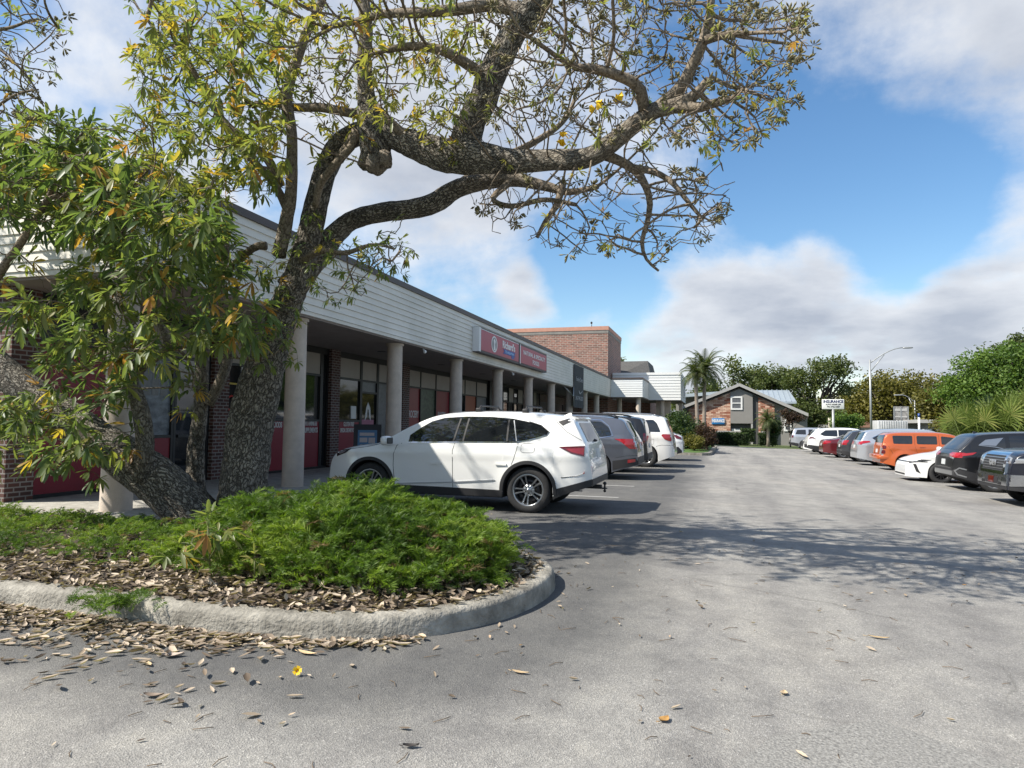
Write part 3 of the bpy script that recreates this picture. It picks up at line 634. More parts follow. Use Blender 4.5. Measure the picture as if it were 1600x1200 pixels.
c = suv('parked_car', 'small white hatchback showing its sloped black rear window beside the shrub bed', (-1.35, 31.3, gz(-3, 31)), PI, M['white_paint'], 4.45, 1.76, 1.49, 2.70, .85, .325, T4, .98,
    [[(.75, 1.08), (1.3, 1.02), (1.3, 1.28), (1.0, 1.24)], [(1.4, 1.02), (2.2, 1.0), (2.2, 1.36), (1.4, 1.34)], [(2.3, 1.0), (3.2, 1.0), (2.7, 1.3), (2.3, 1.36)]],
    tail=[([(.0, .92), (.30, .98), (.42, 1.16), (.30, 1.14), (.10, 1.04), (.0, 1.0)], 'both', M['dark_red_light']), ([(.02, .32), (.30, .26), (.42, .6), (.2, .62), (.06, .46)], 'both', M['plastic'])], rearwin=rwin(1.72, 1.12, 1.36), plate=.78, zb_rear=.38, fin=False,
    wscreen=[(-.6, 1.1), (.6, 1.1), (.5, 1.38), (-.5, 1.38)])

# --- right row
def place(px, py, Y=None):
    z = -.25
    for i in range(25):
        P = atZ(px, py, z); z = gz(P[0], P[1])
    return P
XR = 6.35
# pickup, nose to the aisle
TP = [(0, .70), (.02, 1.25), (.06, 1.37), (1.75, 1.39), (1.80, 1.42), (1.95, 1.80), (2.2, 1.93), (2.8, 1.97), (3.4, 1.93), (3.75, 1.78), (4.35, 1.36), (4.7, 1.31), (5.2, 1.28), (5.55, 1.225), (5.70, 1.16), (5.76, 1.08), (5.80, .95), (5.84, .72), (5.86, .55)]
pk = Car('pickup_truck', 'dark blue pickup with chrome grille and chrome bumper, nose to the aisle', 'pickup truck', (6.02 + 5.86, 18.05, gz(8, 18)), PI, M['navy_paint'], 5.86, 2.05, 1.97, 3.67, 1.22, .405, TP, 1.22, tum=.2, zb_front=.40, clear=.36, crown=.07, front_r=.45, front_k=.12, flare=.02, wheel='six', boxy=3.2, arch=.455)
for wn in ([(2.1, 1.32), (2.75, 1.30), (2.75, 1.78), (2.25, 1.76)], [(2.85, 1.30), (3.95, 1.30), (3.6, 1.68), (3.3, 1.78), (2.85, 1.78)]): pk.patch('side_window', rounded(wn, .05), M['glass'], 'both', .005, .07)
pk.patch('windscreen', rounded([(-.76, 1.42), (.76, 1.42), (.62, 1.84), (-.62, 1.84)], .06), M['glass'], 'front', .006, .06)
pk.patch('grille', rounded([(-.60, .78), (.60, .78), (.62, 1.10), (.54, 1.17), (-.54, 1.17), (-.62, 1.10)], .05), M['plastic'], 'front', .012, .06)
for fp in ([(-.68, .72), (.68, .72), (.66, .79), (-.66, .79)], [(-.64, 1.13), (.64, 1.13), (.56, 1.205), (-.56, 1.205)], [(-.70, .76), (-.59, .79), (-.57, 1.13), (-.68, 1.14)], [(.59, .79), (.70, .76), (.68, 1.14), (.57, 1.13)]): pk.patch('grille_frame', fp, M['chrome'], 'front', .03, .06)
for z in (.84, .90, .96, 1.02, 1.08): pk.patch('grille_bar', [(-.57, z - .008), (.57, z - .008), (.57, z + .008), (-.57, z + .008)], M['alloy'], 'front', .022, .12, .008)
try:
    tm = text_mesh('grille_badge', 'RAM', .17, M['clear_light'], frame_mat((5.86 - .02, 0, .95), (0, 1, 0), (0, 0, 1)), pk.root, extrude=.012, bold=.006, world=False)
except Exception as ex: print(ex)
for sd in (1, -1):
    q = lambda l: [(sd * a, b) for a, b in (l if sd > 0 else l[::-1])]
    pk.patch('headlight', q([(.66, .97), (.86, .97), (.86, 1.09), (.67, 1.12)]), M['clear_light'], 'front', .012, .05)
    pk.patch('headlight', q([(.68, 1.00), (.77, 1.00), (.77, 1.08), (.69, 1.09)]), M['dark_light'], 'front', .018, .05)
    pk.patch('fog_light', rounded(q([(.56, .575), (.80, .585), (.80, .665), (.56, .665)]), .03), M['dark_light'], 'front', .03, .05)
    pk.patch('tow_hook', rounded(q([(.38, .49), (.55, .49), (.55, .55), (.40, .56)]), .02), M['under'], 'front', .03, .05)
pk.patch('headlight', [(5.30, 1.0), (5.78, .98), (5.78, 1.08), (5.36, 1.09)], M['clear_light'], 'both', .010, .04)
pk.patch('indicator', [(5.30, 1.0), (5.48, 1.0), (5.48, 1.085), (5.36, 1.09)], M['amber'], 'both', .014, .04)
pk.patch('bumper', [(-.83, .48), (.83, .48), (.83, .73), (-.83, .73)], M['bright_chrome'], 'front', .022, .06)
pk.patch('bumper', rounded([(5.30, .52), (5.86, .48), (5.86, .73), (5.34, .73)], .03), M['bright_chrome'], 'both', .022, .05)
pk.patch('bumper_opening', rounded([(-.34, .50), (.34, .50), (.36, .66), (-.36, .66)], .03), M['plastic'], 'front', .028, .08)
pk.patch('licence_plate', [(-.15, .52), (.15, .52), (.15, .66), (-.15, .66)], M['dark_red_light'], 'front', .036, .1)
pk.patch('air_dam', [(-.83, .40), (.83, .40), (.83, .48), (-.83, .48)], M['plastic'], 'front', .01, .08)
pk.patch('air_dam', [(5.25, .36), (5.86, .40), (5.86, .485), (5.28, .50)], M['plastic'], 'both', .012, .06)
for sm in ([(2.8, 1.28), (2.8, .5)], [(4.0, 1.28), (4.05, .9), (4.05, .5)], [(1.86, 1.38), (1.86, .5)]): pk.line('door_gap', sm, 'both')
for x in (2.1, 3.05): pk.handle(x, 1.08)
pk.mirror(4.15, 1.38, M['navy_paint'], (1, -1))

def right_rear(name, label, Y, X, paint, L, W, H, *a, **k):
    return suv(name, label, (X, Y + W / 2, gz(X + 1.5, Y)), 0.0, paint, L, W, H, *a, **k)
TS = [(0, .66), (.02, .85), (.06, 1.02), (.14, 1.12), (.42, 1.40), (.56, 1.53), (.66, 1.575), (1.2, 1.63), (2.0, 1.66), (2.5, 1.63), (2.95, 1.5), (3.5, 1.16), (4.0, 1.05), (4.4, .95), (4.58, .8), (4.65, .55)]
c = right_rear('parked_suv', 'black SUV with a bright silver rear pillar trim parked beside the pickup', 21.3, 6.22, M['black_paint'], 4.66, 1.865, 1.66, 2.755, .95, .36, TS, 1.08,
    [[(.85, 1.24), (1.25, 1.16), (1.25, 1.50), (.95, 1.46)], [(1.35, 1.14), (2.2, 1.12), (2.2, 1.53), (1.35, 1.53)], [(2.28, 1.12), (3.3, 1.12), (2.85, 1.44), (2.28, 1.53)]],
    tail=[([(.0, .93), (.45, 1.01), (.55, 1.08), (.30, 1.05), (.05, 1.08)], 'both', M['red_light']), ([(-.90, .92), (-.48, .96), (-.40, 1.02), (-.55, 1.06), (-.90, 1.06)], 'rear', M['red_light']), ([(.90, 1.06), (.55, 1.06), (.40, 1.02), (.48, .96), (.90, .92)], 'rear', M['red_light']),
          ([(-.80, .885), (-.5, .91), (-.5, .945), (-.80, .93)], 'rear', M['clear_light'])],
    rearwin=rwin(1.82, 1.14, 1.46), plate=.78, lowb=(.42, .62, M['plastic']), clad=True, zb_rear=.42, wheel='six', rim=M['alloy'], wscreen=[(-.62, 1.2), (.62, 1.2), (.5, 1.52), (-.5, 1.52)])
c.patch('pillar_trim', [(.62, 1.28), (.80, 1.42), (1.22, 1.48), (1.02, 1.26)], M['alloy'], 'both', .012, .05)
c.line('window_trim', [(.62, 1.27), (1.0, 1.23), (1.6, 1.10)], 'both', .018, .012, M['alloy'])
hexa = [(.05, .46), (.18, .42), (.36, .44), (.30, .62), (.12, .66), (.04, .60)]
c.patch('exhaust_surround', stroke([(.30, .60), (.14, .64), (.04, .56), (.10, .46), (.30, .40)], .035), M['alloy'], 'both', .016, .04)
c.patch('skid_plate', [(-.80, .44), (.80, .44), (.80, .56), (-.80, .56)], M['alloy'], 'rear', .014, .06)
TC = [(0, .62), (.03, .95), (.15, 1.07), (.6, 1.11), (1.55, 1.40), (2.3, 1.445), (2.85, 1.40), (3.3, 1.22), (3.72, 1.0), (4.2, .905), (4.6, .80), (4.78, .72), (4.86, .62), (4.90, .45)]
c = suv('parked_sedan', 'white sedan parked nose to the aisle beside the black SUV, slim dark headlights', (5.82 + 4.9, 25.3, gz(8, 25)), PI, M['white_paint'], 4.90, 1.84, 1.445, 2.825, 1.12, .335, TC, .97,
    [[(1.0, 1.06), (1.75, 1.02), (1.75, 1.30), (1.4, 1.26)], [(1.85, 1.02), (2.4, 1.0), (2.4, 1.33), (1.85, 1.32)], [(2.48, 1.0), (3.45, 1.0), (2.9, 1.28), (2.48, 1.33)]],
    head=[([(4.22, .735), (4.48, .755), (4.80, .655), (4.80, .625), (4.52, .675)], 'both', M['dark_light']), ([(4.42, .72), (4.72, .66), (4.72, .64), (4.5, .69)], 'both', M['clear_light']), ([(-.88, .655), (.88, .655), (.88, .685), (-.88, .685)], 'front', M['plastic']),
          ([(4.62, .60), (4.70, .60), (4.62, .36), (4.50, .30), (4.56, .42)], 'both', M['plastic'])], wscreen=[(-.62, 1.08), (.62, 1.08), (.5, 1.36), (-.5, 1.36)], zb_front=.2, clear=.17, wheel='five', rim=M['dark_alloy'], handles=((1.75, .9), (2.75, .88)), fin=False, front_k=.3, front_r=1.0,
    seams=([(3.5, .98), (3.66, .8), (3.66, .3)], [(2.44, 1.0), (2.44, .25)]))
for k in range(13): y = -.6 + .1 * k; c.patch('grille_slat', [(y, .33), (y + .025, .33), (y + .025, .54), (y, .54)], M['silver_paint'], 'front', .006, .1)
c.patch('lower_grille', [(-.6, .24), (.6, .24), (.6, .29), (-.6, .29)], M['plastic'], 'front', .006, .1)
TH = [(0, .52), (.03, .78), (.06, .98), (.10, 1.12), (.18, 1.38), (.27, 1.50), (.42, 1.56), (1.0, 1.60), (2.0, 1.61), (2.5, 1.56), (2.75, 1.48), (3.15, 1.14), (3.6, 1.10), (4.05, 1.03), (4.3, .9), (4.42, .7), (4.47, .5)]
c = right_rear('parked_wagon', 'orange retro wagon with bulging rear wing and rounded rectangular windows', 31.0, 6.45, M['orange_paint'], 4.47, 1.757, 1.605, 2.63, .88, .335, TH, 1.06,
    [[(.48, 1.11), (1.16, 1.11), (1.18, 1.44), (.46, 1.44)], [(1.33, 1.11), (2.05, 1.11), (2.05, 1.44), (1.33, 1.44)], [(2.2, 1.11), (3.0, 1.11), (2.72, 1.38), (2.2, 1.44)]],
    tail=[(rounded([(.04, .90), (.20, .90), (.22, 1.02), (.10, 1.06)], .04), 'both', M['dark_red_light']), (rounded([(.03, .70), (.17, .70), (.18, .84), (.06, .86)], .04), 'both', M['dark_red_light']), ([(-.80, .62), (-.6, .62), (-.6, .95), (-.80, .95)], 'rear', M['clear_light']), ([(.6, .62), (.8, .62), (.8, .95), (.6, .95)], 'rear', M['clear_light'])],
    rearwin=rwin(1.72, 1.14, 1.46), plate=.8, flare=.055, zb_rear=.33, handles=((1.5, 1.0), (2.4, 1.0)), seams=([(1.25, 1.5), (1.25, 1.0), (1.35, .7)], [(2.12, 1.5), (2.12, .35)], [(.12, 1.25), (.3, 1.0), (.45, .7)]), tum=.16, fin=False, shoulder=.03, wscreen=[(-.6, 1.2), (.6, 1.2), (.5, 1.48), (-.5, 1.48)], wheel='five')
mb = MB(); mb.bbox((-.11, -.80, .46), (.06, .80, .66), .045); mb.build('rear_bumper', M['orange_paint'], c.root, world=False)
mb = MB(); mb.bbox((-.06, .70, .46), (.46, .86, .63), .05); mb.bbox((-.06, -.86, .46), (.46, -.70, .63), .05); mb.build('rear_bumper', M['orange_paint'], c.root, world=False)
TO = [(0, .62), (.04, .9), (.10, 1.08), (.22, 1.3), (.40, 1.58), (.55, 1.65), (1.2, 1.71), (2.1, 1.735), (3.0, 1.69), (3.5, 1.52), (4.1, 1.18), (4.5, 1.04), (4.9, .88), (5.1, .7), (5.16, .5)]
right_rear('parked_minivan', 'silver minivan parked between the orange wagon and the dark grey SUV', 34.6, 6.25, M['silver_paint'], 5.16, 1.99, 1.735, 3.0, 1.1, .34, TO, 1.10,
    [[(.62, 1.28), (.80, 1.16), (1.6, 1.16), (1.6, 1.56), (1.1, 1.54)], [(1.7, 1.16), (2.6, 1.12), (2.6, 1.58), (1.7, 1.58)], [(2.7, 1.12), (3.9, 1.12), (3.3, 1.5), (2.7, 1.58)]],
    tail=[([(.04, .98), (.55, 1.10), (.50, 1.16), (.12, 1.16)], 'both', M['red_light']), ([(-.95, .98), (-.45, .98), (-.45, 1.10), (-.95, 1.12)], 'rear', M['red_light']), ([(.95, 1.12), (.45, 1.10), (.45, .98), (.95, .98)], 'rear', M['red_light'])], rearwin=rwin(1.95, 1.18, 1.56), plate=.88, zb_rear=.36, trim=[(.6, 1.29), (1.1, 1.57), (2.6, 1.60)], tum=.19, fin=False)
right_rear('parked_suv', 'dark grey SUV squeezed between the silver minivan and the maroon sedan', 38.6, 6.25, M['dark_grey_paint'], 4.62, 1.86, 1.68, 2.66, .95, .35, [(0, .64), (.03, .92), (.10, 1.08), (.42, 1.46), (.55, 1.58), (1.0, 1.65), (2.0, 1.68), (2.6, 1.62), (3.4, 1.18), (4.1, 1.05), (4.5, .9), (4.62, .55)], 1.08,
    [[(.7, 1.2), (1.2, 1.14), (1.2, 1.5), (.9, 1.46)], [(1.3, 1.14), (2.2, 1.12), (2.2, 1.54), (1.3, 1.54)], [(2.3, 1.12), (3.2, 1.12), (2.8, 1.44), (2.3, 1.54)]],
    tail=[([(.02, .95), (.28, 1.0), (.34, 1.12), (.08, 1.12)], 'both', M['red_light']), ([(-.9, .88), (-.5, .9), (-.5, 1.1), (-.9, 1.12)], 'rear', M['red_light'])], rearwin=rwin(1.82, 1.16, 1.5), plate=.82, lowb=(.42, .58, M['plastic']), clad=True, zb_rear=.4, fin=False)
right_rear('parked_sedan', 'maroon sedan parked between the dark grey SUV and the white SUV', 43.3, 6.0, M['maroon_paint'], 4.85, 1.83, 1.45, 2.8, 1.08, .33, [(0, .6), (.03, .86), (.08, 1.0), (.14, 1.06), (.7, 1.12), (1.5, 1.39), (2.2, 1.45), (2.8, 1.41), (3.7, 1.0), (4.4, .9), (4.75, .75), (4.85, .5)], .97,
    [[(1.0, 1.07), (1.8, 1.02), (1.8, 1.30), (1.4, 1.25)], [(1.9, 1.02), (2.5, 1.0), (2.5, 1.34), (1.9, 1.32)], [(2.6, 1.0), (3.4, 1.0), (2.9, 1.28), (2.6, 1.34)]],
    tail=[([(.03, .80), (.40, .88), (.42, .98), (.10, 1.0)], 'both', M['red_light']), ([(-.86, .80), (-.5, .80), (-.5, .96), (-.86, .96)], 'rear', M['red_light'])], rearwin=rwin(1.7, 1.15, 1.36), plate=.78, zb_rear=.34, fin=False, crown=.06)
right_rear('parked_suv', 'white SUV with long black window band and dark lower bumper beside the maroon sedan', 48.2, 5.75, M['white_paint'], 5.12, 1.99, 1.78, 2.95, 1.12, .39, [(0, .66), (.02, .9), (.07, 1.08), (.14, 1.2), (.45, 1.55), (.58, 1.66), (1.2, 1.74), (2.2, 1.78), (3.0, 1.72), (3.8, 1.25), (4.5, 1.12), (4.9, .98), (5.05, .8), (5.12, .5)], 1.16,
    [[(.75, 1.34), (1.0, 1.22), (1.8, 1.20), (1.8, 1.62), (1.1, 1.60)], [(1.86, 1.20), (2.7, 1.18), (2.7, 1.64), (1.86, 1.63)], [(2.76, 1.18), (3.65, 1.18), (3.2, 1.5), (2.76, 1.64)]],
    tail=[([(.02, 1.02), (.30, 1.06), (.52, 1.02), (.36, 1.14), (.06, 1.18)], 'both', M['dark_red_light'])], rearwin=rwin(1.95, 1.24, 1.58), plate=.9, lowb=(.42, .66, M['plastic']), clad=True, zb_rear=.42, fin=True)
suv('parked_suv', 'white SUV backed in with its nose to the aisle at the far end', (6.0 + 4.7, 53.4, gz(8, 53)), PI, M['white_paint'], 4.7, 1.9, 1.66, 2.7, 1.0, .37, [(0, .6), (.03, .95), (.1, 1.1), (.4, 1.5), (.6, 1.6), (1.8, 1.66), (2.5, 1.6), (3.2, 1.2), (3.7, 1.1), (4.3, .99), (4.55, .9), (4.65, .7), (4.7, .5)], 1.06,
    [[(.8, 1.15), (1.8, 1.12), (1.8, 1.5), (1.0, 1.46)], [(1.9, 1.12), (3.1, 1.12), (2.6, 1.44), (1.9, 1.5)]], head=[([(4.0, .86), (4.35, .93), (4.62, .84), (4.62, .72), (4.4, .76)], 'both', M['dark_light']), ([(-.5, .45), (.5, .45), (.62, .8), (-.62, .8)], 'front', M['plastic']), ([(-.9, .72), (-.6, .72), (-.55, .84), (-.9, .86)], 'front', M['clear_light'])], wscreen=[(-.6, 1.2), (.6, 1.2), (.5, 1.52), (-.5, 1.52)], fin=False, flare=.02)
right_rear('parked_suv', 'boxy silver-white SUV, last car at the far end of the right row', 60.0, 5.9, M['silver_paint'], 4.8, 1.92, 1.80, 2.79, 1.05, .39, [(0, .62), (.03, .95), (.08, 1.15), (.22, 1.6), (.35, 1.72), (1.5, 1.80), (2.6, 1.78), (3.3, 1.35), (3.6, 1.2), (4.4, 1.1), (4.7, .9), (4.8, .55)], 1.18,
    [[(.35, 1.24), (1.15, 1.22), (1.15, 1.62), (.5, 1.60)], [(1.35, 1.22), (2.1, 1.2), (2.1, 1.64), (1.35, 1.64)], [(2.2, 1.2), (3.1, 1.2), (2.7, 1.55), (2.2, 1.64)]], tail=[([(.03, .95), (.2, .98), (.22, 1.15), (.06, 1.18)], 'both', M['dark_red_light'])], rearwin=rwin(1.88, 1.22, 1.58), plate=.85, lowb=(.40, .6, M['plastic']), zb_rear=.4, fin=False)

# ------------------------------------------------------------------ ground, roads, planter
def asphalt_mat():
    mt = bpy.data.materials.new('asphalt'); mt.use_nodes = True; nt = mt.node_tree; N = nt.nodes; L = nt.links.new
    p = N['Principled BSDF']; p.inputs['Roughness'].default_value = 0.9; p.inputs['Specular IOR Level'].default_value = 0.25
    g = N.new('ShaderNodeNewGeometry')
    def noise(sc_, det=4, rough=.6, st=(1, 1, 1)):
        mp = N.new('ShaderNodeMapping'); mp.inputs['Scale'].default_value = st; L(g.outputs['Position'], mp.inputs[0])
        n = N.new('ShaderNodeTexNoise'); n.inputs['Scale'].default_value = sc_; n.inputs['Detail'].default_value = det; n.inputs['Roughness'].default_value = rough; L(mp.outputs[0], n.inputs['Vector']); return n.outputs[0]
    def ramp(src, stops):
        cr = N.new('ShaderNodeValToRGB'); e = cr.color_ramp.elements
        e[0].position, e[0].color = stops[0][0], (*stops[0][1], 1); e[1].position, e[1].color = stops[-1][0], (*stops[-1][1], 1)
        for s, c in stops[1:-1]: q = e.new(s); q.color = (*c, 1)
        L(src, cr.inputs[0]); return cr.outputs[0]
    def mix(fac, a, b, mode='MIX'):
        mx = N.new('ShaderNodeMixRGB'); mx.blend_type = mode
        for i, v in enumerate((fac, a, b)):
            if isinstance(v, (int, float)): mx.inputs[i].default_value = v
            elif isinstance(v, tuple): mx.inputs[i].default_value = (*v, 1)
            else: L(v, mx.inputs[i])
        return mx.outputs[0]
    vor = N.new('ShaderNodeTexVoronoi'); vor.inputs['Scale'].default_value = 125; L(g.outputs['Position'], vor.inputs['Vector'])
    agg = ramp(vor.outputs['Color'], [(.0, (.197, .190, .177)), (.45, (.270, .261, .243)), (.78, (.318, .306, .284)), (1, (.48, .465, .43))])
    fine = ramp(noise(260, 2), [(.3, (.68, .68, .68)), (.7, (1.2, 1.2, 1.2))])
    c = mix(1.0, agg, fine, 'MULTIPLY')
    big = ramp(noise(.28, 5, .6), [(.32, (.80, .80, .81)), (.5, (1, 1, 1)), (.72, (1.17, 1.15, 1.11))]); c = mix(1.0, c, big, 'MULTIPLY')
    med = ramp(noise(2.6, 6, .65), [(.34, (.78, .78, .79)), (.55, (1, 1, 1)), (.75, (1.14, 1.13, 1.1))]); c = mix(1.0, c, med, 'MULTIPLY')
    lanes = ramp(noise(1.0, 4, .6, (1.2, .10, 1)), [(.36, (.84, .84, .85)), (.6, (1.06, 1.06, 1.05))]); c = mix(1.0, c, lanes, 'MULTIPLY')
    oil = ramp(noise(.9, 3, .5, (1, 1, 1)), [(.66, (1, 1, 1)), (.78, (.62, .62, .63))]); c = mix(1.0, c, oil, 'MULTIPLY')
    # hairline cracks, in a few places only
    wn = N.new('ShaderNodeTexNoise'); wn.inputs['Scale'].default_value = 1.6; wn.inputs['Detail'].default_value = 6; L(g.outputs['Position'], wn.inputs['Vector'])
    wa = N.new('ShaderNodeMixRGB'); wa.blend_type = 'ADD'; wa.inputs[0].default_value = .55; L(g.outputs['Position'], wa.inputs[1]); L(wn.outputs['Color'], wa.inputs[2])
    vc = N.new('ShaderNodeTexVoronoi'); vc.feature = 'DISTANCE_TO_EDGE'; vc.inputs['Scale'].default_value = .42; L(wa.outputs[0], vc.inputs['Vector'])
    ck = ramp(vc.outputs['Distance'], [(.0, (.72, .72, .71)), (.005, (.85, .85, .85)), (.010, (1, 1, 1))])
    ckm = ramp(noise(.22, 2), [(.50, (0, 0, 0)), (.58, (1, 1, 1))]); c = mix(ckm, c, mix(1.0, c, ck, 'MULTIPLY'))
    # darker strip of asphalt along the planter kerb, with a soft noisy outer edge
    sep = N.new('ShaderNodeSeparateXYZ'); L(g.outputs['Position'], sep.inputs[0])
    wob = noise(.8, 4, .6)
    def M_(op, a, b, cc=None):
        n = N.new('ShaderNodeMath'); n.operation = op
        for i, v in enumerate((a, b, cc)):
            if v is None: continue
            if isinstance(v, (int, float)): n.inputs[i].default_value = v
            else: L(v, n.inputs[i])
        return n.outputs[0]
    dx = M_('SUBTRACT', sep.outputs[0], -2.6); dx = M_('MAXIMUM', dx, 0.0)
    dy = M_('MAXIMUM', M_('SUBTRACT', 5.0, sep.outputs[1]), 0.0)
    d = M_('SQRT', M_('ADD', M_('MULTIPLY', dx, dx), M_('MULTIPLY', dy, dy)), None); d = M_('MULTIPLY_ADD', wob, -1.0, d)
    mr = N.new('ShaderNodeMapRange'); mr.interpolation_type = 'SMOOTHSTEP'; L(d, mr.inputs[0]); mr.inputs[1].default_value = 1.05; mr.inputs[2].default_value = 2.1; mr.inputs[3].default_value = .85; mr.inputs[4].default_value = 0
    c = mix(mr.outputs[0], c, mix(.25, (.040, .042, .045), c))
    # pale parking-bay scuffs
    L(c, p.inputs['Base Color'])
    bp = N.new('ShaderNodeBump'); bp.inputs['Strength'].default_value = .55; bp.inputs['Distance'].default_value = .008; L(vor.outputs['Distance'], bp.inputs['Height'])
    bp2 = N.new('ShaderNodeBump'); bp2.inputs['Strength'].default_value = .4; bp2.inputs['Distance'].default_value = .03; L(noise(9, 5), bp2.inputs['Height']); L(bp.outputs[0], bp2.inputs['Normal']); L(bp2.outputs[0], p.inputs['Normal'])
    return mt
M['asphalt'] = asphalt_mat()
M['patch'] = mat('patch_asphalt', (.165, .16, .15), .95, var=.45, vscale=75, bump=.5, bscale=80, col2=(.34, .33, .305))
M['grass'] = mat('grass_ground', (.035, .06, .014), .95, vscale=1.5, col2=(.10, .13, .035), bump=.5, bscale=30)
M['soil'] = mat('soil', (.045, .032, .022), .95, var=.5, vscale=12, bump=.8, bscale=40)
M['concrete'] = mat('concrete', (.20, .19, .165), .9, vscale=6, col2=(.42, .40, .355), bump=.5, bscale=50)
M['kerb'] = mat('kerb_concrete', (.10, .092, .075), .9, vscale=4.2, col2=(.40, .375, .32), bump=.9, bscale=38)
M['road'] = mat('road_asphalt', (.10, .10, .10), .9, var=.25, vscale=4)
M['paint_line'] = mat('faded_paint', (.30, .295, .28), .9, vscale=9, col2=(.45, .44, .42))

def sheet(name, xs, ys, zf, mt, kind='structure', keep=None):
    nx, ny = len(xs), len(ys)
    V = [(x, y, zf(x, y)) for y in ys for x in xs]
    Fc = [(j * nx + i, j * nx + i + 1, (j + 1) * nx + i + 1, (j + 1) * nx + i) for j in range(ny - 1) for i in range(nx - 1) if keep is None or keep((xs[i] + xs[i + 1]) / 2, (ys[j] + ys[j + 1]) / 2)]
    o = np_mesh(name, V, Fc, mt, smooth=True); o['kind'] = kind; return o
gx = np.unique(np.concatenate([np.linspace(-40, 60, 51), [-1, 15], np.geomspace(60, 1500, 14), -np.geomspace(40, 1500, 14)]))
gy = np.unique(np.concatenate([np.linspace(-30, 120, 61), [10, 80], np.geomspace(120, 2000, 14), -np.geomspace(30, 600, 8)]))
sheet('ground', gx, gy, lambda x, y: gz(x, y) - .03, M['grass'])
lx = np.unique(np.concatenate([np.linspace(-6.7, 13.2, 41), [-1]])); ly = np.unique(np.concatenate([np.linspace(-14, 60, 75), [10]]))
sheet('parking_lot', lx, ly, gz, M['asphalt'])
lx2 = np.linspace(-14, -6.7, 8); sheet('parking_lot_edge', lx2, np.linspace(-14, 4.2, 10), gz, M['asphalt'])
# cross lane at the far end, road to the right
sheet('road', np.linspace(19, 27, 6), np.linspace(-60, 160, 60), lambda x, y: gz(x, y) - .02, M['road'])
# repair patch
o = MB(); q = [(-.05, 3.02), (.25, 3.60), (.80, 4.02), (1.35, 3.62), (1.55, 2.7), (.6, 2.4)]
o.add([(x, y, gz(x, y) + .004) for x, y in q], [list(range(len(q)))]); o = o.build('asphalt_patch', M['patch']); o['kind'] = 'structure'
# faint bay lines
mb = MB()
for Y in (14.0, 16.8, 25.0, 28.6):
    mb.add([(-6.6, Y - .05, .004 + gz(-6, Y)), (-1.9, Y - .05, .004 + gz(-1.9, Y)), (-1.9, Y + .05, .004 + gz(-1.9, Y)), (-6.6, Y + .05, .004 + gz(-6, Y))], [(0, 1, 2, 3)])
for Y in (17.0, 20.4, 24.3, 27.6, 30.3, 33.8, 37.6, 41.5, 46, 51):
    mb.add([(6.3, Y - .05, .006 + gz(6.3, Y)), (11.6, Y - .05, .006 + gz(11.6, Y)), (11.6, Y + .05, .006 + gz(11.6, Y)), (6.3, Y + .05, .006 + gz(6.3, Y))], [(0, 1, 2, 3)])
o = mb.build('bay_lines', M['paint_line']); o['kind'] = 'structure'
# walkway slab
mb = MB(); mb.bbox((-10.72, 6.75, -.2), (-6.72, 53.2, .15), .02)
o = mb.build('walkway', M['concrete']); o['kind'] = 'structure'
mb = MB(); mb.box((-10.72, 53.2, -.4), (-2.9, 66, .10)); o = mb.build('walkway', M['concrete']); o['kind'] = 'structure'

# planter kerb: an outline swept with a rounded section
def smooth_path(pts, n=6, closed=False):
    P = [np.array(p, float) for p in pts]; out = []
    k = len(P)
    for i in range(k - 1):
        p0 = P[max(i - 1, 0)]; p1 = P[i]; p2 = P[i + 1]; p3 = P[min(i + 2, k - 1)]
        for j in range(n):
            t = j / n
            out.append(.5 * ((2 * p1) + (-p0 + p2) * t + (2 * p0 - 5 * p1 + 4 * p2 - p3) * t * t + (-p0 + 3 * p1 - 3 * p2 + p3) * t ** 3))
    out.append(P[-1]); return out
kp = [(-14, 4.12), (-9, 4.10), (-7, 4.09), (-5.43, 4.08), (-4.31, 4.05), (-3.6, 4.02), (-2.95, 4.04), (-2.4, 4.14), (-1.9, 4.42), (-1.53, 4.97), (-1.38, 5.64), (-1.44, 6.25), (-1.75, 6.75), (-2.4, 7.2), (-3.6, 7.75), (-5.0, 8.2), (-6.72, 8.6)]
KP = smooth_path(kp, 7)
def sweep(path, prof, mb, wob=0.0):
    k = len(path); vs = []; n = len(prof)
    for i, p in enumerate(path):
        t = path[min(i + 1, k - 1)] - path[max(i - 1, 0)]; t /= np.linalg.norm(t); nr = np.array([-t[1], t[0]])     # left of travel = inside
        for (a, z) in prof:
            w_ = random.uniform(-wob, wob); q = p + nr * (a + w_); vs.append((q[0], q[1], z + random.uniform(-wob, wob) * .6))
    mb.add(vs, [(i * n + j, (i + 1) * n + j, (i + 1) * n + j + 1, i * n + j + 1) for i in range(k - 1) for j in range(n - 1)], 0, True)
mb = MB(); sweep(KP, [(-.02, -.06), (0, .02), (.004, .07), (.010, .115), (.022, .140), (.05, .152), (.12, .155), (.19, .15), (.205, .13), (.21, .0)], mb, .004)
kb = mb.build('kerb', M['kerb']); kb['kind'] = 'structure'
try: pass
except Exception: pass
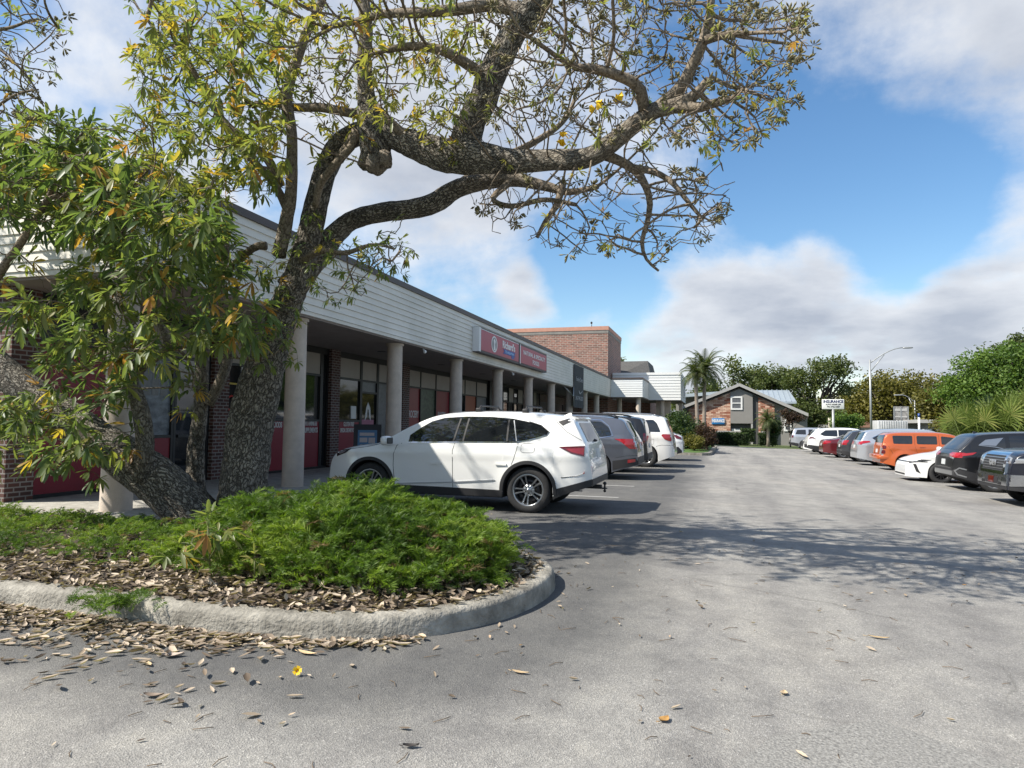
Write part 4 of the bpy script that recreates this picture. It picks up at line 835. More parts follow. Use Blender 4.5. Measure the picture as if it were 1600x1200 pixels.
# planter soil, rising to the middle
def inside(x, y, poly):
    c = False; k = len(poly); j = k - 1
    for i in range(k):
        if (poly[i][1] > y) != (poly[j][1] > y) and x < (poly[j][0] - poly[i][0]) * (y - poly[i][1]) / (poly[j][1] - poly[i][1]) + poly[i][0]: c = not c
        j = i
    return c
PL = [tuple(p) for p in KP] + [(-6.72, 6.8), (-14, 6.8)]
KPA = np.array(KP)
def edge_dist(x, y): return float(np.min(np.hypot(KPA[:, 0] - x, KPA[:, 1] - y)))
def soil_z(x, y):
    d = edge_dist(x, y); return .10 + .13 * min(1, d / 1.3) ** .8 + .015 * math.sin(3.1 * x) * math.cos(2.7 * y)
sx = np.linspace(-14, -1.3, 90); sy = np.linspace(3.9, 8.8, 36)
sheet('planter_soil', list(sx), list(sy), lambda x, y: soil_z(x, y) if inside(x, y, PL) else .06, M['soil'], keep=lambda x, y: inside(x, y, PL) and edge_dist(x, y) > .12)

# ------------------------------------------------------------------ the shopping plaza
M['siding'] = mat('white_siding', (.58, .56, .50), .6, vscale=.8, col2=(.74, .71, .645), stretch=(1, 1, 1.2))
M['cap'] = mat('brown_metal_cap', (.065, .047, .042), .5, var=.2, vscale=3)
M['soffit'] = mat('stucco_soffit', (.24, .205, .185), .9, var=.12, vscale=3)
M['column'] = mat('tan_stucco', (.52, .445, .375), .85, var=.12, vscale=5, bump=.35, bscale=90)
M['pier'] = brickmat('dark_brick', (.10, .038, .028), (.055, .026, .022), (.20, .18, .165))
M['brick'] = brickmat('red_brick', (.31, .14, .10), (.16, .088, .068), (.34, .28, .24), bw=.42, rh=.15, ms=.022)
M['coping'] = mat('pink_coping', (.48, .25, .18), .8, var=.12, vscale=2)
M['greyband'] = mat('grey_band', (.22, .21, .19), .8, var=.2, vscale=2)
M['red_panel'] = mat('red_panel', (.20, .012, .022), .45, var=.1, vscale=2)
M['red_film'] = mat('red_film', (.22, .022, .030), .3, var=.08, vscale=2)
M['orange_film'] = mat('orange_film', (.30, .075, .03), .4)
M['tan_panel'] = mat('tan_panel', (.36, .32, .28), .8, var=.06, vscale=2)
M['mullion'] = mat('black_aluminium', (.010, .010, .011), .4)
M['shopglass'] = mat('shop_glass', (.012, .014, .016), .04, spec=.8)
M['lettering'] = mat('white_lettering', (.58, .57, .55), .6)
M['mural'] = mat('mural_print', (.04, .05, .065), .35, vscale=5, col2=(.22, .25, .28), stretch=(1, 1, 1.6))
M['plantprint'] = mat('leaf_print', (.010, .02, .012), .3, vscale=7, col2=(.09, .13, .085))
M['greyfilm'] = mat('grey_window_film', (.12, .125, .135), .3, var=.3, vscale=8)
M['yellow'] = mat('yellow_strip', (.5, .36, .04), .5)
M['shingle'] = mat('grey_shingle', (.09, .088, .085), .9, var=.35, vscale=9)
M['white_trim'] = mat('white_trim', (.74, .74, .72), .5)
M['white_siding_far'] = mat('white_siding_far', (.66, .67, .66), .6, var=.03, vscale=2)
plaza = thing('shopping_plaza', 'long one-storey shopping plaza with white siding fascia, tan columns and red-panelled storefronts', 'building', (-9.2, 30, 0))
XF, XW, YE, YB = -7.85, -10.7, 7.64, 53.15
def siding(mb, p0, p1, z0, z1, nrm, n):
    """lap boards between two plan points; nrm points outward"""
    h = (z1 - z0) / n
    for i in range(n):
        a, b = z0 + i * h, z0 + (i + 1) * h
        o1, o2, bk = .030, .005, -.03
        P = lambda q, o, z: (q[0] + nrm[0] * o, q[1] + nrm[1] * o, z)
        v = [P(p0, o1, a), P(p1, o1, a), P(p1, o2, b), P(p0, o2, b), P(p0, bk, a), P(p1, bk, a), P(p1, bk, b), P(p0, bk, b)]
        mb.add(v, [(0, 1, 2, 3), (0, 4, 5, 1), (3, 2, 6, 7), (0, 3, 7, 4), (1, 5, 6, 2)], 0)
mb = MB(); siding(mb, (XF, YE), (XF, YB), 3.68, 5.0, (1, 0), 9); mb.box((XF - .03, YE, 3.60), (XF + .012, YB, 3.675)); mb.build('fascia', M['siding'], plaza)
mb = MB(); siding(mb, (-24, YE), (XF - .035, YE), 3.68, 5.0, (0, -1), 9); mb.box((-24, YE - .012, 3.60), (XF - .035, YE + .03, 3.675)); mb.build('fascia', M['siding'], plaza)
mb = MB(); mb.box((XF - .03, YE - .012, 3.60), (XF + .045, YE + .03, 5.0)); mb.build('corner_trim', M['white_trim'], plaza)
mb = MB(); mb.box((XF - .25, YE - .05, 5.0), (XF + .05, YB + .25, 5.14)); mb.box((-24, YE - .05, 5.0), (XF - .252, YE + .25, 5.14)); mb.build('roof_cap', M['cap'], plaza)
mb = MB(); mb.box((-24, YE + .252, 4.7), (XF - .252, 66, 4.95)); mb.build('roof', M['shingle'], plaza)
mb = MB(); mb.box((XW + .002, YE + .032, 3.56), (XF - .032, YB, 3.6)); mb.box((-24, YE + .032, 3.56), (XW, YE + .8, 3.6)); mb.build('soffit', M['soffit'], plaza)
mb = MB(); mb.box((XW - .3, YE + .68, 3.44), (XW, 53, 3.56)); mb.build('header', M['mullion'], plaza)
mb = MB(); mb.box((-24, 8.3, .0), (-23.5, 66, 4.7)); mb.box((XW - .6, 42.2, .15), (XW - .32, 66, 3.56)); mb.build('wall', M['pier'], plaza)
mb = MB(); mb.box((-23, YE + .75, 0), (-11.2, YE + 1.0, 3.56)); mb.build('wall', M['pier'], plaza)
# columns
cY = [7.89, 12.0, 16.45, 20.95, 25.4, 30.0, 34.5, 39.1, 43.9, 48.6]
col0 = None
for y in cY:
    if col0 is None:
        mb = MB(); mb.lathe([(.215, .12), (.212, .4), (.205, 2), (.198, 3.555)], c=(-8.33, y, 0), n=28); mb.lathe([(.235, 3.50), (.235, 3.558)], c=(-8.33, y, 0), n=28)
        col0 = mb.build('column', M['column'], plaza)
    else:
        c = col0.copy(); COL.objects.link(c); c.parent = plaza; c.location = (.13, y - cY[0], 0)
# recessed ceiling lights, spot lamps under the fascia
for y in (13.5, 18.2, 22.8, 27.4, 32):
    mb = MB(); mb.lathe([(.001, 3.545), (.10, 3.548), (.14, 3.552), (.14, 3.57)], c=(-9.5, y, 0), n=18); mb.build('ceiling_lamp', M['mullion'], plaza)
for y in (17.7, 26.5):
    mb = MB(); mb.tube([(XF - .1, y, 3.57), (XF - .06, y, 3.50)], .022, 8); mb.ball((XF - .04, y, 3.47), (.05, .045, .05), 8); mb.build('spot_lamp', M['white_trim'], plaza)
# storefront pieces
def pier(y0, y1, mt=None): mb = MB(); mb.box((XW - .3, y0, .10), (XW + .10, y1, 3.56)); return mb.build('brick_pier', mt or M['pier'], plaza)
def pane(nm, y0, y1, z0, z1, mt, d=0.0, parent=None):
    mb = MB(); mb.box((XW - .10 + d, y0, z0), (XW - .05 + d, y1, z1)); return mb.build(nm, mt, parent or plaza)
def frame(y0, y1, z0, z1, bars_y=(), bars_z=(), t=.06):
    mb = MB(); mb.box((XW - .12, y0, z0), (XW, y0 + t, z1)); mb.box((XW - .12, y1 - t, z0), (XW, y1, z1))
    mb.box((XW - .12, y0 + t, z0), (XW - .002, y1 - t, z0 + t)); mb.box((XW - .12, y0 + t, z1 - t), (XW - .002, y1 - t, z1))
    for y in bars_y: mb.box((XW - .12, y - t / 2, z0 + t), (XW - .001, y + t / 2, z1 - t))
    for z in bars_z: mb.box((XW - .12, y0 + t, z - t / 2), (XW - .004, y1 - t, z + t / 2))
    return mb.build('window_frame', M['mullion'], plaza)
def unit(y0, y1, bars, red_top=1.49, glass=None, transom=True, base='red_panel'):
    f = frame(y0, y1, .15, 3.44, bars, (2.77, red_top))
    e = [y0] + list(bars) + [y1]
    for a, b in zip(e[:-1], e[1:]):
        if transom: pane('transom_panel', a + .03, b - .03, 2.80, 3.38, M['tan_panel'], .02)
        pane('window_pane', a + .03, b - .03, red_top + .03, 2.74, glass or M['shopglass'])
        pane('kick_panel', a + .03, b - .03, .2, red_top - .03, M[base], .025)
    return f
pier(7.95, 8.42)
pane('kick_panel', 8.45, 10.08, .2, 2.74, M['red_panel']); pane('transom_panel', 8.45, 10.08, 2.8, 3.4, M['mullion'])
frame(8.43, 10.12, .15, 3.44, (), (2.77,))
frame(10.13, 11.46, .15, 3.44, (), (2.77, 1.13)); pane('transom_panel', 10.16, 11.43, 2.8, 3.38, M['tan_panel'], .02); pane('mural', 10.16, 11.43, 1.16, 2.74, M['mural']); pane('kick_panel', 10.16, 11.43, .2, 1.10, M['red_panel'], .025)
# a shop interior printed on the mural: shelves and a pale counter
mb = MB()
for k in range(5): mb.box((XW - .05, 10.25 + .22 * k, 1.95), (XW - .046, 10.42 + .22 * k, 2.45))
mb.add([(XW - .046, 10.2, 1.30), (XW - .046, 10.75, 1.62), (XW - .046, 10.75, 1.80), (XW - .046, 10.2, 1.62)], [(0, 1, 2, 3)]); mb.build('mural_shelves', M['greyfilm'], plaza)
frame(11.47, 12.48, .15, 3.44, (), (2.77, 2.30)); pane('transom_panel', 11.5, 12.45, 2.8, 3.38, M['tan_panel'], .02); pane('window_pane', 11.5, 12.45, 2.33, 2.74, M['shopglass'])
d = pane('shop_door', 11.54, 12.42, .2, 2.27, M['shopglass']); pane('push_bar', 11.6, 12.36, 1.1, 1.16, M['mullion'], .05, d)
pier(12.5, 12.98)
unit(13.0, 16.92, (14.6, 15.75), 1.49)
pane('yellow_strip', 13.1, 14.5, 2.30, 2.34, M['yellow'], .03)
frame(16.93, 17.26, .15, 3.44); pane('window_pane', 16.98, 17.2, .2, 3.38, M['shopglass'])
pier(17.27, 17.74)
unit(17.75, 19.18, (), 1.49); pane('notice', 18.62, 18.92, 1.56, 1.95, M['lettering'], .03)
frame(19.19, 20.28, .15, 3.44, (), (2.77, 2.40)); pane('transom_panel', 19.22, 20.25, 2.8, 3.38, M['tan_panel'], .02); pane('window_pane', 19.22, 20.25, 2.43, 2.74, M['greyfilm'])
d = pane('shop_door', 19.28, 20.2, .2, 2.36, M['shopglass'])
frame(20.29, 21.9, .15, 3.44, (21.3,), (2.77, .75)); pane('transom_panel', 20.32, 21.27, 2.8, 3.38, M['tan_panel'], .02); pane('window_pane', 20.32, 21.27, .78, 2.74, M['greyfilm']); pane('kick_panel', 20.32, 21.27, .2, .72, M['red_panel'], .02); pane('window_pane', 21.33, 21.86, .2, 3.38, M['shopglass'])
pier(21.95, 22.5)
f = frame(22.52, 26.75, .15, 3.44, (23.72, 25.2), (2.77,))
for a, b, mt in ((22.55, 23.69, 'red_film'), (23.75, 25.17, 'plantprint'), (25.23, 26.72, 'red_film')):
    pane('transom_panel', a, b, 2.8, 3.38, M['tan_panel'], .02); pane('window_pane', a, b, .2, 2.74, M[mt])
pier(26.8, 27.5)
frame(27.5, 31.6, .15, 3.44, (28.5, 30.02), (2.72,))
for a, b, mt in ((27.53, 28.47, 'shopglass'), (28.53, 29.99, 'orange_film'), (30.05, 31.57, 'greyfilm')):
    pane('transom_panel', a, b, 2.75, 3.38, M['tan_panel'], .02); pane('window_pane', a, b, .2, 2.69, M[mt])
pier(31.65, 33.0, M['mullion'])
frame(33.0, 42.1, .15, 3.44, (34.2, 35.2, 36.2, 37.0, 38.1, 39.4, 40.4, 41.3), (2.6,))
e = [33, 34.2, 35.2, 36.2, 37.0, 38.1, 39.4, 40.4, 41.3, 42.1]
for i, (a, b) in enumerate(zip(e[:-1], e[1:])):
    pane('window_pane', a + .03, b - .03, .2, 2.57, M['shopglass']); pane('transom_panel', a + .03, b - .03, 2.63, 3.38, M['tan_panel'] if i in (2, 4, 7) else M['shopglass'], .01)
for y in (43.0, 46.5, 50.0): pane('dark_opening', y, y + 2.2, .15, 2.9, M['mullion'], -.22)
# lettering on the storefront
def front_text(body, y, z, size, sx=1.0, mt=None, d=.0, sp=1.0, bold=.0): return text_mesh('lettering', body, size, mt or M['lettering'], frame_mat((XW - .018 + d, y, z), (0, 1, 0), (0, 0, 1)), plaza, extrude=.004, sx=sx, bold=bold, space=sp)
front_text('FOODS', 14.95, 1.36, .20, .62, bold=.004)
front_text('VITAMINS &\nSUPPLEMENTS', 16.46, 1.31, .19, .56, bold=.004)
front_text('GLUTEN FREE', 18.5, 1.385, .18, .56, bold=.004); front_text('SPECIAL DIETARY FOODS', 18.5, 1.20, .17, .50, bold=.004)
front_text('GROCERY', 23.12, 1.76, .36, .62, bold=.006, d=-.028); front_text('BAKERY', 25.9, 1.76, .36, .62, bold=.006, d=-.028)
# open sign ring and paper by the pier, poster on the door
mb = MB()
for a0 in range(24):
    a, b = 2 * math.pi * a0 / 24, 2 * math.pi * (a0 + 1) / 24; mb.tube([(XW + .0, 13.18 + .15 * math.cos(a), 1.86 + .17 * math.sin(a)), (XW + .0, 13.18 + .15 * math.cos(b), 1.86 + .17 * math.sin(b))], .022, 5)
mb.build('ring_sign', mat('sign_red', (.55, .04, .03), .5), plaza)
pane('notice', 13.02, 13.3, 1.32, 1.62, M['lettering'], .04)
mb = MB()
poly = [(19.52 + .0, 1.50), (19.60, 1.92), (19.72, 2.10), (19.86, 1.92), (19.92, 1.50), (19.80, 1.62), (19.76, 1.86), (19.70, 1.88), (19.66, 1.64)]
mb.prism([(a, b) for a, b in poly], 0, XW - .048, XW - .042); mb.build('door_emblem', M['lettering'], plaza)
mb = MB(); mb.prism([(19.34, 1.38), (20.12, 1.38), (20.12, 1.54), (19.34, 1.54)], 0, XW - .049, XW - .044); mb.build('door_band', mat('dusky_pink', (.30, .10, .16), .5), plaza)
mb = MB(); mb.prism([(19.4, 1.05), (20.1, .95), (20.1, 1.1), (19.8, 1.2), (19.4, 1.3)], 0, XW - .049, XW - .044); mb.build('door_picture', M['greyfilm'], plaza)

# corner bay and the upper box at the far end
mb = MB(); siding(mb, (XF + .03, YB), (-5.38, YB), 3.62, 4.98, (0, -1), 8); siding(mb, (-5.38, YB + .0), (-5.38, 58.0), 3.62, 4.98, (1, 0), 8); mb.build('fascia', M['white_siding_far'], plaza)
mb = MB(); mb.box((XF + .052, YB - .05, 4.98), (-5.33, 58, 5.12)); mb.build('roof_cap', M['cap'], plaza)
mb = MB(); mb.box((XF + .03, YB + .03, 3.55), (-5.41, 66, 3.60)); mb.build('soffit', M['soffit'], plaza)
mb = MB(); siding(mb, (-8.4, 58.0), (-2.75, 58.0), 3.55, 5.66, (0, -1), 9); siding(mb, (-2.75, 58.0), (-2.75, 67), 3.55, 5.66, (1, 0), 9); mb.build('upper_storey', M['white_siding_far'], plaza)
mb = MB(); mb.box((-8.4, 57.94, 5.66), (-2.69, 67, 5.86)); mb.build('parapet_trim', M['white_trim'], plaza)
mb = MB(); mb.box((-5.38, 58.03, 3.50), (-2.78, 67, 3.55)); mb.build('soffit', M['cap'], plaza)
mb = MB(); mb.box((-2.72, 60.2, 4.0), (-2.68, 63.8, 5.3)); wf = mb.build('window', M['shopglass'], plaza)
mb = MB()
for y in (60.1, 61.3, 62.5, 63.7): mb.box((-2.73, y, 3.9), (-2.62, y + .16, 5.4))
mb.build('shutter', M['white_trim'], wf)
for (x, y, r) in ((-5.75, 53.6, .2), (-4.3, 58.6, .2), (-7.4, 55, .2)):
    mb = MB(); mb.lathe([(r, 0), (r * .95, 3.55)], c=(x, y, 0), n=20); mb.build('column', M['column'], plaza)
mb = MB(); mb.box((-4.9, 59.5, 0), (-3.7, 60.5, 3.5)); mb.build('corner_pier', M['column'], plaza)
mb = MB(); mb.box((-3.2, 64, 0), (-2.9, 65, 3.5)); mb.build('corner_pier', M['column'], plaza)
# brick tower and shingled roof behind
tower = thing('brick_tower', 'tall red brick tower block rising behind the plaza roof, pink coping on top', 'building', (-12, 58, 0))
mb = MB(); mb.box((-17.6, 56, 0), (-8.5, 64, 9.05)); mb.build('wall', M['brick'], tower)
mb = MB(); mb.box((-17.62, 55.97, 9.05), (-8.47, 64.03, 9.30)); mb.build('grey_band', M['greyband'], tower)
mb = MB(); mb.box((-17.64, 55.94, 9.30), (-8.44, 64.05, 9.62)); mb.build('coping', M['coping'], tower)
mb = MB(); mb.tube([(-9.9, 56.2, 9.62), (-9.9, 56.2, 9.86)], .03, 6); mb.ball((-9.9, 56.1, 9.95), (.09, .14, .10), 8); mb.build('vent_pipe', M['mullion'], tower)
shed = thing('roof_house', 'grey shingled hip roof rising behind the white upper box', 'building', (-8, 68, 0))
mb = MB(); mb.add([(-9.6, 64.2, 5.7), (-5.9, 66, 5.9), (-5.9, 74, 5.9), (-9.6, 74, 5.7), (-9.6, 66.5, 7.62), (-6.3, 67.2, 7.7), (-6.3, 73, 7.7), (-9.6, 73, 7.62)], [(0, 1, 5, 4), (1, 2, 6, 5), (4, 5, 6, 7), (2, 3, 7, 6), (0, 4, 7, 3)]); mb.build('roof', M['shingle'], shed)
mb = MB(); mb.box((-9.6, 66.6, 0), (-6.0, 73, 5.9)); mb.build('wall', M['brick'], shed)

# box sign on the fascia
sg = thing('shop_sign', 'red two-panel box sign on the white fascia reading Richard\'s Foodporium', 'sign', (XF + .1, 26.2, 4.3))
M['sign_red'] = mat('sign_face', (.36, .035, .065), .4, var=.05, vscale=3); M['sign_white'] = mat('sign_white', (.72, .72, .71), .5); M['sign_blue'] = mat('sign_blue', (.04, .09, .30), .5)
mb = MB(); mb.box((XF + .03, 21.5, 3.86), (XF + .26, 26.3, 4.72)); mb.box((XF + .03, 26.38, 3.86), (XF + .26, 31.0, 4.72)); mb.build('cabinet', mat('dark_cabinet', (.05, .035, .035), .5), sg)
for a, b in ((21.62, 26.2), (26.5, 30.9)):
    mb = MB(); mb.box((XF + .262, a, 3.94), (XF + .272, b, 4.64)); mb.build('sign_panel', M['sign_red'], sg)
mb = MB(); mb.box((XF + .03, 21.42, 3.88), (XF + .275, 21.60, 4.70)); mb.box((XF + .262, 26.40, 3.9), (XF + .276, 26.49, 4.68)); mb.box((XF + .262, 21.6, 4.645), (XF + .276, 26.2, 4.67)); mb.build('retainer', M['sign_white'], sg)
XS = XF + .275
mb = MB(); el_ = [(23.05 + .34 * math.cos(a), 4.29 + .29 * math.sin(a)) for a in np.linspace(0, 2 * math.pi, 28, endpoint=False)]; mb.prism(el_, 0, XS - .002, XS + .006); em = mb.build('oval_emblem', M['sign_white'], sg)
mb = MB(); mb.prism([(23.05 + .27 * math.cos(a), 4.29 + .24 * math.sin(a)) for a in np.linspace(0, 2 * math.pi, 28, endpoint=False)], 0, XS + .006, XS + .009); mb.build('emblem_ground', M['greyfilm'], em)
mb = MB(); mb.prism([(22.95, 4.08), (23.0, 4.3), (22.93, 4.42), (23.06, 4.50), (23.16, 4.40), (23.10, 4.28), (23.18, 4.08)], 0, XS + .009, XS + .012); mb.build('emblem_figure', M['sign_white'], em)
def sign_text(body, y, z, size, sx, mt=None, bold=.0, d=0): return text_mesh('lettering', body, size, mt or M['sign_white'], frame_mat((XS + d, y, z), (0, 1, 0), (0, 0, 1)), sg, extrude=.006, sx=sx, bold=bold)
sign_text("Richard's", 24.85, 4.40, .36, 1.25, bold=.012)
mb = MB(); mb.prism([(24.1, 4.07), (25.75, 4.07), (25.6, 4.155), (25.75, 4.25), (24.1, 4.25), (24.25, 4.155)], 0, XS - .002, XS + .004); mb.prism([(25.2, 3.98), (25.6, 3.98), (25.5, 4.07), (25.2, 4.07)], 0, XS - .002, XS + .003); mb.build('blue_ribbon', M['sign_blue'], sg)
sign_text('Foodporium', 24.92, 4.16, .155, 1.45, mat('pale_blue', (.32, .5, .75), .5), .003, .006)
sign_text('NATURAL & SPECIALTY', 28.75, 4.40, .25, 1.42, bold=.004); sign_text('FOODS', 28.95, 4.11, .25, 1.35, bold=.004)
# hanging banner and its bracket
bn = thing('hanging_banner', 'faded black vertical banner with grey script hanging down the fascia', 'banner', (XF + .1, 40, 3.7))
M['banner'] = mat('banner_cloth', (.045, .047, .05), .85, var=.35, vscale=4, stretch=(1, 4, 1)); M['banner_ink'] = mat('banner_ink', (.33, .33, .34), .8)
vs = []; ny, nz_ = 12, 16
for j in range(nz_ + 1):
    for i in range(ny + 1):
        vs.append((XF + .07 + .02 * math.sin(i * 1.9 + j * .2) * (j / nz_), 38.4 + 3.0 * i / ny, 4.93 - 2.5 * j / nz_))
mb = MB(); mb.add(vs, [(j * (ny + 1) + i, (j + 1) * (ny + 1) + i, (j + 1) * (ny + 1) + i + 1, j * (ny + 1) + i + 1) for j in range(nz_) for i in range(ny)], 0, True); mb.build('cloth', M['banner'], bn)
def ban_text(b, z, s, sx, sh=.25): return text_mesh('lettering', b, s, M['banner_ink'], frame_mat((XF + .10, 39.9, z), (0, 1, 0), (0, 0, 1)), bn, extrude=.004, sx=sx, shear=sh, bold=.004)
ban_text('Family Dent', 4.10, .36, 1.15); ban_text('345-794-2207', 2.98, .34, 1.2, 0)
mb = MB(); mb.prism([(39.7, 3.5), (40.2, 3.32), (40.9, 3.5), (41.2, 3.72), (40.8, 3.42), (40.2, 3.25), (39.8, 3.3)], 0, XF + .098, XF + .104); mb.build('swoosh', M['banner_ink'], bn)
mb = MB(); mb.tube([(XF - .3, 37.4, 3.58), (XF + .06, 38.35, 3.05)], .03, 6); mb.tube([(XF + .06, 38.35, 3.6), (XF + .06, 38.35, 2.5)], .025, 6); mb.build('bracket', M['alloy'], bn)

# A-frame board behind the white SUV's nose
af = thing('sandwich_board', 'black A-frame board with a blue menu poster standing on the walkway', 'sign', (-9.3, 16.2, .15))
pA = atY(570, 690, 15.2); yA = 14.9
bx, by = atX(574, 690, -8.9)[0], atX(574, 690, -8.9)[1]; af.location = (bx, by, .15)
def tilt_box(mb, u0, u1, z0, z1, d0, d1, lean):
    v = []
    for z in (z0, z1):
        for (u, d) in ((u0, d0), (u1, d0), (u1, d1), (u0, d1)):
            v.append((u, d + lean * (1.25 - z), z))
    mb.add(v, [(0, 3, 2, 1), (4, 5, 6, 7), (0, 1, 5, 4), (1, 2, 6, 5), (2, 3, 7, 6), (3, 0, 4, 7)])
mb = MB(); tilt_box(mb, -.36, .36, 0, 1.25, -.03, .0, -.28); mb.build('front_leaf', M['plastic'], af, world=False)
mb = MB(); tilt_box(mb, -.36, .36, 0, 1.25, .03, .06, .28); mb.build('back_leaf', M['plastic'], af, world=False)
mb = MB(); tilt_box(mb, -.25, .25, .35, 1.10, -.036, -.031, -.28); po = mb.build('poster', mat('poster_blue', (.05, .14, .26), .4), af, world=False)
mb = MB()
for (a, b, z0, z1) in ((-.20, .18, .95, 1.03), (-.2, 0, .78, .9), (.03, .2, .76, .9), (-.18, .05, .62, .72), (.08, .2, .6, .7)): tilt_box(mb, a, b, z0, z1, -.040, -.037, -.28)
mb.build('poster_print', mat('poster_print', (.42, .36, .34), .5), po, world=False)
af.rotation_euler = (0, 0, R(28))

# ------------------------------------------------------------------ vegetation
def leaf_quads(C, size, aspect=.45, flat=0.0, dirs=None, droop=0.0):
    """one bent leaf (2 quads) at each centre; returns V, F"""
    n = len(C); C = np.asarray(C); size = np.broadcast_to(size, (n,))[:, None]
    if dirs is None:
        a = rng.normal(size=(n, 3)); a[:, 2] *= (1 - flat); a /= np.linalg.norm(a, axis=1, keepdims=True)
    else: a = dirs / np.linalg.norm(dirs, axis=1, keepdims=True)
    r = rng.normal(size=(n, 3)); r[:, 2] += flat * 0; b = np.cross(a, r); b /= np.linalg.norm(b, axis=1, keepdims=True)
    nn = np.cross(a, b)
    P0 = C; P3 = C + a * size
    mid = C + a * size * .5 + nn * size * .06
    L_ = mid + b * size * aspect / 2; R_ = mid - b * size * aspect / 2
    V = np.stack([P0, L_, P3, R_], 1).reshape(-1, 3)
    k = np.arange(n)[:, None] * 4
    return V, (k + np.array([[0, 1, 2, 3]]))
def clumps(centers, radii, per, size, flat=.3, squash=.7):
    n = len(centers)
    idx = np.repeat(np.arange(n), per); m_ = len(idx)
    d = rng.normal(size=(m_, 3)); d /= np.linalg.norm(d, axis=1, keepdims=True); r = rng.random(m_) ** .45
    P = centers[idx] + d * (r * radii[idx])[:, None] * np.array([1, 1, squash])
    V, Fc = leaf_quads(P, size * rng.uniform(.6, 1.3, m_), .6, flat)
    return V, Fc, idx
GREEN = {
 'oak': [(0, (.038, .055, .018)), (.5, (.078, .105, .030)), (1, (.155, .17, .055))],
 'olive': [(0, (.05, .050, .012)), (.5, (.12, .115, .022)), (1, (.22, .19, .04))],
 'bright': [(0, (.035, .072, .014)), (.5, (.082, .145, .026)), (1, (.17, .25, .045))],
 'shrub': [(0, (.012, .030, .010)), (.6, (.035, .065, .016)), (1, (.10, .12, .025))],
 'hedge': [(0, (.012, .028, .008)), (.7, (.03, .055, .012)), (1, (.07, .11, .025))],
 'palm': [(0, (.03, .05, .015)), (.5, (.06, .09, .025)), (1, (.14, .14, .05))],
}
for k_, v_ in list(GREEN.items()): M['leaf_' + k_] = leafmat('leaf_' + k_, v_, .6, .3)
M['bark_far'] = mat('far_bark', (.07, .055, .045), .9, var=.3, vscale=3)
M['palm_bark'] = mat('palm_bark', (.24, .20, .165), .9, var=.2, vscale=6, bump=.4, bscale=20)
def tree(name, label, base, crown, n, rad, per, lsize, leaf, trunk_r, cat='tree', group=None, gaps=0.0, flat=.3, squash=.7, limb=.35):
    """crown: list of (centre, radii) ellipsoids filled with clumps; trunk and limbs reach the clumps"""
    t = thing(name, label, cat, base, 0, group)
    cs = []
    vol = np.array([np.prod(r) ** .67 for c, r in crown]); vol = vol / vol.sum()
    for (c, r), f in zip(crown, vol):
        k = max(3, int(n * f)); d = rng.normal(size=(k, 3)); d /= np.linalg.norm(d, axis=1, keepdims=True)
        cs.append(np.array(c) + d * np.array(r) * (rng.random(k)[:, None] ** .4))
    cs = np.concatenate(cs); rr = rad * rng.uniform(.55, 1.25, len(cs))
    V, Fc, idx = clumps(cs, rr, per, lsize, flat, squash)
    ct = rng.uniform(0, 1, len(cs)); tint = np.clip(.5 * ct[idx] + .5 * rng.random(len(idx)), 0, 1)
    np_mesh('crown', V, Fc, M['leaf_' + leaf], t, tint)
    mb = MB(); b = np.array(base, float); top = np.mean([c for c, r in crown], axis=0)
    fork = b + (top - b) * .45; mb.tube([b - (0, 0, .2), b + (fork - b) * .5, fork], [trunk_r, trunk_r * .8, trunk_r * .7], 9)
    sel = rng.permutation(len(cs))[:max(6, int(len(cs) * limb))]
    for i in sel:
        p = cs[i]; mid = fork + (p - fork) * .5 + rng.normal(size=3) * .25 * rad + np.array([0, 0, .1 * rad]); mb.tube([fork - (fork - b) * .1, mid, p], [trunk_r * .35, trunk_r * .2, trunk_r * .06], 5)
    mb.build('trunk', M['bark_far'], t)
    return t
def gp(px, Y, z=None): p = atY(px, 660, Y); return (p[0], Y, gz(p[0], Y) if z is None else z)
def cr(px, py, Y, rpx, rpy, dy=None):
    c = atY(px, py, Y); s = np.linalg.norm(c - CAM) / F; return (tuple(c), (rpx * s, dy if dy else rpx * s * .8, rpy * s))
# far trees, left to right
tree('oak_tree', 'thin-crowned tree standing behind the palms and the grey house roof', gp(1140, 92), [cr(1120, 612, 92, 30, 24), cr(1150, 578, 92, 14, 16), cr(1165, 610, 92, 22, 22)], 70, 1.5, 85, .34, 'oak', .35, squash=.75)
tree('oak_tree', 'broad green oak behind the ridge of the grey house', gp(1205, 98), [cr(1195, 600, 98, 34, 26), cr(1225, 590, 98, 26, 18), cr(1180, 622, 98, 30, 18)], 120, 1.6, 100, .36, 'oak', .4)
tree('oak_tree', 'oak with open gnarled limbs leaning over the insurance sign', gp(1268, 84), [cr(1250, 600, 84, 26, 22), cr(1285, 582, 84, 26, 16), cr(1312, 572, 84, 16, 14), cr(1255, 640, 84, 34, 24), cr(1322, 606, 84, 11, 12), cr(1240, 660, 84, 40, 20)], 150, 1.25, 100, .30, 'oak', .55, limb=.5)
tree('oak_tree', 'tall olive-green oak directly behind the tall street lamp', gp(1392, 104), [cr(1370, 622, 104, 40, 30), cr(1410, 604, 104, 36, 22), cr(1345, 640, 104, 34, 20), cr(1440, 620, 104, 40, 28), cr(1400, 640, 104, 60, 16)], 210, 1.9, 100, .40, 'olive', .6, limb=.4)
tree('oak_tree', 'olive-green oak with drooping branches beside the bright green tree', gp(1478, 96), [cr(1470, 625, 96, 30, 24), cr(1490, 645, 96, 30, 20), cr(1455, 645, 96, 24, 12)], 110, 1.6, 100, .36, 'olive', .4)
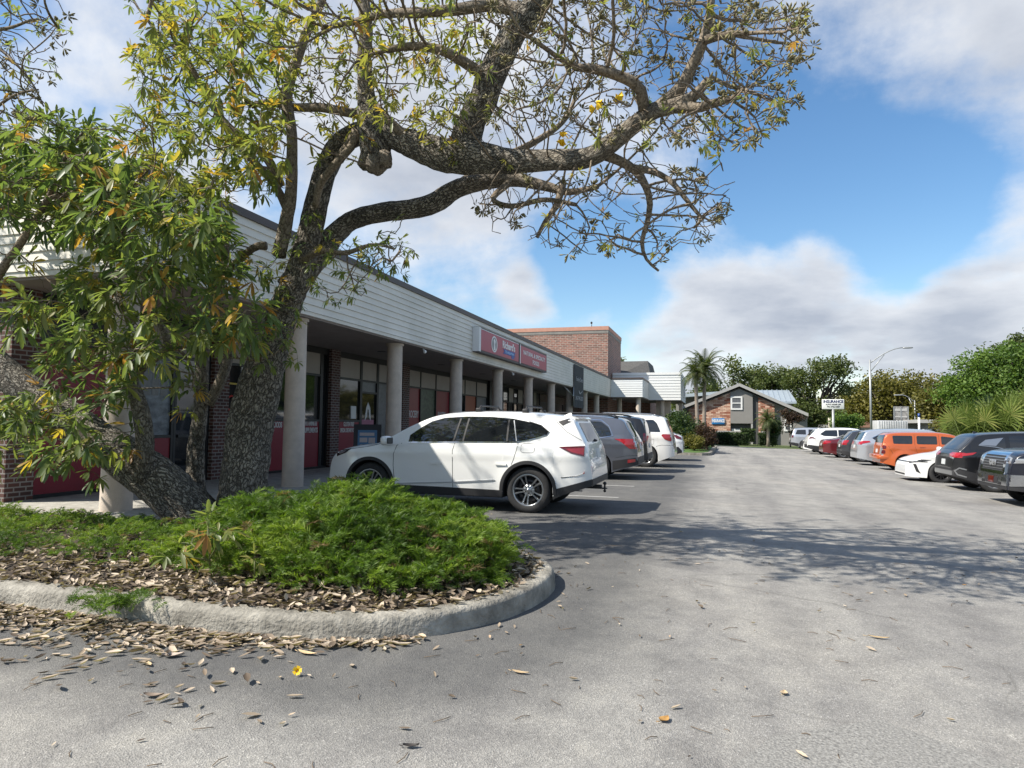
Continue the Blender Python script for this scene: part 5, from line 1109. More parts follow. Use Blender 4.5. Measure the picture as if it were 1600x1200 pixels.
tree('shade_tree', 'bright green dense tree at the right edge of the lot', gp(1560, 62), [cr(1530, 590, 62, 44, 26), cr(1575, 575, 62, 44, 30), cr(1555, 620, 62, 64, 24), cr(1505, 615, 62, 26, 24), cr(1610, 600, 62, 40, 50), cr(1535, 562, 62, 16, 14)], 230, 1.15, 110, .24, 'bright', .45)
tree('shade_tree', 'tall dull green tree rising behind the bright green tree', gp(1580, 82), [cr(1578, 548, 82, 26, 16), cr(1610, 560, 82, 30, 30)], 50, 1.5, 90, .32, 'oak', .4)
tree('shrub', 'light green shrub at the foot of the insurance sign', gp(1325, 74), [cr(1322, 660, 74, 22, 11)], 45, .7, 90, .2, 'bright', .1, 'shrub')
tree('shade_tree', 'dark tree filling the gap behind the insurance sign pole', gp(1290, 100), [cr(1285, 655, 100, 34, 16)], 50, 1.6, 90, .36, 'oak', .3)
for (px, Y, lo) in ((1345, 118, 'olive'), (1430, 120, 'oak'), (1510, 110, 'oak'), (1570, 100, 'olive'), (1180, 125, 'oak'), (1100, 118, 'oak')):
    t = tree('oak_tree', {1345: 'low distant olive tree line left of the tall lamp', 1430: 'distant dark oak behind the low flat-roofed building', 1510: 'distant oak below the bright green tree', 1570: 'distant olive oak behind the palmetto clump', 1180: 'distant oak just over the middle of the grey house', 1100: 'distant oak just behind the palm trunks'}[px], gp(px, Y), [cr(px, 640, Y, 60, 24)], 80, 2.2, 90, .5, lo, .4)
tree('street_tree', 'tree top peeping over the brick tower roof line', gp(968, 90), [cr(966, 566, 90, 9, 7)], 14, 1.0, 70, .3, 'oak', .2)

# hedges
def hedge(label, a, b, cat='hedge', leaf='hedge', seed=0, name='clipped_hedge'):
    t = thing(name, label, cat, ((a[0] + b[0]) / 2, (a[1] + b[1]) / 2, a[2]))
    mb = MB(); mb.bbox((a[0] + .08, a[1] + .08, a[2]), (b[0] - .08, b[1] - .08, b[2] - .1), .1); mb.build('stems', mat('hedge_core', (.012, .02, .008), .9), t)
    n = int(900 * max(1, (b[0] - a[0]) * (b[2] - a[2])))
    P = rng.random((n, 3)) * (np.array(b) - a) + a
    fsel = rng.integers(0, 3, n); P[fsel == 0, 1] = a[1] + rng.normal(0, .05, (fsel == 0).sum()); P[fsel == 1, 2] = b[2] + rng.normal(0, .05, (fsel == 1).sum()) - .05
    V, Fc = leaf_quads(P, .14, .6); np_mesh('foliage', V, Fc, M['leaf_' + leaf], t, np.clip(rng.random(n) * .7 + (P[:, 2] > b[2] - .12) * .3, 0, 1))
def hz(px0, px1, py0, py1, Y, dep=1.6):
    a = atY(px0, py1, Y); b = atY(px1, py0, Y); return (a[0], Y, a[2]), (b[0], Y + dep, b[2])
a, b = hz(1114, 1171, 677, 694.5, 66); hedge('long clipped dark hedge in front of the brick wall and blue sign', a, b)
a, b = hz(1185, 1215, 678, 695.5, 66); hedge('short clipped hedge block right of the house entrance', a, b)
a, b = hz(1158, 1180, 671, 690, 69); hedge('taller light-topped hedge before the white house door', a, b)
# shrub bed by the walkway end
bed = [cr(1058, 672, 44, 26, 22, 2.2), cr(1082, 680, 44, 22, 18, 2), cr(1062, 655, 45, 14, 10, 1.5)]
tree('shrub', 'big mottled green shrub mass beside the plaza end', gp(1066, 45), bed, 95, .62, 120, .15, 'shrub', .12, 'shrub', squash=.9)
M['leaf_rust'] = leafmat('leaf_rust', [(0, (.02, .012, .010)), (.6, (.05, .028, .018)), (1, (.09, .06, .02))], .6, .25)
tree('shrub', 'dark reddish shrub at the tip of the far planter', gp(1104, 42), [cr(1104, 682, 42, 13, 17, 1.2)], 40, .4, 110, .12, 'rust', .08, 'shrub', squash=.9)
tree('shrub', 'low yellowish-green shrub in front of the big shrub mass', gp(1085, 40), [cr(1085, 689, 40, 12, 8, .9)], 26, .35, 100, .10, 'olive', .06, 'shrub', squash=.9)
# far planter with kerb and grass
mb = MB(); fp = [(-7, 37.2), (-.7, 37.4), (-.35, 37.8), (-.2, 39), (.1, 52), (-2.7, 53), (-6.9, 53)]
mb.prism(fp, 2, -.3, gz(-1, 38) + .13); o = mb.build('planter_kerb', M['kerb']); o['kind'] = 'structure'
mb = MB(); mb.prism([(-6.9, 37.4), (-.85, 37.6), (-.6, 38), (-.4, 39), (-.15, 51.8), (-2.7, 52.8), (-6.8, 52.8)], 2, -.2, gz(-1, 38) + .15); o = mb.build('planter_grass', mat('bright_grass', (.06, .12, .02), .9, var=.4, vscale=8)); o['kind'] = 'structure'

# palms
def frond(mb, base, az_, el0, ln, droop, nl=22, wl=.5, mi=0):
    p = np.array(base, float); d = np.array([math.cos(az_) * math.cos(el0), math.sin(az_) * math.cos(el0), math.sin(el0)]); st = ln / nl; pts = [p.copy()]
    for i in range(nl):
        d = d + np.array([0, 0, -droop * (i / nl) * 2.2 / nl * 4]); d /= np.linalg.norm(d); p = p + d * st; pts.append(p.copy())
    sd = np.array([-math.sin(az_), math.cos(az_), 0])
    mb.tube(pts, [.03 * (1 - i / (nl + 2)) + .006 for i in range(nl + 1)], 4, mi)
    for i in range(2, nl + 1):
        w_ = wl * (math.sin(math.pi * (i / nl) ** .8) * .85 + .15)
        for s_ in (1, -1):
            tip = pts[i] + sd * s_ * w_ * .9 + np.array([0, 0, -.3 * w_]) + (pts[i] - pts[i - 1]) * 1.6
            a = pts[i]; b = pts[i - 1] + (pts[i] - pts[i - 1]) * .15
            mb.add([a, tip, b], [(0, 1, 2)], mi)
def palm(name, label, base, hh, lean, nf, ln, group=None):
    t = thing(name, label, 'palm tree', base, 0, group)
    b = np.array(base); top = b + np.array([lean, 0, hh])
    mb = MB(); mb.tube([b - (0, 0, .2), b + (top - b) * .3, b + (top - b) * .7 + (0, 0, 0), top], [.20, .15, .14, .16], 10, 0); mb.build('trunk', M['palm_bark'], t)
    mb = MB()
    for i in range(nf): frond(mb, top + rng.normal(size=3) * .06, 2.399 * i, R(75 - 115 * (i / nf)), ln * rng.uniform(.8, 1.05), .35 + .3 * i / nf)
    o = mb.build('crown', M['leaf_palm'], t)
    a = o.data.attributes.new('tint', 'FLOAT', 'FACE'); a.data.foreach_set('value', rng.random(len(o.data.polygons)).astype(np.float32))
p = gp(1091, 56); palm('palm_tree', 'slender palm with grey trunk, left of the two beside the shrub bed', p, atY(1087, 582, 56)[2] - p[2], -.2, 26, 1.7)
p = gp(1100, 57); palm('palm_tree', 'taller palm with darker trunk, right of the pair beside the shrub bed', p, atY(1100, 576, 57)[2] - p[2], .05, 40, 2.3)
p = gp(1200, 66); palm('palm_tree', 'small young palm against the narrow brick panel of the house', p, 2.4, 0, 24, 1.5)
# palmetto clump
pm = thing('palmetto_clump', 'spiky fan-leaved palmetto clump behind the black SUV', 'plant', gp(1560, 46))
mb = MB(); tint = []
for i in range(230):
    px = rng.uniform(1506, 1640); c = atY(px, 676, 46 + rng.uniform(-2.5, 2.5)); c[2] = gz(c[0], c[1]) + .4
    hgt = rng.uniform(1.4, 3.2) * (1 - .35 * abs(px - 1565) / 80); a = rng.uniform(0, 6.28); tipc = c + np.array([math.cos(a) * hgt * .35, math.sin(a) * hgt * .35, hgt]); mb.tube([c, tipc], [.02, .014], 4); tint += [.5] * (4 + 2)
    up = (tipc - c) / np.linalg.norm(tipc - c); sd = np.cross(up, rng.normal(size=3)); sd /= np.linalg.norm(sd); rl = rng.uniform(.75, 1.2); tv = rng.random()
    for k in range(15):
        th = R(-115 + 230 * k / 14); dd = up * math.cos(th) + sd * math.sin(th); w_ = np.cross(dd, np.cross(up, sd)); w_ /= np.linalg.norm(w_)
        tip = tipc + dd * rl + np.array([0, 0, -.06]); md = tipc + dd * rl * .5
        mb.add([tipc, md + w_ * .045, tip, md - w_ * .045], [(0, 1, 2, 3)]); tint.append(np.clip(tv * .6 + rng.random() * .4, 0, 1))
M['leaf_palmetto'] = leafmat('leaf_palmetto', [(0, (.05, .075, .015)), (.6, (.12, .165, .03)), (1, (.26, .26, .08))], .5, .3)
o = mb.build('fronds', M['leaf_palmetto'], pm); a = o.data.attributes.new('tint', 'FLOAT', 'FACE'); a.data.foreach_set('value', np.array((tint + [.5] * len(o.data.polygons))[:len(o.data.polygons)], np.float32))
tree('shrub', 'yellow-green bush under the left side of the palmetto clump', gp(1492, 50), [cr(1492, 664, 50, 24, 12, 1.6)], 60, .5, 90, .13, 'olive', .06, 'shrub')
tree('shrub', 'low shrub row behind the palmetto clump', gp(1560, 52), [cr(1575, 655, 52, 60, 18, 1.6)], 90, .7, 90, .16, 'bright', .06, 'shrub')

# ------------------------------------------------------------------ grey house at the end of the lot
HY = 74.0
hs = thing('grey_house', 'grey two-storey gabled house with mottled brick panels at the end of the lot', 'house', gp(1160, HY))
def hp(px, py, dy=0): q = atY(px, py, HY); return (q[0], q[2])
M['greywall'] = mat('grey_siding', (.235, .225, .21), .8, var=.05, vscale=2); M['darkwall'] = mat('dark_grey_siding', (.075, .074, .073), .8)
M['metalroof'] = mat('pale_metal_roof', (.36, .41, .44), .35, metal=.3, var=.06, vscale=2); M['roofedge'] = mat('grey_roof_edge', (.36, .355, .34), .7)
M['mottled'] = brickmat('mottled_brick', (.27, .075, .035), (.66, .48, .36), (.17, .085, .055), bw=.44, rh=.16, ms=.012)
GB = -.6
def wallpoly(nm, pts, d0, d1, mt, parent=None): mb = MB(); mb.prism(pts, 1, HY + d0, HY + d1); return mb.build(nm, mt, parent or hs)
pk_ = hp(1155, 604); Lp = hp(1062, 641); Rp = hp(1262, 651)
wallpoly('wall', [(Lp[0], GB), (Rp[0], GB), (Rp[0], Rp[1] - .1), (pk_[0], pk_[1] - .1), (Lp[0], Lp[1] - .1)], .30, 8, M['greywall'])
x0, x1 = hp(1076, 660)[0], hp(1141, 620)[0]
def rz_(x): return pk_[1] + (Lp[1] - pk_[1]) * (pk_[0] - x) / (pk_[0] - Lp[0]) if x < pk_[0] else pk_[1] + (Rp[1] - pk_[1]) * (x - pk_[0]) / (Rp[0] - pk_[0])
wallpoly('brick_panel', [(x0, GB), (x1, GB), (x1, rz_(x1) - .25), (x0, rz_(x0) - .25)], -.10, .296, M['mottled'])
x2, x3, x4, x5 = hp(1176, 640)[0], hp(1185, 640)[0], hp(1210, 640)[0], hp(1213, 640)[0]
wallpoly('gable_panel', [(x1 + .002, hp(0, 650)[1]), (x2, hp(0, 650)[1]), (x2, rz_(x2) - .25), (pk_[0], pk_[1] - .25), (x1 + .002, rz_(x1) - .25)], -.20, .296, M['greywall'])
wallpoly('recess_wall', [(x2 + .004, GB), (x3, GB), (x3, rz_(x3) - .25), (x2 + .004, rz_(x2) - .25)], .02, .296, M['darkwall'])
wallpoly('brick_panel', [(x3 + .002, GB), (x4, GB), (x4, rz_(x4) - .25), (x3 + .002, rz_(x3) - .25)], -.10, .296, M['mottled'])
wallpoly('entrance_wall', [(x1 + .004, GB), (x2, GB), (x2, hp(0, 650)[1] - .004), (x1 + .004, hp(0, 650)[1] - .004)], .22, .296, M['darkwall'])
wallpoly('post', [(x2 - .18, GB), (x2 - .004, GB), (x2 - .004, hp(0, 650)[1] - .006), (x2 - .18, hp(0, 650)[1] - .006)], -.18, -.02, M['roofedge'])
# roof edges as slabs along the gable
for A, B in ((Lp, pk_), (pk_, Rp)):
    t_ = .32; wallpoly('roof', [A, B, (B[0], B[1] + t_), (A[0], A[1] + t_)], -.6, 8.2, M['roofedge'])
q0, q1, q2 = hp(1182, 613), hp(1244, 612), hp(1249, 626)
mb = MB(); mb.add([(q0[0] - 1, HY + 2.5, q2[1]), (q2[0], HY + 2.5, q2[1]), (q1[0], HY + 7, q1[1] + .5), (q0[0] - 1, HY + 7, q1[1] + .5), (q0[0] - 1, HY + 2.5, q2[1] - .22), (q2[0], HY + 2.5, q2[1] - .22), (q1[0], HY + 7.0, q1[1] - .2), (q0[0] - 1, HY + 7, q1[1] - .2)], [(0, 1, 2, 3), (4, 5, 1, 0), (5, 6, 2, 1), (4, 7, 6, 5)])
for k in range(9):
    x = q0[0] - .6 + k * (q1[0] - q0[0] + .6) / 8.5; mb.add([(x, HY + 2.49, q2[1] + .0), (x + .05, HY + 2.49, q2[1] + .0), (x + .05, HY + 7, q1[1] + .55), (x, HY + 7, q1[1] + .55), (x, HY + 2.49, q2[1] + .06), (x + .05, HY + 2.49, q2[1] + .06), (x + .05, HY + 7, q1[1] + .6), (x, HY + 7, q1[1] + .6)], [(4, 5, 6, 7), (0, 1, 5, 4), (0, 4, 7, 3), (1, 2, 6, 5)])
mb.build('metal_roof', M['metalroof'], hs)
mb = MB(); mb.box((q0[0] - .5, HY + 3.2, 0), (q2[0] - .4, HY + 6.9, q2[1] - .23)); mb.build('wall', M['greywall'], hs)
q3, q4 = hp(1045, 616), hp(1140, 609); wallpoly('metal_roof', [(q3[0], q3[1] - .2), (q4[0], q4[1] - .2), (q4[0], q4[1] + .15), (q3[0], q3[1] + .15)], 5, 8.8, M['metalroof']); wallpoly('wall', [(q3[0] + .3, GB), (q4[0] - .3, GB), (q4[0] - .3, q4[1] - .204), (q3[0] + .3, q3[1] - .204)], 8.21, 8.7, M['greywall'])
def hwin(px0, py0, px1, py1, d, t=.16, bars=True, nm='window'):
    (a, zt_), (b, zb_) = hp(px0, py0), hp(px1, py1)
    mb = MB(); y0, y1 = HY + d - .08, HY + d + .02
    mb.box((a, y0, zb_), (a + t, y1, zt_)); mb.box((b - t, y0, zb_), (b, y1, zt_)); mb.box((a + t, y0 + .002, zb_), (b - t, y1, zb_ + t)); mb.box((a + t, y0 + .002, zt_ - t), (b - t, y1, zt_))
    if bars: mb.box((a + t, y0 + .004, (zb_ + zt_) / 2 - .05), (b - t, y1, (zb_ + zt_) / 2 + .05))
    f = mb.build(nm, M['white_trim'], hs); mb = MB(); mb.box((a + t, HY + d - .03, zb_ + t), (b - t, HY + d + .01, zt_ - t)); mb.build('pane', M['greyfilm'] if bars else M['shopglass'], f)
hwin(1141.5, 619.5, 1160, 640.5, -.20); hwin(1225, 656, 1238, 674, .30)
f = wallpoly('door', [(hp(1143, 0)[0], GB), (hp(1165, 0)[0], GB), (hp(1165, 656)[0], hp(0, 656)[1]), (hp(1143, 656)[0], hp(0, 656)[1])], .14, .216, M['white_trim'])
for (pa, pb) in ((1144, 1150), (1155, 1161)):
    mb = MB(); mb.box((hp(pa, 0)[0], HY + .11, hp(0, 674)[1]), (hp(pb, 0)[0], HY + .138, hp(0, 660)[1])); mb.build('pane', M['shopglass'] if pa < 1150 else M['greyfilm'], f)
mb = MB(); mb.box((hp(1183, 0)[0] - .1, HY - .1, hp(0, 661)[1]), (hp(1183, 0)[0] + .06, HY + .018, hp(0, 657)[1])); mb.build('wall_lamp', M['mullion'], hs)
mb = MB(); mb.box((hp(1114, 0)[0], 70.5, -.6), (hp(1152, 0)[0], 70.8, atY(1130, 673, 70.5)[2])); mb.box((hp(1180, 0)[0], 70.5, -.6), (hp(1193, 0)[0], 70.8, atY(1130, 673, 70.5)[2])); o = mb.build('garden_wall', M['roofedge']); tag(o, 'low pale concrete wall in front of the grey house behind the hedges', 'wall')
a, b = hp(1112, 653.5), hp(1132.5, 663.5); bs = thing('wall_sign', 'small blue sign with white lettering on the brick of the grey house', 'sign', ((a[0] + b[0]) / 2, HY - .15, b[1]))
mb = MB(); mb.bbox((a[0], HY - .22, b[1]), (b[0], HY - .105, a[1]), .08); mb.build('panel', mat('sign_sky_blue', (.03, .20, .48), .4), bs)
text_mesh('lettering', 'INSURANCE', .42, M['sign_white'], frame_mat(((a[0] + b[0]) / 2, HY - .225, (a[1] + b[1]) / 2 + .05), (1, 0, 0), (0, 0, 1)), bs, sx=.55, bold=.02)
tree('young_tree', 'small sparse tree in front of the right gable window', gp(1235, 68), [cr(1238, 654, 68, 15, 11), cr(1225, 645, 68, 6, 6)], 34, .45, 60, .16, 'rust', .07)
tree('shrub', 'dark leafy shrub below the young palm by the house', gp(1207, 67), [cr(1207, 668, 67, 10, 12)], 30, .55, 90, .18, 'shrub', .08, 'shrub')

# ------------------------------------------------------------------ street furniture and far buildings
M['steel'] = mat('galvanised_steel', (.33, .34, .34), .45, metal=.4, var=.1)
def lamp(label, px, Y, py_top, arm_px, arm_py, r=.12, short=False):
    b = gp(px, Y); t = thing('street_lamp', label, 'street lamp', b)
    top = atY(px, py_top, Y)[2]; e = atY(arm_px, arm_py, Y)
    mb = MB(); mb.tube([b, (b[0], b[1], top)], [r, r * .7], 10); mb.build('pole', M['steel'], t)
    mb = MB(); k = 7; z1 = top - .35; pts = []
    for i in range(k + 1):
        s_ = i / k; pts.append((b[0] + (e[0] - b[0]) * s_, Y, z1 + (e[2] - z1) * math.sin(s_ * math.pi / 2)))
    mb.tube(pts, .05, 6)
    if not short: mb.tube([(b[0], Y, z1 - .9), tuple(np.array(pts[3]) - (0, 0, .1))], .045, 6)
    mb.build('arm', M['steel'], t)
    sgn = 1 if e[0] > b[0] else -1
    mb = MB(); mb.ball((e[0] + sgn * .35, Y, e[2] - .03), (.48, .16, .08), 8, 0, 3); mb.build('lamp_head', M['steel'], t)
lamp('tall street lamp with a long curved arm reaching right', 1361, 75, 562, 1412, 543)
lamp('small distant street lamp with its arm reaching left', 1430, 95, 624, 1408, 617, .10)
lamp('street lamp at the right edge in front of the bright green tree', 1569, 70, 604, 1548, 597, .10)
# insurance sign
b = gp(1302, 72); si = thing('pole_sign', 'white roadside pole sign reading INSURANCE in dark letters', 'sign', b)
A, B = atY(1284.5, 624, 72), atY(1319, 639.5, 72)
mb = MB(); mb.tube([b, (b[0], 72, B[2])], .12, 10); mb.build('pole', M['steel'], si)
mb = MB(); mb.bbox((A[0], 71.9, B[2]), (B[0], 72.25, A[2]), .03); mb.build('panel', M['white_trim'], si)
ink = mat('navy_ink', (.012, .02, .10), .6); ink2 = mat('black_ink', (.02, .02, .02), .6); mx_ = (A[0] + B[0]) / 2
text_mesh('lettering', 'INSURANCE', .36, ink, frame_mat((mx_, 71.89, A[2] - .22), (1, 0, 0), (0, 0, 1)), si, sx=.90, bold=.012)
text_mesh('lettering', 'AUTO HOME LIFE', .17, ink2, frame_mat((mx_, 71.89, A[2] - .50), (1, 0, 0), (0, 0, 1)), si, sx=1.0, bold=.004)
text_mesh('lettering', '941-792-1687', .20, ink2, frame_mat((mx_, 71.89, A[2] - .72), (1, 0, 0), (0, 0, 1)), si, sx=1.0, bold=.006)
# weathered billboard, white trailer, low buildings across the road
b = gp(1408, 84); bb = thing('billboard', 'small weathered grey two-panel billboard under the olive oak', 'sign', b)
A, B = atY(1396.5, 635, 84), atY(1419, 656, 84); mb = MB(); mb.box((A[0], 84, B[2]), (B[0], 84.2, A[2])); mb.build('panel', mat('weathered_board', (.16, .15, .14), .8, var=.5, vscale=3, col2=(.4, .39, .37)), bb)
mb = MB(); mb.box((A[0] + .1, 83.97, A[2] - .5), (B[0] - .1, 83.995, A[2] - .25)); mb.box((A[0] + .1, 83.96, B[2] + .25), (B[0] - .1, 83.99, B[2] + .42)); mb.build('batten', mat('pale_batten', (.42, .41, .39), .8), bb)
mb = MB()
for fx in (0, .5, 1): mb.box((A[0] + (B[0] - A[0]) * fx - .06, 83.95, B[2]), (A[0] + (B[0] - A[0]) * fx + .06, 83.958, A[2]))
mb.build('upright', M['steel'], bb)
mb = MB(); mb.tube([(A[0] + .3, 84.1, b[2]), (A[0] + .3, 84.1, B[2])], .1, 6); mb.tube([(B[0] - .3, 84.1, b[2]), (B[0] - .3, 84.1, B[2])], .1, 6); mb.build('post', M['steel'], bb)
A, B = atY(1371, 657, 80), atY(1419, 672, 80); wt = thing('white_trailer', 'long white box trailer with tree-shade dapple in its colour beyond the lot', 'trailer', gp(1395, 80))
mb = MB(); mb.bbox((A[0], 80, gz(20, 80) + .9), (B[0], 82.5, A[2]), .04); mb.build('box', mat('shade_dappled_white', (.46, .47, .48), .6, var=.35, vscale=.7), wt)  # broad noise paints the tree-shade dapple into the white
mb = MB()
for k in range(12): mb.box((A[0] + .2 + k * (B[0] - A[0] - .4) / 11 - .02, 79.97, gz(20, 80) + .95), (A[0] + .2 + k * (B[0] - A[0] - .4) / 11 + .02, 79.998, A[2] - .05))
mb.build('rib', M['steel'], wt)
for fx in (.2, .75, .85):
    mb = MB(); mb.lathe([(.001, 0), (.3, 0), (.48, .02), (.5, .1), (.5, .25)], c=(A[0] + (B[0] - A[0]) * fx, 80.05, gz(20, 80) + .5), n=20, axis=1); mb.build('wheel', M['tyre'], wt)
mb = MB(); mb.box((A[0] + .2, 80.3, gz(20, 80) + .6), (B[0] - .2, 82.2, gz(20, 80) + .89)); mb.build('chassis', M['under'], wt)
def far_house(label, px0, px1, py_e, py_r, Y, wall, roof, name='far_house', flat=False, win=2):
    A, B = atY(px0, py_e, Y), atY(px1, py_r, Y); g0 = gz(A[0], Y) - .3
    t = thing(name, label, 'house', ((A[0] + B[0]) / 2, Y, g0))
    mb = MB(); mb.box((A[0] + .3, Y, g0), (B[0] - .3, Y + 7, A[2])); mb.build('wall', wall, t)
    rz2 = B[2]; mb = MB()
    if flat: mb.box((A[0] - .4, Y - .8, A[2]), (B[0] + .4, Y + 7.5, A[2] + .35))
    else: mb.add([(A[0], Y - .5, A[2] - .05), (B[0], Y - .5, A[2] - .05), (B[0], Y + 7.5, A[2] - .05), (A[0], Y + 7.5, A[2] - .05), (A[0] + .8, Y + 3.5, rz2), (B[0] - .8, Y + 3.5, rz2)], [(0, 1, 5, 4), (2, 3, 4, 5), (1, 2, 5), (3, 0, 4), (0, 3, 2, 1)])
    mb.build('roof', roof, t)
    for i in range(win):
        x = A[0] + (B[0] - A[0]) * (i + .6) / (win + .2); mb = MB(); mb.box((x - .6, Y - .06, g0 + 1.2), (x + .6, Y - .002, g0 + 2.3)); wn = mb.build('window', M['white_trim'], t); mb = MB(); mb.box((x - .5, Y - .08, g0 + 1.3), (x + .5, Y - .062, g0 + 2.2)); mb.build('pane', M['shopglass'], wn)
M['brownroof'] = mat('brown_roof', (.14, .075, .05), .9, var=.2, vscale=2); M['cream'] = mat('cream_wall', (.55, .50, .40), .8)
far_house('distant cream house with a brown gable roof left of the lamp pole', 1334, 1371, 667, 656, 100, M['cream'], M['brownroof'])
far_house('low grey flat-roofed building behind the orange wagon', 1442, 1492, 661, 656, 78, M['greywall'], M['roofedge'], 'low_building', True, 3)
far_house('distant white low building peeping over the white SUV roof', 1272, 1300, 668, 664, 90, M['white_trim'], M['roofedge'], 'low_building', True, 2)
b = gp(1436, 70); o = thing('utility_post', 'short white marker post with blue top beyond the orange wagon', 'post', b)
mb = MB(); mb.tube([b, (b[0], 70, atY(1436, 652, 70)[2])], .09, 8); mb.build('post', M['white_trim'], o); mb = MB(); z_ = atY(1436, 652, 70)[2]; mb.tube([(b[0], 70, z_), (b[0], 70, z_ + .35)], .095, 8); mb.build('cap', M['sign_blue'], o)
b = gp(1298, 78); o = thing('utility_post', 'short cream bollard post beside the insurance sign pole', 'post', b); mb = MB(); mb.bbox((b[0] - .2, 78, b[2]), (b[0] + .2, 78.4, atY(1298, 653, 78)[2]), .03); mb.build('post', M['cream'], o)

# ------------------------------------------------------------------ the big tree in the planter
M['bark'] = None
def bark_mat():
    mt = bpy.data.materials.new('furrowed_bark'); mt.use_nodes = True; nt = mt.node_tree; N = nt.nodes; L = nt.links.new
    p = N['Principled BSDF']; p.inputs['Roughness'].default_value = .92; p.inputs['Specular IOR Level'].default_value = .2
    at = N.new('ShaderNodeAttribute'); at.attribute_name = 'barkuv'
    n0 = N.new('ShaderNodeTexNoise'); n0.inputs['Scale'].default_value = 9; n0.inputs['Detail'].default_value = 5; L(at.outputs['Vector'], n0.inputs['Vector'])
    ad = N.new('ShaderNodeMixRGB'); ad.blend_type = 'ADD'; ad.inputs[0].default_value = .16; L(at.outputs['Vector'], ad.inputs[1]); L(n0.outputs['Color'], ad.inputs[2])
    mp = N.new('ShaderNodeMapping'); mp.inputs['Scale'].default_value = (30, 30, 9); L(ad.outputs[0], mp.inputs[0])
    v = N.new('ShaderNodeTexVoronoi'); v.feature = 'DISTANCE_TO_EDGE'; v.inputs['Scale'].default_value = 1.0; L(mp.outputs[0], v.inputs['Vector'])
    n1 = N.new('ShaderNodeTexNoise'); n1.inputs['Scale'].default_value = 45; n1.inputs['Detail'].default_value = 6; L(at.outputs['Vector'], n1.inputs['Vector'])
    n2 = N.new('ShaderNodeTexNoise'); n2.inputs['Scale'].default_value = 2.2; n2.inputs['Detail'].default_value = 4; L(at.outputs['Vector'], n2.inputs['Vector'])
    hm = N.new('ShaderNodeMath'); hm.operation = 'MULTIPLY_ADD'; L(n1.outputs[0], hm.inputs[0]); hm.inputs[1].default_value = .55
    mr = N.new('ShaderNodeMapRange'); mr.interpolation_type = 'SMOOTHSTEP'; L(v.outputs['Distance'], mr.inputs[0]); mr.inputs[1].default_value = .0; mr.inputs[2].default_value = .20; L(mr.outputs[0], hm.inputs[2])
    at2 = N.new('ShaderNodeAttribute'); at2.attribute_name = 'rad'
    # big limbs are furrowed, twigs are smooth and paler
    cr = N.new('ShaderNodeValToRGB'); e = cr.color_ramp.elements; e[0].position = .22; e[0].color = (.070, .062, .054, 1); e[1].position = 1.25 if False else 1.0; e[1].color = (.27, .25, .22, 1); q = e.new(.6); q.color = (.185, .168, .148, 1)
    L(hm.outputs[0], cr.inputs[0])
    cs = N.new('ShaderNodeValToRGB'); e = cs.color_ramp.elements; e[0].position = .35; e[0].color = (.085, .066, .050, 1); e[1].position = .65; e[1].color = (.27, .225, .175, 1); L(n1.outputs[0], cs.inputs[0])
    mx = N.new('ShaderNodeMixRGB'); m2 = N.new('ShaderNodeMapRange'); L(at2.outputs['Fac'], m2.inputs[0]); m2.inputs[1].default_value = .035; m2.inputs[2].default_value = .12; L(m2.outputs[0], mx.inputs[0]); L(cs.outputs[0], mx.inputs[1]); L(cr.outputs[0], mx.inputs[2])
    g = N.new('ShaderNodeMixRGB'); g.blend_type = 'MULTIPLY'; g.inputs[0].default_value = 1; L(mx.outputs[0], g.inputs[1]); c3 = N.new('ShaderNodeValToRGB'); e = c3.color_ramp.elements; e[0].position = .3; e[0].color = (.72, .72, .70, 1); e[1].position = .7; e[1].color = (1.25, 1.22, 1.15, 1); L(n2.outputs[0], c3.inputs[0]); L(c3.outputs[0], g.inputs[2])
    L(g.outputs[0], p.inputs['Base Color'])
    bp = N.new('ShaderNodeBump'); bp.inputs['Distance'].default_value = .035; L(m2.outputs[0], bp.inputs['Strength']); L(hm.outputs[0], bp.inputs['Height']); L(bp.outputs[0], p.inputs['Normal'])
    return mt
M['bark'] = bark_mat()
tree_root = thing('trumpet_tree', 'big gnarled tree in the kerbed planter, leafy on the left, bare on the right', 'tree', (-6.1, 7.8, .3))
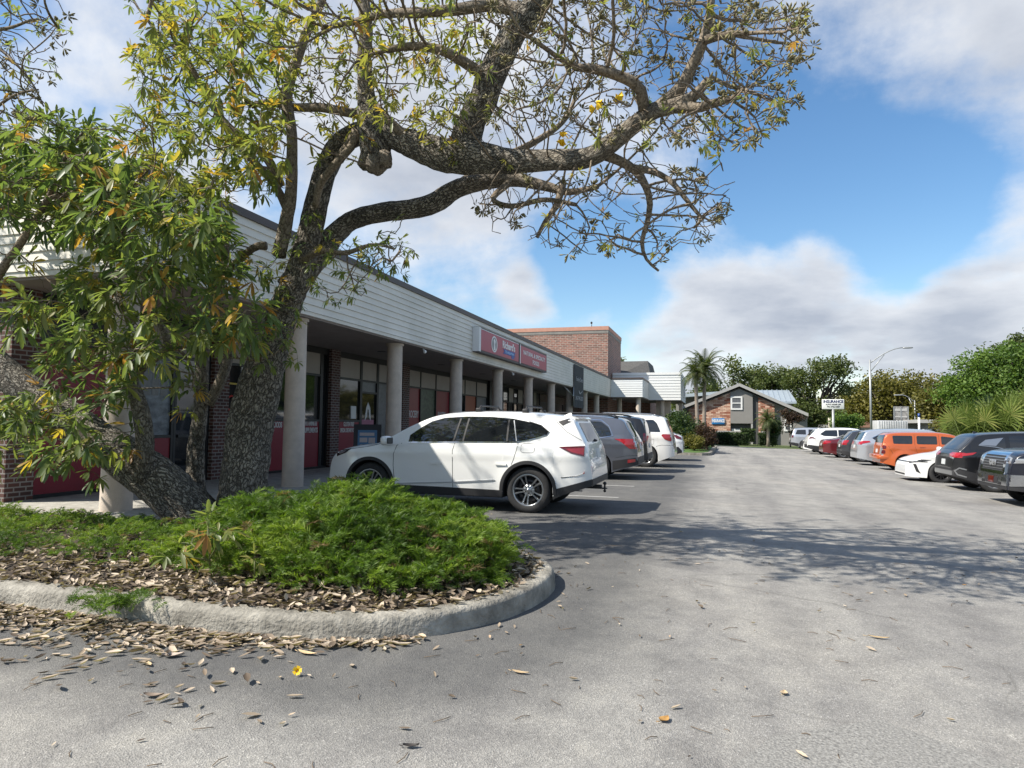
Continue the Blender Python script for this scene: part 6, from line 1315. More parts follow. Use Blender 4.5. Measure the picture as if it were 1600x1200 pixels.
class Bark(MB):
    def __init__(s): super().__init__(); s.uv = []; s.rd = []
    def limb(s, pts, rad, n=10, rough=0.0):
        k = len(pts); pts = [np.array(p, float) for p in pts]; up = None; vs = []; ln = 0; off = rng.uniform(0, 50)
        ph = rng.uniform(0, 6, 4)
        for i, p in enumerate(pts):
            t = pts[min(i + 1, k - 1)] - pts[max(i - 1, 0)]; t = t / (np.linalg.norm(t) + 1e-9)
            if up is None:
                up = np.cross(t, [0.3, .2, .9]); up /= np.linalg.norm(up)
            up = up - t * np.dot(up, t); up /= np.linalg.norm(up) + 1e-9; b = np.cross(t, up)
            if i: ln += np.linalg.norm(p - pts[i - 1])
            for j in range(n):
                a = 2 * math.pi * j / n; r = rad[i]
                if rough:
                    r *= 1 + rough * (.4 * math.sin(2 * a + ph[0] + ln * 1.2) + .35 * math.sin(3 * a + ph[1] - ln * 2.3) + .25 * math.sin(5 * a + ph[2] + ln * 2.5) + .12 * math.sin(ln * 5 + ph[3] + 2 * a)) + rng.uniform(-.3, .3) * rough
                vs.append(p + (up * math.cos(a) + b * math.sin(a)) * r)
                s.uv.append((rad[i] * math.cos(a), rad[i] * math.sin(a), ln + off)); s.rd.append(rad[i])
        fs = [[i * n + j, i * n + (j + 1) % n, (i + 1) * n + (j + 1) % n, (i + 1) * n + j] for i in range(k - 1) for j in range(n)] + [list(range(n - 1, -1, -1)), list(range((k - 1) * n, k * n))]
        s.add(vs, fs, 0, True)
    def finish(s, name, parent):
        o = s.build(name, M['bark'], parent); me = o.data
        a = me.attributes.new('barkuv', 'FLOAT_VECTOR', 'POINT'); a.data.foreach_set('vector', np.array(s.uv, np.float32).ravel())
        a = me.attributes.new('rad', 'FLOAT', 'POINT'); a.data.foreach_set('value', np.array(s.rd, np.float32)); return o
bark = Bark()
nodes, parent_, fixedr = [], [], []
def dense(pts, step):
    """pts: (x,y,z,r) → evenly spaced smooth samples"""
    P = smooth_path(pts, 14); out = [P[0]]
    for q in P[1:]:
        if np.linalg.norm(q[:3] - out[-1][:3]) >= step: out.append(q)
    return out
def limb(pxs, rough=.10, n=14, graft=None):
    """pxs: (px,py,depth Y,radius)"""
    pts = [np.append(atY(a, b, Y), r) for a, b, Y, r in pxs]
    S = dense(pts, .07 if pts[0][3] > .1 else .09)
    bark.limb([q[:3] + rng.normal(size=3) * q[3] * .012 for q in S], [max(.008, q[3]) for q in S], n, rough)
    prev = -1
    S2 = dense(pts, .14)
    for i, q in enumerate(S2):
        if i == 0 and nodes:
            dd = np.linalg.norm(np.array(nodes) - q[:3], axis=1); prev = int(np.argmin(dd)) if dd.min() < 1.0 else -1
        nodes.append(q[:3].copy()); parent_.append(prev); fixedr.append(q[3]); prev = len(nodes) - 1
# main trunk and the limb that reaches over the lot
limb([(372, 835, 7.75, 0.342), (374, 800, 7.75, 0.312), (382, 735, 7.75, 0.298), (392, 670, 7.75, 0.286), (405, 610, 7.75, 0.268), (420, 555, 7.75, 0.227), (438, 500, 7.75, 0.206), (455, 455, 7.7, 0.186), (472, 410, 7.7, 0.174), (486, 360, 7.65, 0.164), (497, 310, 7.6, 0.152), (510, 265, 7.6, 0.148), (532, 225, 7.55, 0.144), (565, 207, 7.5, 0.140), (605, 212, 7.4, 0.144), (650, 228, 7.3, 0.172), (700, 243, 7.2, 0.186), (745, 246, 7.1, 0.177), (800, 252, 7.0, 0.126), (860, 250, 6.9, 0.107), (915, 247, 6.8, 0.104), (950, 228, 6.75, 0.098), (985, 200, 6.7, 0.086), (1020, 175, 6.65, 0.084), (1055, 165, 6.6, 0.074), (1085, 150, 6.55, 0.056), (1110, 120, 6.5, 0.033)], .12, 20)
limb([(455, 452, 7.7, .20), (490, 405, 7.9, .18), (540, 350, 8.0, .135), (590, 333, 8.0, .13), (640, 328, 8.0, .13), (680, 318, 8.0, .13), (710, 297, 8.0, .115), (750, 285, 8.0, .10), (800, 280, 8.0, .085), (850, 290, 8.0, .06), (890, 300, 8.0, .04), (940, 290, 8.0, .03)], .12, 16)
limb([(722, 255, 7.2, .22), (728, 215, 7.15, .175), (738, 185, 7.1, .155), (755, 155, 7.05, .15), (768, 120, 7.0, .15), (785, 85, 6.95, .145), (805, 50, 6.9, .135), (832, 15, 6.85, .13), (858, -30, 6.8, .115), (880, -90, 6.8, .08), (890, -160, 6.8, .04)], .15, 16)
limb([(592, 270, 7.3, .07), (590, 262, 7.3, .15), (587, 244, 7.3, .195), (582, 212, 7.3, .185), (576, 185, 7.3, .14), (571, 140, 7.3, .095), (570, 90, 7.3, .085), (573, 40, 7.25, .075), (566, -20, 7.2, .06), (560, -90, 7.2, .03)], .24, 16)
limb([(436, 398, 7.5, .10), (448, 345, 7.3, .085), (455, 300, 7.2, .075), (456, 250, 7.1, .07), (455, 200, 7.1, .065), (448, 150, 7.1, .065), (462, 100, 7.1, .06), (478, 55, 7.1, .055), (495, 20, 7.1, .05), (515, -25, 7.1, .035)], .10, 10)
limb([(572, 180, 7.35, .065), (540, 175, 7.3, .06), (500, 168, 7.25, .055), (460, 168, 7.2, .05), (420, 160, 7.1, .04), (385, 168, 7.0, .03)], .1, 8)
limb([(440, 290, 7.3, .05), (415, 245, 7.2, .06), (385, 222, 7.1, .055), (350, 190, 7.0, .045), (320, 145, 6.9, .038), (290, 90, 6.8, .030), (250, 55, 6.8, .022), (222, 20, 6.8, .016)], .1, 8)
limb([(450, 330, 7.3, .06), (430, 290, 7.2, .05), (395, 250, 7.1, .048), (365, 215, 7.1, .04)], .1, 8)
limb([(528, 250, 7.55, .07), (545, 225, 7.35, .05), (555, 205, 7.3, .05), (552, 225, 7.2, .05), (520, 262, 7.2, .05), (500, 290, 7.3, .05), (492, 330, 7.4, .05)], .1, 8)
# leaning trunk on the left
limb([(318, 838, 7.35, 0.317), (300, 805, 7.3, 0.308), (268, 770, 7.2, 0.295), (235, 742, 7.1, 0.286), (195, 715, 7.0, 0.273), (150, 685, 6.9, 0.246), (100, 650, 6.8, 0.224), (50, 615, 6.7, 0.211), (0, 575, 6.6, 0.194), (-60, 520, 6.5, 0.167), (-130, 440, 6.4, 0.132), (-180, 340, 6.3, 0.097), (-190, 240, 6.2, 0.062), (-150, 150, 6.1, 0.044)], .12, 18)
limb([(226, 748, 6.95, .13), (227, 715, 6.85, .105), (226, 680, 6.85, .10), (221, 645, 6.85, .10), (212, 615, 6.85, .095), (200, 592, 6.85, .085), (186, 580, 6.85, .05)], .12, 12)
limb([(205, 600, 6.85, .06), (225, 572, 6.85, .055), (255, 552, 6.9, .05), (262, 535, 6.95, .05), (250, 505, 7.0, .035), (240, 470, 7.0, .025)], .1, 8)
limb([(258, 548, 6.9, .03), (280, 548, 6.85, .022), (295, 565, 6.8, .018), (303, 590, 6.75, .014), (300, 608, 6.75, .010)], .08, 6)
limb([(262, 540, 6.95, .022), (310, 548, 6.9, .018), (360, 558, 6.9, .014), (412, 565, 6.9, .010)], .08, 6)
limb([(186, 584, 6.85, .03), (174, 600, 6.8, .022), (168, 620, 6.8, .018), (160, 640, 6.8, .012)], .08, 6)
limb([(-150, 150, 6.1, .045), (-90, 95, 6.0, .035), (-30, 55, 5.9, .026), (20, 42, 5.85, .018), (60, 30, 5.8, .012), (100, 50, 5.8, .008)], .1, 7)
limb([(-30, 55, 5.9, .02), (15, 90, 5.8, .015), (50, 130, 5.8, .011), (70, 170, 5.8, .008)], .1, 6)
limb([(-190, 250, 6.2, .05), (-110, 215, 6.0, .035), (-40, 190, 5.9, .024), (20, 150, 5.8, .016), (60, 140, 5.8, .009)], .1, 7)
limb([(-60, 520, 6.5, .07), (-10, 440, 6.3, .055), (35, 375, 6.2, .045), (75, 310, 6.1, .035), (100, 250, 6.0, .024), (135, 200, 6.0, .013)], .1, 8)
limb([(75, 310, 6.1, .03), (130, 300, 6.0, .024), (190, 310, 6.0, .018), (240, 330, 6.0, .012)], .1, 6)
# upright stems in the middle
limb([(314, 830, 7.7, 0.136), (310, 795, 7.7, 0.128), (306, 750, 7.75, 0.116), (307, 700, 7.8, 0.112), (313, 650, 7.8, 0.100), (315, 600, 7.8, 0.092), (316, 550, 7.8, 0.092), (322, 500, 7.75, 0.088), (332, 460, 7.7, 0.080), (345, 420, 7.6, 0.072), (352, 380, 7.5, 0.056), (345, 340, 7.4, 0.040), (330, 300, 7.3, 0.028)], .12, 12)
limb([(326, 632, 7.8, .075), (345, 595, 7.85, .075), (356, 560, 7.9, .07), (360, 520, 7.9, .06), (365, 480, 7.9, .045), (372, 440, 7.85, .035)], .1, 8)
limb([(338, 440, 7.65, .06), (375, 405, 7.5, .05), (400, 385, 7.4, .05), (425, 385, 7.45, .06)], .1, 8)
limb([(470, 410, 7.6, .06), (500, 392, 7.4, .04), (540, 395, 7.3, .03), (585, 382, 7.2, .02), (625, 392, 7.2, .012)], .1, 8)
limb([(572, 240, 7.2, .07), (570, 258, 7.15, .085), (562, 268, 7.12, .05)], .2, 8)
limb([(600, 240, 7.2, .07), (603, 254, 7.15, .08), (610, 262, 7.12, .045)], .2, 8)
limb([(584, 245, 7.1, .08), (582, 262, 7.08, .08), (585, 272, 7.06, .04)], .2, 8)
# secondary limbs of the right-hand crown
limb([(1020, 175, 6.65, .075), (1060, 140, 6.6, .065), (1085, 95, 6.55, .055), (1100, 60, 6.5, .05), (1108, 25, 6.45, .04), (1112, -20, 6.4, .03)], .1, 8)
limb([(1055, 166, 6.6, .07), (1090, 168, 6.5, .05), (1120, 160, 6.4, .04), (1160, 150, 6.3, .022)], .1, 8)
limb([(1006, 175, 6.65, .06), (1000, 140, 6.5, .055), (975, 122, 6.4, .05), (930, 108, 6.3, .045), (890, 105, 6.2, .03)], .1, 8)
limb([(1095, 65, 6.5, .045), (1130, 55, 6.4, .035), (1170, 52, 6.3, .022)], .1, 8)
limb([(940, 240, 6.8, .06), (975, 255, 6.9, .05), (1000, 275, 7.0, .045), (1015, 310, 7.1, .035), (1012, 345, 7.2, .028), (1003, 378, 7.2, .022), (1010, 405, 7.2, .016), (1030, 424, 7.2, .012)], .1, 8)
limb([(985, 262, 6.95, .04), (1020, 268, 6.8, .034), (1050, 285, 6.7, .028), (1075, 315, 6.6, .022), (1100, 345, 6.6, .014)], .1, 8)
limb([(880, 285, 8.0, .05), (870, 320, 7.9, .04), (850, 350, 7.8, .03), (835, 380, 7.8, .018)], .1, 8)
limb([(800, 282, 8.0, .05), (770, 310, 7.7, .035), (800, 322, 7.5, .03), (850, 312, 7.4, .028), (900, 320, 7.3, .022)], .1, 8)
limb([(765, 125, 7.0, .07), (730, 100, 6.8, .06), (690, 78, 6.6, .055), (640, 72, 6.5, .045), (600, 80, 6.4, .03)], .1, 8)
limb([(820, 20, 6.9, .085), (770, 8, 6.9, .075), (720, 14, 6.8, .065), (660, 20, 6.7, .055), (600, 22, 6.7, .045), (550, 35, 6.7, .035), (500, 45, 6.7, .02)], .1, 8)
limb([(655, 228, 7.3, .07), (625, 205, 7.2, .06), (605, 185, 7.1, .05), (590, 165, 7.1, .035)], .1, 8)
limb([(700, 300, 8.0, .06), (760, 258, 8.4, .05), (830, 225, 8.6, .045), (880, 190, 8.8, .035), (900, 150, 9.0, .025)], .1, 8)
# space colonisation fills the crown volumes with twigs
REG = {  # name: (polygon in the view, depth range, attractors, leafiness, leaf size, hue shift, seeds)
 'right': ([(740, 0), (1000, -20), (1265, 0), (1275, 70), (1245, 130), (1230, 190), (1175, 240), (1120, 235), (1000, 235), (900, 215), (760, 200)], (5.3, 8.2), 3000, .10, .085, .62, .5),
 'hang': ([(720, 290), (900, 270), (1000, 250), (1150, 280), (1150, 335), (1110, 390), (1050, 395), (1030, 425), (960, 400), (880, 405), (820, 385), (750, 345)], (6.0, 8.3), 1150, .05, .07, .6, .3),
 'top': ([(440, 0), (750, 0), (760, 130), (700, 220), (620, 205), (560, 190), (450, 210)], (5.8, 7.8), 1050, .50, .12, .66, .3),
 'leftc': ([(205, 60), (300, -10), (440, 0), (455, 150), (440, 270), (380, 300), (300, 330), (240, 300), (195, 200)], (5.6, 7.4), 520, .9, .16, .52, .1),
 'left': ([(-60, 215), (60, 190), (140, 190), (200, 240), (330, 275), (360, 330), (330, 400), (250, 425), (60, 345), (-60, 340)], (5.0, 7.2), 540, 1.0, .205, .30, .0),
 'upleft': ([(-60, -40), (60, 0), (120, 40), (80, 120), (60, 200), (-60, 190)], (5.0, 6.8), 260, .35, .10, .45, .6),
 'low': ([(20, 460), (130, 420), (400, 425), (430, 500), (390, 560), (330, 540), (240, 550), (190, 620), (150, 700), (70, 745), (-40, 745), (-40, 660), (70, 600), (30, 520)], (5.4, 6.9), 320, 1.0, .195, .33, .0),
 'lowr': ([(430, 400), (480, 330), (560, 380), (640, 350), (650, 420), (560, 470), (500, 480), (450, 560), (400, 520)], (6.6, 7.8), 260, .8, .11, .40, .1),
 'above': ([(150, -10), (1050, -10), (980, -230), (600, -330), (200, -260)], (4.6, 7.8), 800, .4, .12, .5, .2),
 'over': ([(-560, 300), (-60, 300), (-60, -260), (150, -300), (150, -60), (-200, -40), (-560, -100)], (4.0, 7.2), 150, 1.0, .15, .2, .0),
}
att = []
for nm, (poly, (d0, d1), n, *_r) in REG.items():
    xs = [p[0] for p in poly]; ys = [p[1] for p in poly]; k = 0
    while k < n:
        x, y = rng.uniform(min(xs), max(xs)), rng.uniform(min(ys), max(ys))
        if inside(x, y, poly): att.append(atY(x, y, rng.uniform(d0, d1))); k += 1
att = np.array(att)
nfix = len(nodes)
NP = np.array(nodes); near = np.full(len(att), 1e9); nid = np.zeros(len(att), int)
for s0 in range(0, len(NP), 400):
    D = np.linalg.norm(att[:, None] - NP[None, s0:s0 + 400], axis=2); j = D.argmin(1); d_ = D[np.arange(len(att)), j]; u = d_ < near; near[u] = d_[u]; nid[u] = j[u] + s0
alive = np.ones(len(att), bool); STEP, KILL = .10, .15
for it in range(70):
    act = alive & (near < 3.0)
    if not act.any(): break
    ids = nid[act]; dirs = att[act] - NP[ids]; dirs /= np.linalg.norm(dirs, axis=1, keepdims=True) + 1e-9
    un, inv = np.unique(ids, return_inverse=True); acc = np.zeros((len(un), 3)); np.add.at(acc, inv, dirs)
    acc += rng.normal(size=acc.shape) * .38 + np.array([0, 0, .05]); acc /= np.linalg.norm(acc, axis=1, keepdims=True) + 1e-9
    new = NP[un] + acc * STEP; st = len(NP)
    NP = np.concatenate([NP, new]); parent_ += [int(i) for i in un]; fixedr += [0.0] * len(new)
    for s0 in range(0, len(new), 300):
        D = np.linalg.norm(att[:, None] - new[None, s0:s0 + 300], axis=2); j = D.argmin(1); d_ = D[np.arange(len(att)), j]; u = d_ < near; near[u] = d_[u]; nid[u] = j[u] + st + s0
    alive &= near > KILL
    if len(NP) > 34000: break
n = len(NP); par = np.array(parent_); kids = [[] for _ in range(n)]
for i, p in enumerate(par):
    if p >= 0: kids[p].append(i)
rad = np.zeros(n)
for i in range(n - 1, nfix - 1, -1):
    ks = [k for k in kids[i]]
    rad[i] = .0046 if not ks else min(.05, sum(rad[k] ** 2.25 for k in ks) ** (1 / 2.25) + .00008)
# twigs as chains
done = np.zeros(n, bool)
for i in range(nfix, n):
    if done[i] or (par[i] >= nfix and kids[par[i]] and max(kids[par[i]], key=lambda k: rad[k]) == i): continue
    p0 = NP[par[i]] if par[i] >= 0 else NP[i]; ch = [i]; done[i] = True
    while True:
        ks = [k for k in kids[ch[-1]] if k >= nfix]
        if not ks: break
        k = max(ks, key=lambda q: rad[q]); ch.append(k); done[k] = True
    pts = [p0] + [NP[k] for k in ch]; rr = [min(rad[i] * 1.15, .06)] + [rad[k] for k in ch]
    if len(pts) >= 2: bark.limb(pts, rr, 6 if rr[0] > .012 else 5 if rr[0] > .007 else 4)
bark.finish('trunk', tree_root)
# palmate leaves at the twig ends
def region(P):
    x, y = pix(P)
    for nm, v in REG.items():
        if inside(x, y, v[0]): return nm
    best = min(REG, key=lambda q: min(math.hypot(a - x, b - y) for a, b in REG[q][0])); return best
LV, LF, LT = [], [], []; SV = []; cnt = 0
def leaflets(base, dirs, lens, tints, wr=.25):
    """each leaflet: a folded, slightly arched blade of eight corners"""
    global cnt
    m_ = len(dirs); d = dirs / np.linalg.norm(dirs, axis=1, keepdims=True)
    up = np.array([0, 0, 1.0]) + rng.normal(size=(m_, 3)) * .35; s = np.cross(d, up); s /= np.linalg.norm(s, axis=1, keepdims=True) + 1e-9; nn = np.cross(s, d)
    L_ = lens[:, None]; w = L_ * wr
    dn = np.array([0, 0, -1.0])
    prof = [(0, .06), (.28, .72), (.62, 1.0), (.88, .62), (1.0, .04)]
    cols = []
    for (t, ww) in prof:
        c = base + d * L_ * t + dn * L_ * .16 * t * t
        cols += [c + s * w * ww / 2 + nn * w * ww * .16, c, c - s * w * ww / 2 + nn * w * ww * .16]
    V = np.stack(cols, 1).reshape(-1, 3); k = np.arange(m_)[:, None] * 15 + cnt
    q = np.array([(r * 3 + c, r * 3 + c + 1, r * 3 + c + 4, r * 3 + c + 3) for r in range(4) for c in range(2)])
    LV.append(V); LF.append((k[:, :, None] + q[None]).reshape(-1, 4)); LT.append(np.repeat(tints, 8)); cnt += m_ * 15
PET = MB()
def palmate(P, tdir, size, hue, npal=4, petiole=True):
    for q in range(npal):
        a = rng.normal(size=3) * .75 + tdir * .7 + np.array([0, 0, .15]); a /= np.linalg.norm(a)
        hub = P + a * size * rng.uniform(.35, .8)
        if petiole: PET.tube([P, hub], [.0022, .0018], 3, cap=False)
        m_ = 5; ax = a; o = np.cross(ax, rng.normal(size=3)); o /= np.linalg.norm(o); o2 = np.cross(ax, o)
        ang = np.array([-1.25, -.6, 0, .6, 1.25]) + rng.normal(size=5) * .08
        dr = np.cos(ang)[:, None] * (ax * .75 + np.array([0, 0, -.42])) + np.sin(ang)[:, None] * o + o2 * .12
        ln = size * np.array([.62, .88, 1.0, .88, .62]) * rng.uniform(.8, 1.15)
        yel = rng.random() < (.03 + .16 * max(0, hue - .1))
        tb = np.clip(hue + rng.normal() * .13, 0, .74) if not yel else rng.uniform(.78, 1.0)
        leaflets(np.repeat(hub[None], m_, 0), dr, ln, np.clip(tb + rng.normal(size=m_) * .035, 0, 1))
FLW = MB(); nleaf = 0
for i in range(nfix, n):
    tip = not kids[i]
    if not tip and not (rng.random() < .20): continue
    rg = region(NP[i]); (_p, _d, _n, leafy, size, hue, seeds) = REG[rg]
    td = NP[i] - NP[par[i]]; td /= np.linalg.norm(td) + 1e-9
    if rng.random() < leafy * (1 if tip else .9):
        palmate(NP[i], td, size, hue, int(rng.integers(3, 6)) if rg in ('left', 'low', 'leftc') else int(rng.integers(2, 4))); nleaf += 1
    elif tip and rng.random() < seeds:
        for q in range(int(rng.integers(9, 20))):
            dd = rng.normal(size=3) * .75 + td * .7; dd /= np.linalg.norm(dd); c = NP[i] + td * .01 + dd * .008; e = c + dd * rng.uniform(.045, .10)
            SV.append((c, e)); 
M['crown_leaf'] = leafmat('crown_leaf', [(0, (.068, .108, .042)), (.22, (.112, .160, .066)), (.45, (.18, .208, .075)), (.62, (.235, .232, .075)), (.76, (.30, .27, .09)), (.86, (.46, .33, .06)), (1, (.34, .17, .06))], .40, .5)
# hand-placed sprays: the shoot at the trunk foot and the long sprigs across the trunks
for (px, py, Y, sz, np_, hue) in ((300, 610, 6.75, .15, 6, .42), (295, 640, 6.7, .15, 4, .5), (415, 565, 6.85, .15, 6, .35), (330, 545, 6.85, .14, 3, .6), (385, 520, 6.9, .14, 5, .45), (298, 848, 4.45, .15, 6, .36), (325, 822, 4.5, .15, 6, .40), (275, 868, 4.4, .14, 5, .38), (398, 876, 4.5, .09, 3, .68), (348, 838, 4.5, .13, 5, .38), (165, 700, 6.6, .17, 6, .2), (120, 705, 6.5, .17, 6, .2), (150, 740, 6.5, .17, 5, .25), (90, 720, 6.5, .17, 5, .2), (465, 560, 7.0, .12, 4, .35), (440, 530, 7.1, .12, 5, .45), (430, 440, 7.2, .12, 5, .7), (400, 410, 7.2, .12, 4, .74)):
    palmate(atY(px, py, Y), np.array([0, -.3, -.2]), sz, hue, np_)
cro = np_mesh('crown', np.concatenate(LV), np.concatenate(LF), M['crown_leaf'], tree_root, np.concatenate(LT), smooth=True)
bs_ = MB()
for (a, b_) in ((atY(328, 885, 4.5), atY(325, 822, 4.5)), (atY(328, 875, 4.5), atY(275, 868, 4.4)), (atY(328, 878, 4.5), atY(298, 848, 4.45)), (atY(328, 872, 4.5), atY(348, 838, 4.5)), (atY(398, 900, 4.5), atY(398, 876, 4.5))): PET.tube([a, b_], .006, 4)
PET.build('petioles', mat('petiole', (.09, .10, .03), .7), tree_root)
sv, sf = [], []
for c, e in SV:
    d = e - c; o = np.cross(d, [.3, .5, .8]); o = o / (np.linalg.norm(o) + 1e-9) * .0095; o2 = np.cross(d / np.linalg.norm(d), o); k = len(sv)
    sv += [c, c + d * .72 + o, c + d * .72 + o2, c + d * .72 - o, c + d * .72 - o2, e]
    for a, b_ in ((1, 2), (2, 3), (3, 4), (4, 1)): sf += [(k, k + a, k + b_), (k + 5, k + b_, k + a)]
np_mesh('seed_heads', sv, sf, leafmat('seed_head', [(0, (.12, .10, .05)), (.5, (.20, .18, .085)), (1, (.27, .245, .13))], .8, .1), tree_root, rng.random(len(sf)), smooth=False)
for (px, py, Y) in ((966, 152, 6.3), (932, 160, 6.4), (878, 226, 6.7)):
    mb = MB(); c = atY(px, py, Y)
    for k in range(3):
        cc = c + rng.normal(size=3) * .025; d = rng.normal(size=3); d /= np.linalg.norm(d); o = np.cross(d, [0, .4, 1]); o /= np.linalg.norm(o); o2 = np.cross(d, o)
        tipv = [cc + d * .05 + (o * math.cos(a) + o2 * math.sin(a)) * .042 * (1.15 if j % 2 else .8) for j, a in enumerate(np.linspace(0, 6.283, 10, endpoint=False))]
        mb.add([cc] + tipv, [(0, j + 1, (j + 1) % 10 + 1) for j in range(10)], 0, False)
    mb.build('yellow_blossom', M['yellow_flower'] if 'yellow_flower' in M else M.setdefault('yellow_flower', mat('yellow_flower', (.80, .52, .01), .6)), tree_root)
print('tree nodes', n, 'leaf sprays', nleaf, 'leaf verts', cnt, 'seeds', len(SV))

# ------------------------------------------------------------------ ferny ground cover in the planter
M['fern'] = leafmat('fern_green', [(0, (.035, .072, .010)), (.5, (.095, .165, .020)), (.9, (.22, .29, .045)), (.94, (.20, .15, .07)), (1, (.15, .10, .05))], .55, .4)
def plume(nl=18, ln=.26):
    """one feathery arching sprig: a stem with short needle-like side blades"""
    V, Fc = [], []; d = np.array([.25, 0, 1.0]); d /= np.linalg.norm(d); p = np.zeros(3); st = ln / nl
    for i in range(nl):
        d = d + np.array([.09, 0, -.055]); d /= np.linalg.norm(d); q = p + d * st
        k = len(V); V += [p - (0, .0022, 0), p + (0, .0022, 0), q]; Fc.append((k, k + 1, k + 2))
        w_ = .075 * math.sin(math.pi * ((i + 1.5) / (nl + 2)) ** .7)
        for s_ in (1, -1):
            for u in (0, .5):
                b = p + d * st * u; a = rng.uniform(-.5, .8); sd = np.array([-.1, s_ * math.cos(a), math.sin(a) * .9]); t = b + (sd + d * .75) * w_ * rng.uniform(.6, 1.1); m_ = (b + t) / 2
                o = np.cross(t - b, rng.normal(size=3)); o = o / (np.linalg.norm(o) + 1e-9) * .0040; k = len(V); V += [b, m_ + o, t, m_ - o]; Fc += [(k, k + 1, k + 2), (k, k + 2, k + 3)]
        p = q
    return np.array(V), np.array(Fc)
PLU = [plume() for _ in range(6)]
def fern_bed(name, label, pts, scale, hts):
    Vs, Fs, Ts = [], [], []; k = 0
    for (x, y, z), sc_ in zip(pts, scale):
        V, Fc = PLU[rng.integers(0, 6)]; a = rng.uniform(0, 6.283); t = rng.uniform(-.35, .65); ca, sa, ct, s_t = math.cos(a), math.sin(a), math.cos(t), math.sin(t)
        W = V * sc_; W = np.stack([W[:, 0] * ct + W[:, 2] * s_t, W[:, 1], -W[:, 0] * s_t + W[:, 2] * ct], 1); W = np.stack([W[:, 0] * ca - W[:, 1] * sa, W[:, 0] * sa + W[:, 1] * ca, W[:, 2]], 1)
        Vs.append(W + (x, y, z)); Fs.append(Fc + k); k += len(V); tv = np.clip(.5 + .55 * math.sin(3.1 * x + 1.3 * y) * math.sin(2.7 * y - 1.9 * x + 1) + rng.normal() * .25, 0, 1); Ts.append(np.clip(tv * .6 + .35 * rng.random(len(Fc)), 0, .9) if rng.random() > .035 else np.full(len(Fc), .97))
    o = np_mesh(name, np.concatenate(Vs), np.concatenate(Fs), M['fern'], None, np.concatenate(Ts)); o['kind'] = 'stuff'; o['label'] = label; o['category'] = 'ground cover'
    return o
def mound(x, y):
    """height of the fern canopy above the soil at a point of the planter"""
    g = lambda cx_, cy_, rx, ry, h_, p=2: h_ * max(0, 1 - ((x - cx_) / rx) ** 2 - ((y - cy_) / ry) ** 2) ** .6
    a = g(-3.4, 6.0, 1.5, 1.45, .56); a = max(a, g(-4.5, 6.1, 1.3, 1.3, .24)); a = max(a, g(-2.7, 5.75, 1.0, 1.15, .42)); b = max(g(-6.9, 5.6, 1.5, 1.1, .10), g(-8.6, 5.6, 1.8, 1.1, .12), g(-5.3, 5.4, 1.1, .7, .14))
    return max(a, b) + (.05 * math.sin(5 * x + 2 * y) + .04 * math.sin(9 * y - 4 * x)) * (1 if max(a, b) > .05 else 0)
fp_, fs_ = [], []
while len(fp_) < 6800:
    x, y = rng.uniform(-11, -1.5), rng.uniform(4.4, 8.1)
    h_ = mound(x, y)
    if h_ < .04 or not inside(x, y, PL) or edge_dist(x, y) < .20: continue
    if x < -4.9 and rng.random() < .30: continue
    z = soil_z(x, y) + h_ * rng.random() ** .45; fp_.append((x, y, z)); fs_.append(rng.uniform(.55, 1.1) * (.55 if x < -4.7 else .95))
fern_bed('fern_ground_cover', 'bright green feathery fern mounds filling the planter', fp_, fs_, None)
# the sprig growing over the kerb
q = atZ(180, 940, .15); fern_bed('fern_ground_cover', 'small fern tuft creeping over the planter kerb', [(q[0] + rng.normal() * .16, q[1] + rng.normal() * .12 - .03, .10 + rng.random() * .07) for _ in range(60)], [.6] * 60, None)
# dark leafy stems inside the right mound so that it does not look hollow
mb = MB()
for _ in range(420):
    i = rng.integers(0, len(fp_)); x, y, z = fp_[i]; mb.tube([(x + rng.normal() * .05, y + rng.normal() * .05, soil_z(x, y) - .02), (x, y, z + .05)], [.004, .002], 3, cap=False)
o = mb.build('fern_stems', mat('fern_stem', (.05, .07, .02), .8)); o['kind'] = 'stuff'; o['label'] = 'thin stems under the fern mounds'; o['category'] = 'ground cover'

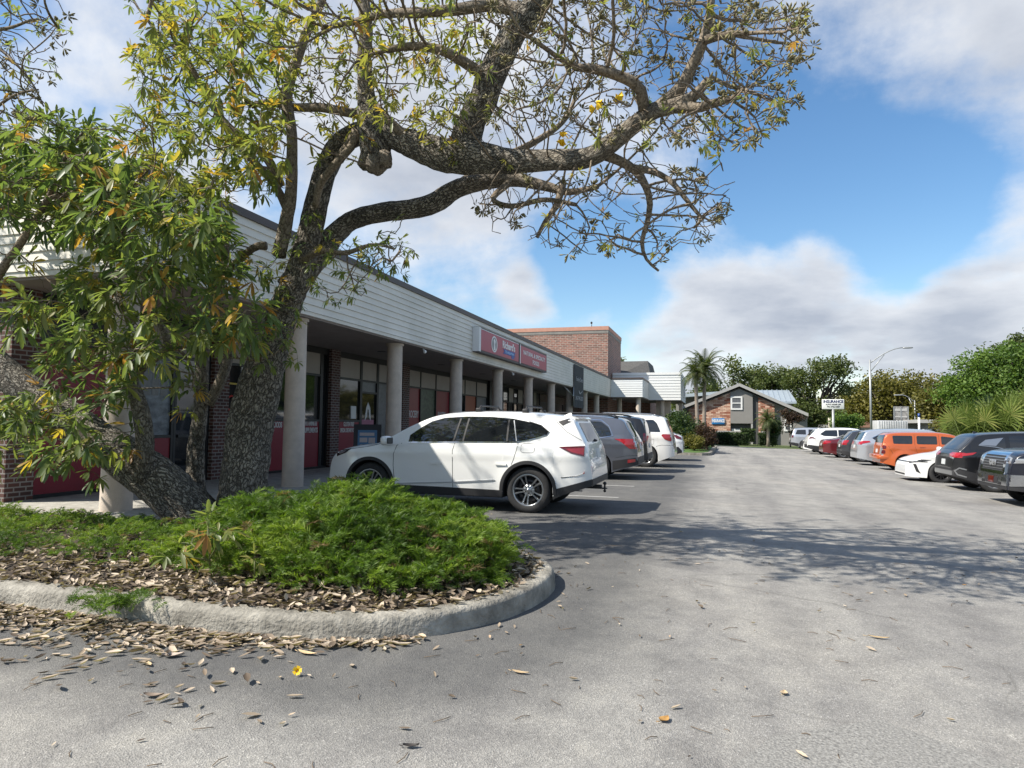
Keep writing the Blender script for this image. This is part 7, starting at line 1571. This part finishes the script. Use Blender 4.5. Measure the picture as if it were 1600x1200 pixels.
# ------------------------------------------------------------------ fallen leaves
M['dry_leaf'] = leafmat('dry_leaf', [(0, (.055, .040, .030)), (.3, (.19, .145, .105)), (.65, (.38, .305, .225)), (.93, (.55, .46, .36)), (1, (.40, .20, .06))], .75, .12)
def dry_leaves(name, label, pts, size, tlo=0.0, thi=.95, tilt=.32):
    m_ = len(pts); P = np.array(pts); a = rng.uniform(0, 6.283, m_); tl = rng.normal(size=m_) * tilt; rl = rng.normal(size=m_) * tilt
    L_ = (size * rng.uniform(.45, 1.35, m_)); W_ = L_ * rng.uniform(.26, .42, m_); cu = rng.uniform(.1, .9, m_)
    d = np.stack([np.cos(a) * np.cos(tl), np.sin(a) * np.cos(tl), np.sin(tl) * .6], 1); s = np.stack([-np.sin(a), np.cos(a), rl * .6], 1); s /= np.linalg.norm(s, axis=1, keepdims=True); nn = np.cross(d, s); nn[nn[:, 2] < 0] *= -1
    cols = []
    for (t, w_) in ((-.5, .05), (-.18, .85), (.18, 1.0), (.5, .06)):
        c = P + d * (L_ * t)[:, None] + nn * (L_ * cu * (t * t) * .8)[:, None]
        for q_ in (1, 0, -1): cols.append(c + s * (W_ * w_ * q_ / 2)[:, None] + nn * (W_ * cu * .7 * abs(q_) * w_)[:, None])
    V = np.stack(cols, 1).reshape(-1, 3); q = np.array([(r * 3 + c, r * 3 + c + 1, r * 3 + c + 4, r * 3 + c + 3) for r in range(3) for c in range(2)]); k = np.arange(m_)[:, None] * 12
    Fc = (k[:, :, None] + q[None]).reshape(-1, 4); o = np_mesh(name, V, Fc, M['dry_leaf'], None, np.repeat(rng.uniform(tlo, thi, m_), 6), smooth=True); o['kind'] = 'stuff'; o['label'] = label; o['category'] = 'leaf litter'; return o
pts = []
while len(pts) < 7600:
    x, y = rng.uniform(-10, -1.45), rng.uniform(4.1, 7.4)
    if not inside(x, y, PL): continue
    e = edge_dist(x, y)
    if e < .10 or rng.random() > (1.0 if e < .95 else .35): continue
    if x < -5.6 and rng.random() > .55: continue
    pts.append((x, y, soil_z(x, y) + .012 + .05 * rng.random() ** 2))
dry_leaves('leaf_litter', 'thick dry tan leaf litter on the planter soil inside the kerb', pts, .088, 0, .9, .55)
pts = []
while len(pts) < 2600:
    if rng.random() < .91:
        x = rng.uniform(-8, -1.9); dd = abs(rng.normal()) * (.17 if x > -3.2 else .26) * (1 if x < -2.6 else .5); k = np.argmin(np.abs(KPA[:80, 0] - x)); y = KPA[k, 1] - .03 - dd
        if rng.random() > (1 if x < -3.0 else .5): continue
    else:
        x, y = rng.uniform(-6, -2.0), rng.uniform(2.9, 3.95)
        if rng.random() > (.25 + .75 * (math.sin(x * 4.1) * math.sin(y * 6.3) > .2)): continue
    pts.append((x, y, .008 + .014 * rng.random() ** 2))
dry_leaves('leaf_litter', 'drift of dry leaves on the asphalt along the planter kerb', pts, .08, tilt=.22)
pts = []
for _ in range(260):
    x, y = rng.uniform(-4.5, 6), rng.uniform(1.8, 11) ; pts.append((x, y, gz(x, y) + .010))
for _ in range(40):
    t = rng.random(); q = KP[int(60 + t * 50) % len(KP)]; pts.append((q[0] + .1 + abs(rng.normal()) * .15, q[1] - abs(rng.normal()) * .1, .012))
dry_leaves('leaf_litter', 'small scattered leaf scraps on the sunlit asphalt', pts, .055, .0, 1.0, .3)
# twigs and needles on the asphalt
mb = MB()
for _ in range(420):
    x, y = rng.uniform(-5, 5), 1.9 + rng.random() ** 1.5 * 7; a = rng.uniform(0, 6.28); l_ = rng.uniform(.03, .13)
    if inside(x, y, PL): continue
    mb.tube([(x, y, gz(x, y) + .006), (x + l_ * .5 * math.cos(a), y + l_ * .5 * math.sin(a), gz(x, y) + .010), (x + l_ * math.cos(a + .2), y + l_ * math.sin(a + .2), gz(x, y) + .006)], .0022, 3)
o = mb.build('twigs', mat('twig_brown', (.16, .115, .075), .9)); o['kind'] = 'stuff'; o['label'] = 'thin brown twigs and needles strewn over the asphalt'; o['category'] = 'leaf litter'
# single leaves one can point at
def lone_leaf(px, py, label, ln, wd, rot, colr, curl=.3, nm='fallen_leaf'):
    p = atZ(px, py, 0); p[2] = gz(p[0], p[1]); p = atZ(px, py, p[2])
    mb = MB(); vs = []
    for i in range(9):
        t = i / 8; w_ = math.sin(math.pi * min(1, max(0, t)) ** .8) * wd / 2 + .001
        for q_ in (-1, -.5, 0, .5, 1): vs.append(((t - .5) * ln, q_ * w_, .008 + curl * ln * (t - .5) ** 2 * .8 + curl * wd * abs(q_) ** 1.5 * .5))
    mb.add(vs, [(i * 5 + j, i * 5 + j + 1, i * 5 + j + 6, i * 5 + j + 5) for i in range(8) for j in range(4)], 0, True); mb.tube([(-ln * .5, 0, .010), (-ln * .72, .01, .012)], .002, 4)
    o = mb.build(nm, mat('lone_leaf', colr, .7, var=.25, vscale=40)); o.location = p; o.rotation_euler = (0, 0, rot); tag(o, label, 'leaf', 'single fallen leaves on the asphalt'); return o
lone_leaf(1038, 1127, 'orange-brown oval leaf on the sunlit asphalt near the bottom', .075, .05, R(60), (.36, .20, .06))
lone_leaf(480, 1023, 'long tan leaf on the asphalt just below the kerb bend', .15, .04, R(-8), (.55, .40, .22))
lone_leaf(813, 1053, 'tan leaf on the asphalt below the kerb nose', .11, .03, R(-5), (.42, .31, .18))
lone_leaf(642, 1169, 'dark curled leaf at the bottom middle of the asphalt', .075, .028, R(20), (.03, .025, .022), .5)
lone_leaf(240, 1090, 'grey-brown crumpled leaf below the leaf drift', .11, .04, R(15), (.20, .15, .11), .45)
lone_leaf(1225, 1085, 'pale small leaf on the pale asphalt right of the orange-brown leaf', .06, .04, R(80), (.42, .32, .20))
lone_leaf(232, 1040, 'pale tan leaf left of the yellow blossom', .09, .03, R(-30), (.50, .38, .22))
lone_leaf(1373, 998, 'slim tan leaf right of the tree shadow', .14, .03, R(-5), (.40, .29, .15))
lone_leaf(270, 1027, 'large curled tan leaf at the end of the drift by the kerb', .13, .06, R(30), (.42, .34, .27), .4)
fl = atZ(464, 1057, .0); f = thing('fallen_blossom', 'bright yellow trumpet blossom lying on the dark asphalt', 'flower', (fl[0], fl[1], .0))
mb = MB(); mb.lathe([(.006, .0), (.010, .02), (.022, .045), (.034, .055)], n=14, axis=0)
for k in range(5):
    a = 2 * math.pi * k / 5; o1 = np.array([.055, math.cos(a) * .022, math.sin(a) * .022]); o2 = np.array([.062, math.cos(a) * .048, math.sin(a) * .048]); t_ = np.array([0, -math.sin(a), math.cos(a)]) * .024
    mb.add([o1 - t_ * .6, o1 + t_ * .6, o2 + t_, o2 + (0.004, 0, 0), o2 - t_], [(0, 1, 2, 3, 4)], 0, True)
o = mb.build('corolla', M['yellow_flower'], f, world=False); o.location = (-.01, .02, .021); o.rotation_euler = (0, R(-28), R(-62)); o.scale = (.52, .52, .52)

# groups of like things
for o in list(COL.objects):
    if o.parent is None and o.get('category') in ('car', 'pickup truck'):
        o['group'] = 'cars parked nose-in along the walkway' if o.location.x < 0 else 'cars parked along the right side of the lot'
    if o.parent is None and o.get('category') == 'tree' and o.name.split('.')[0] in ('oak_tree', 'shade_tree'): o['group'] = 'trees beyond the parking lot'
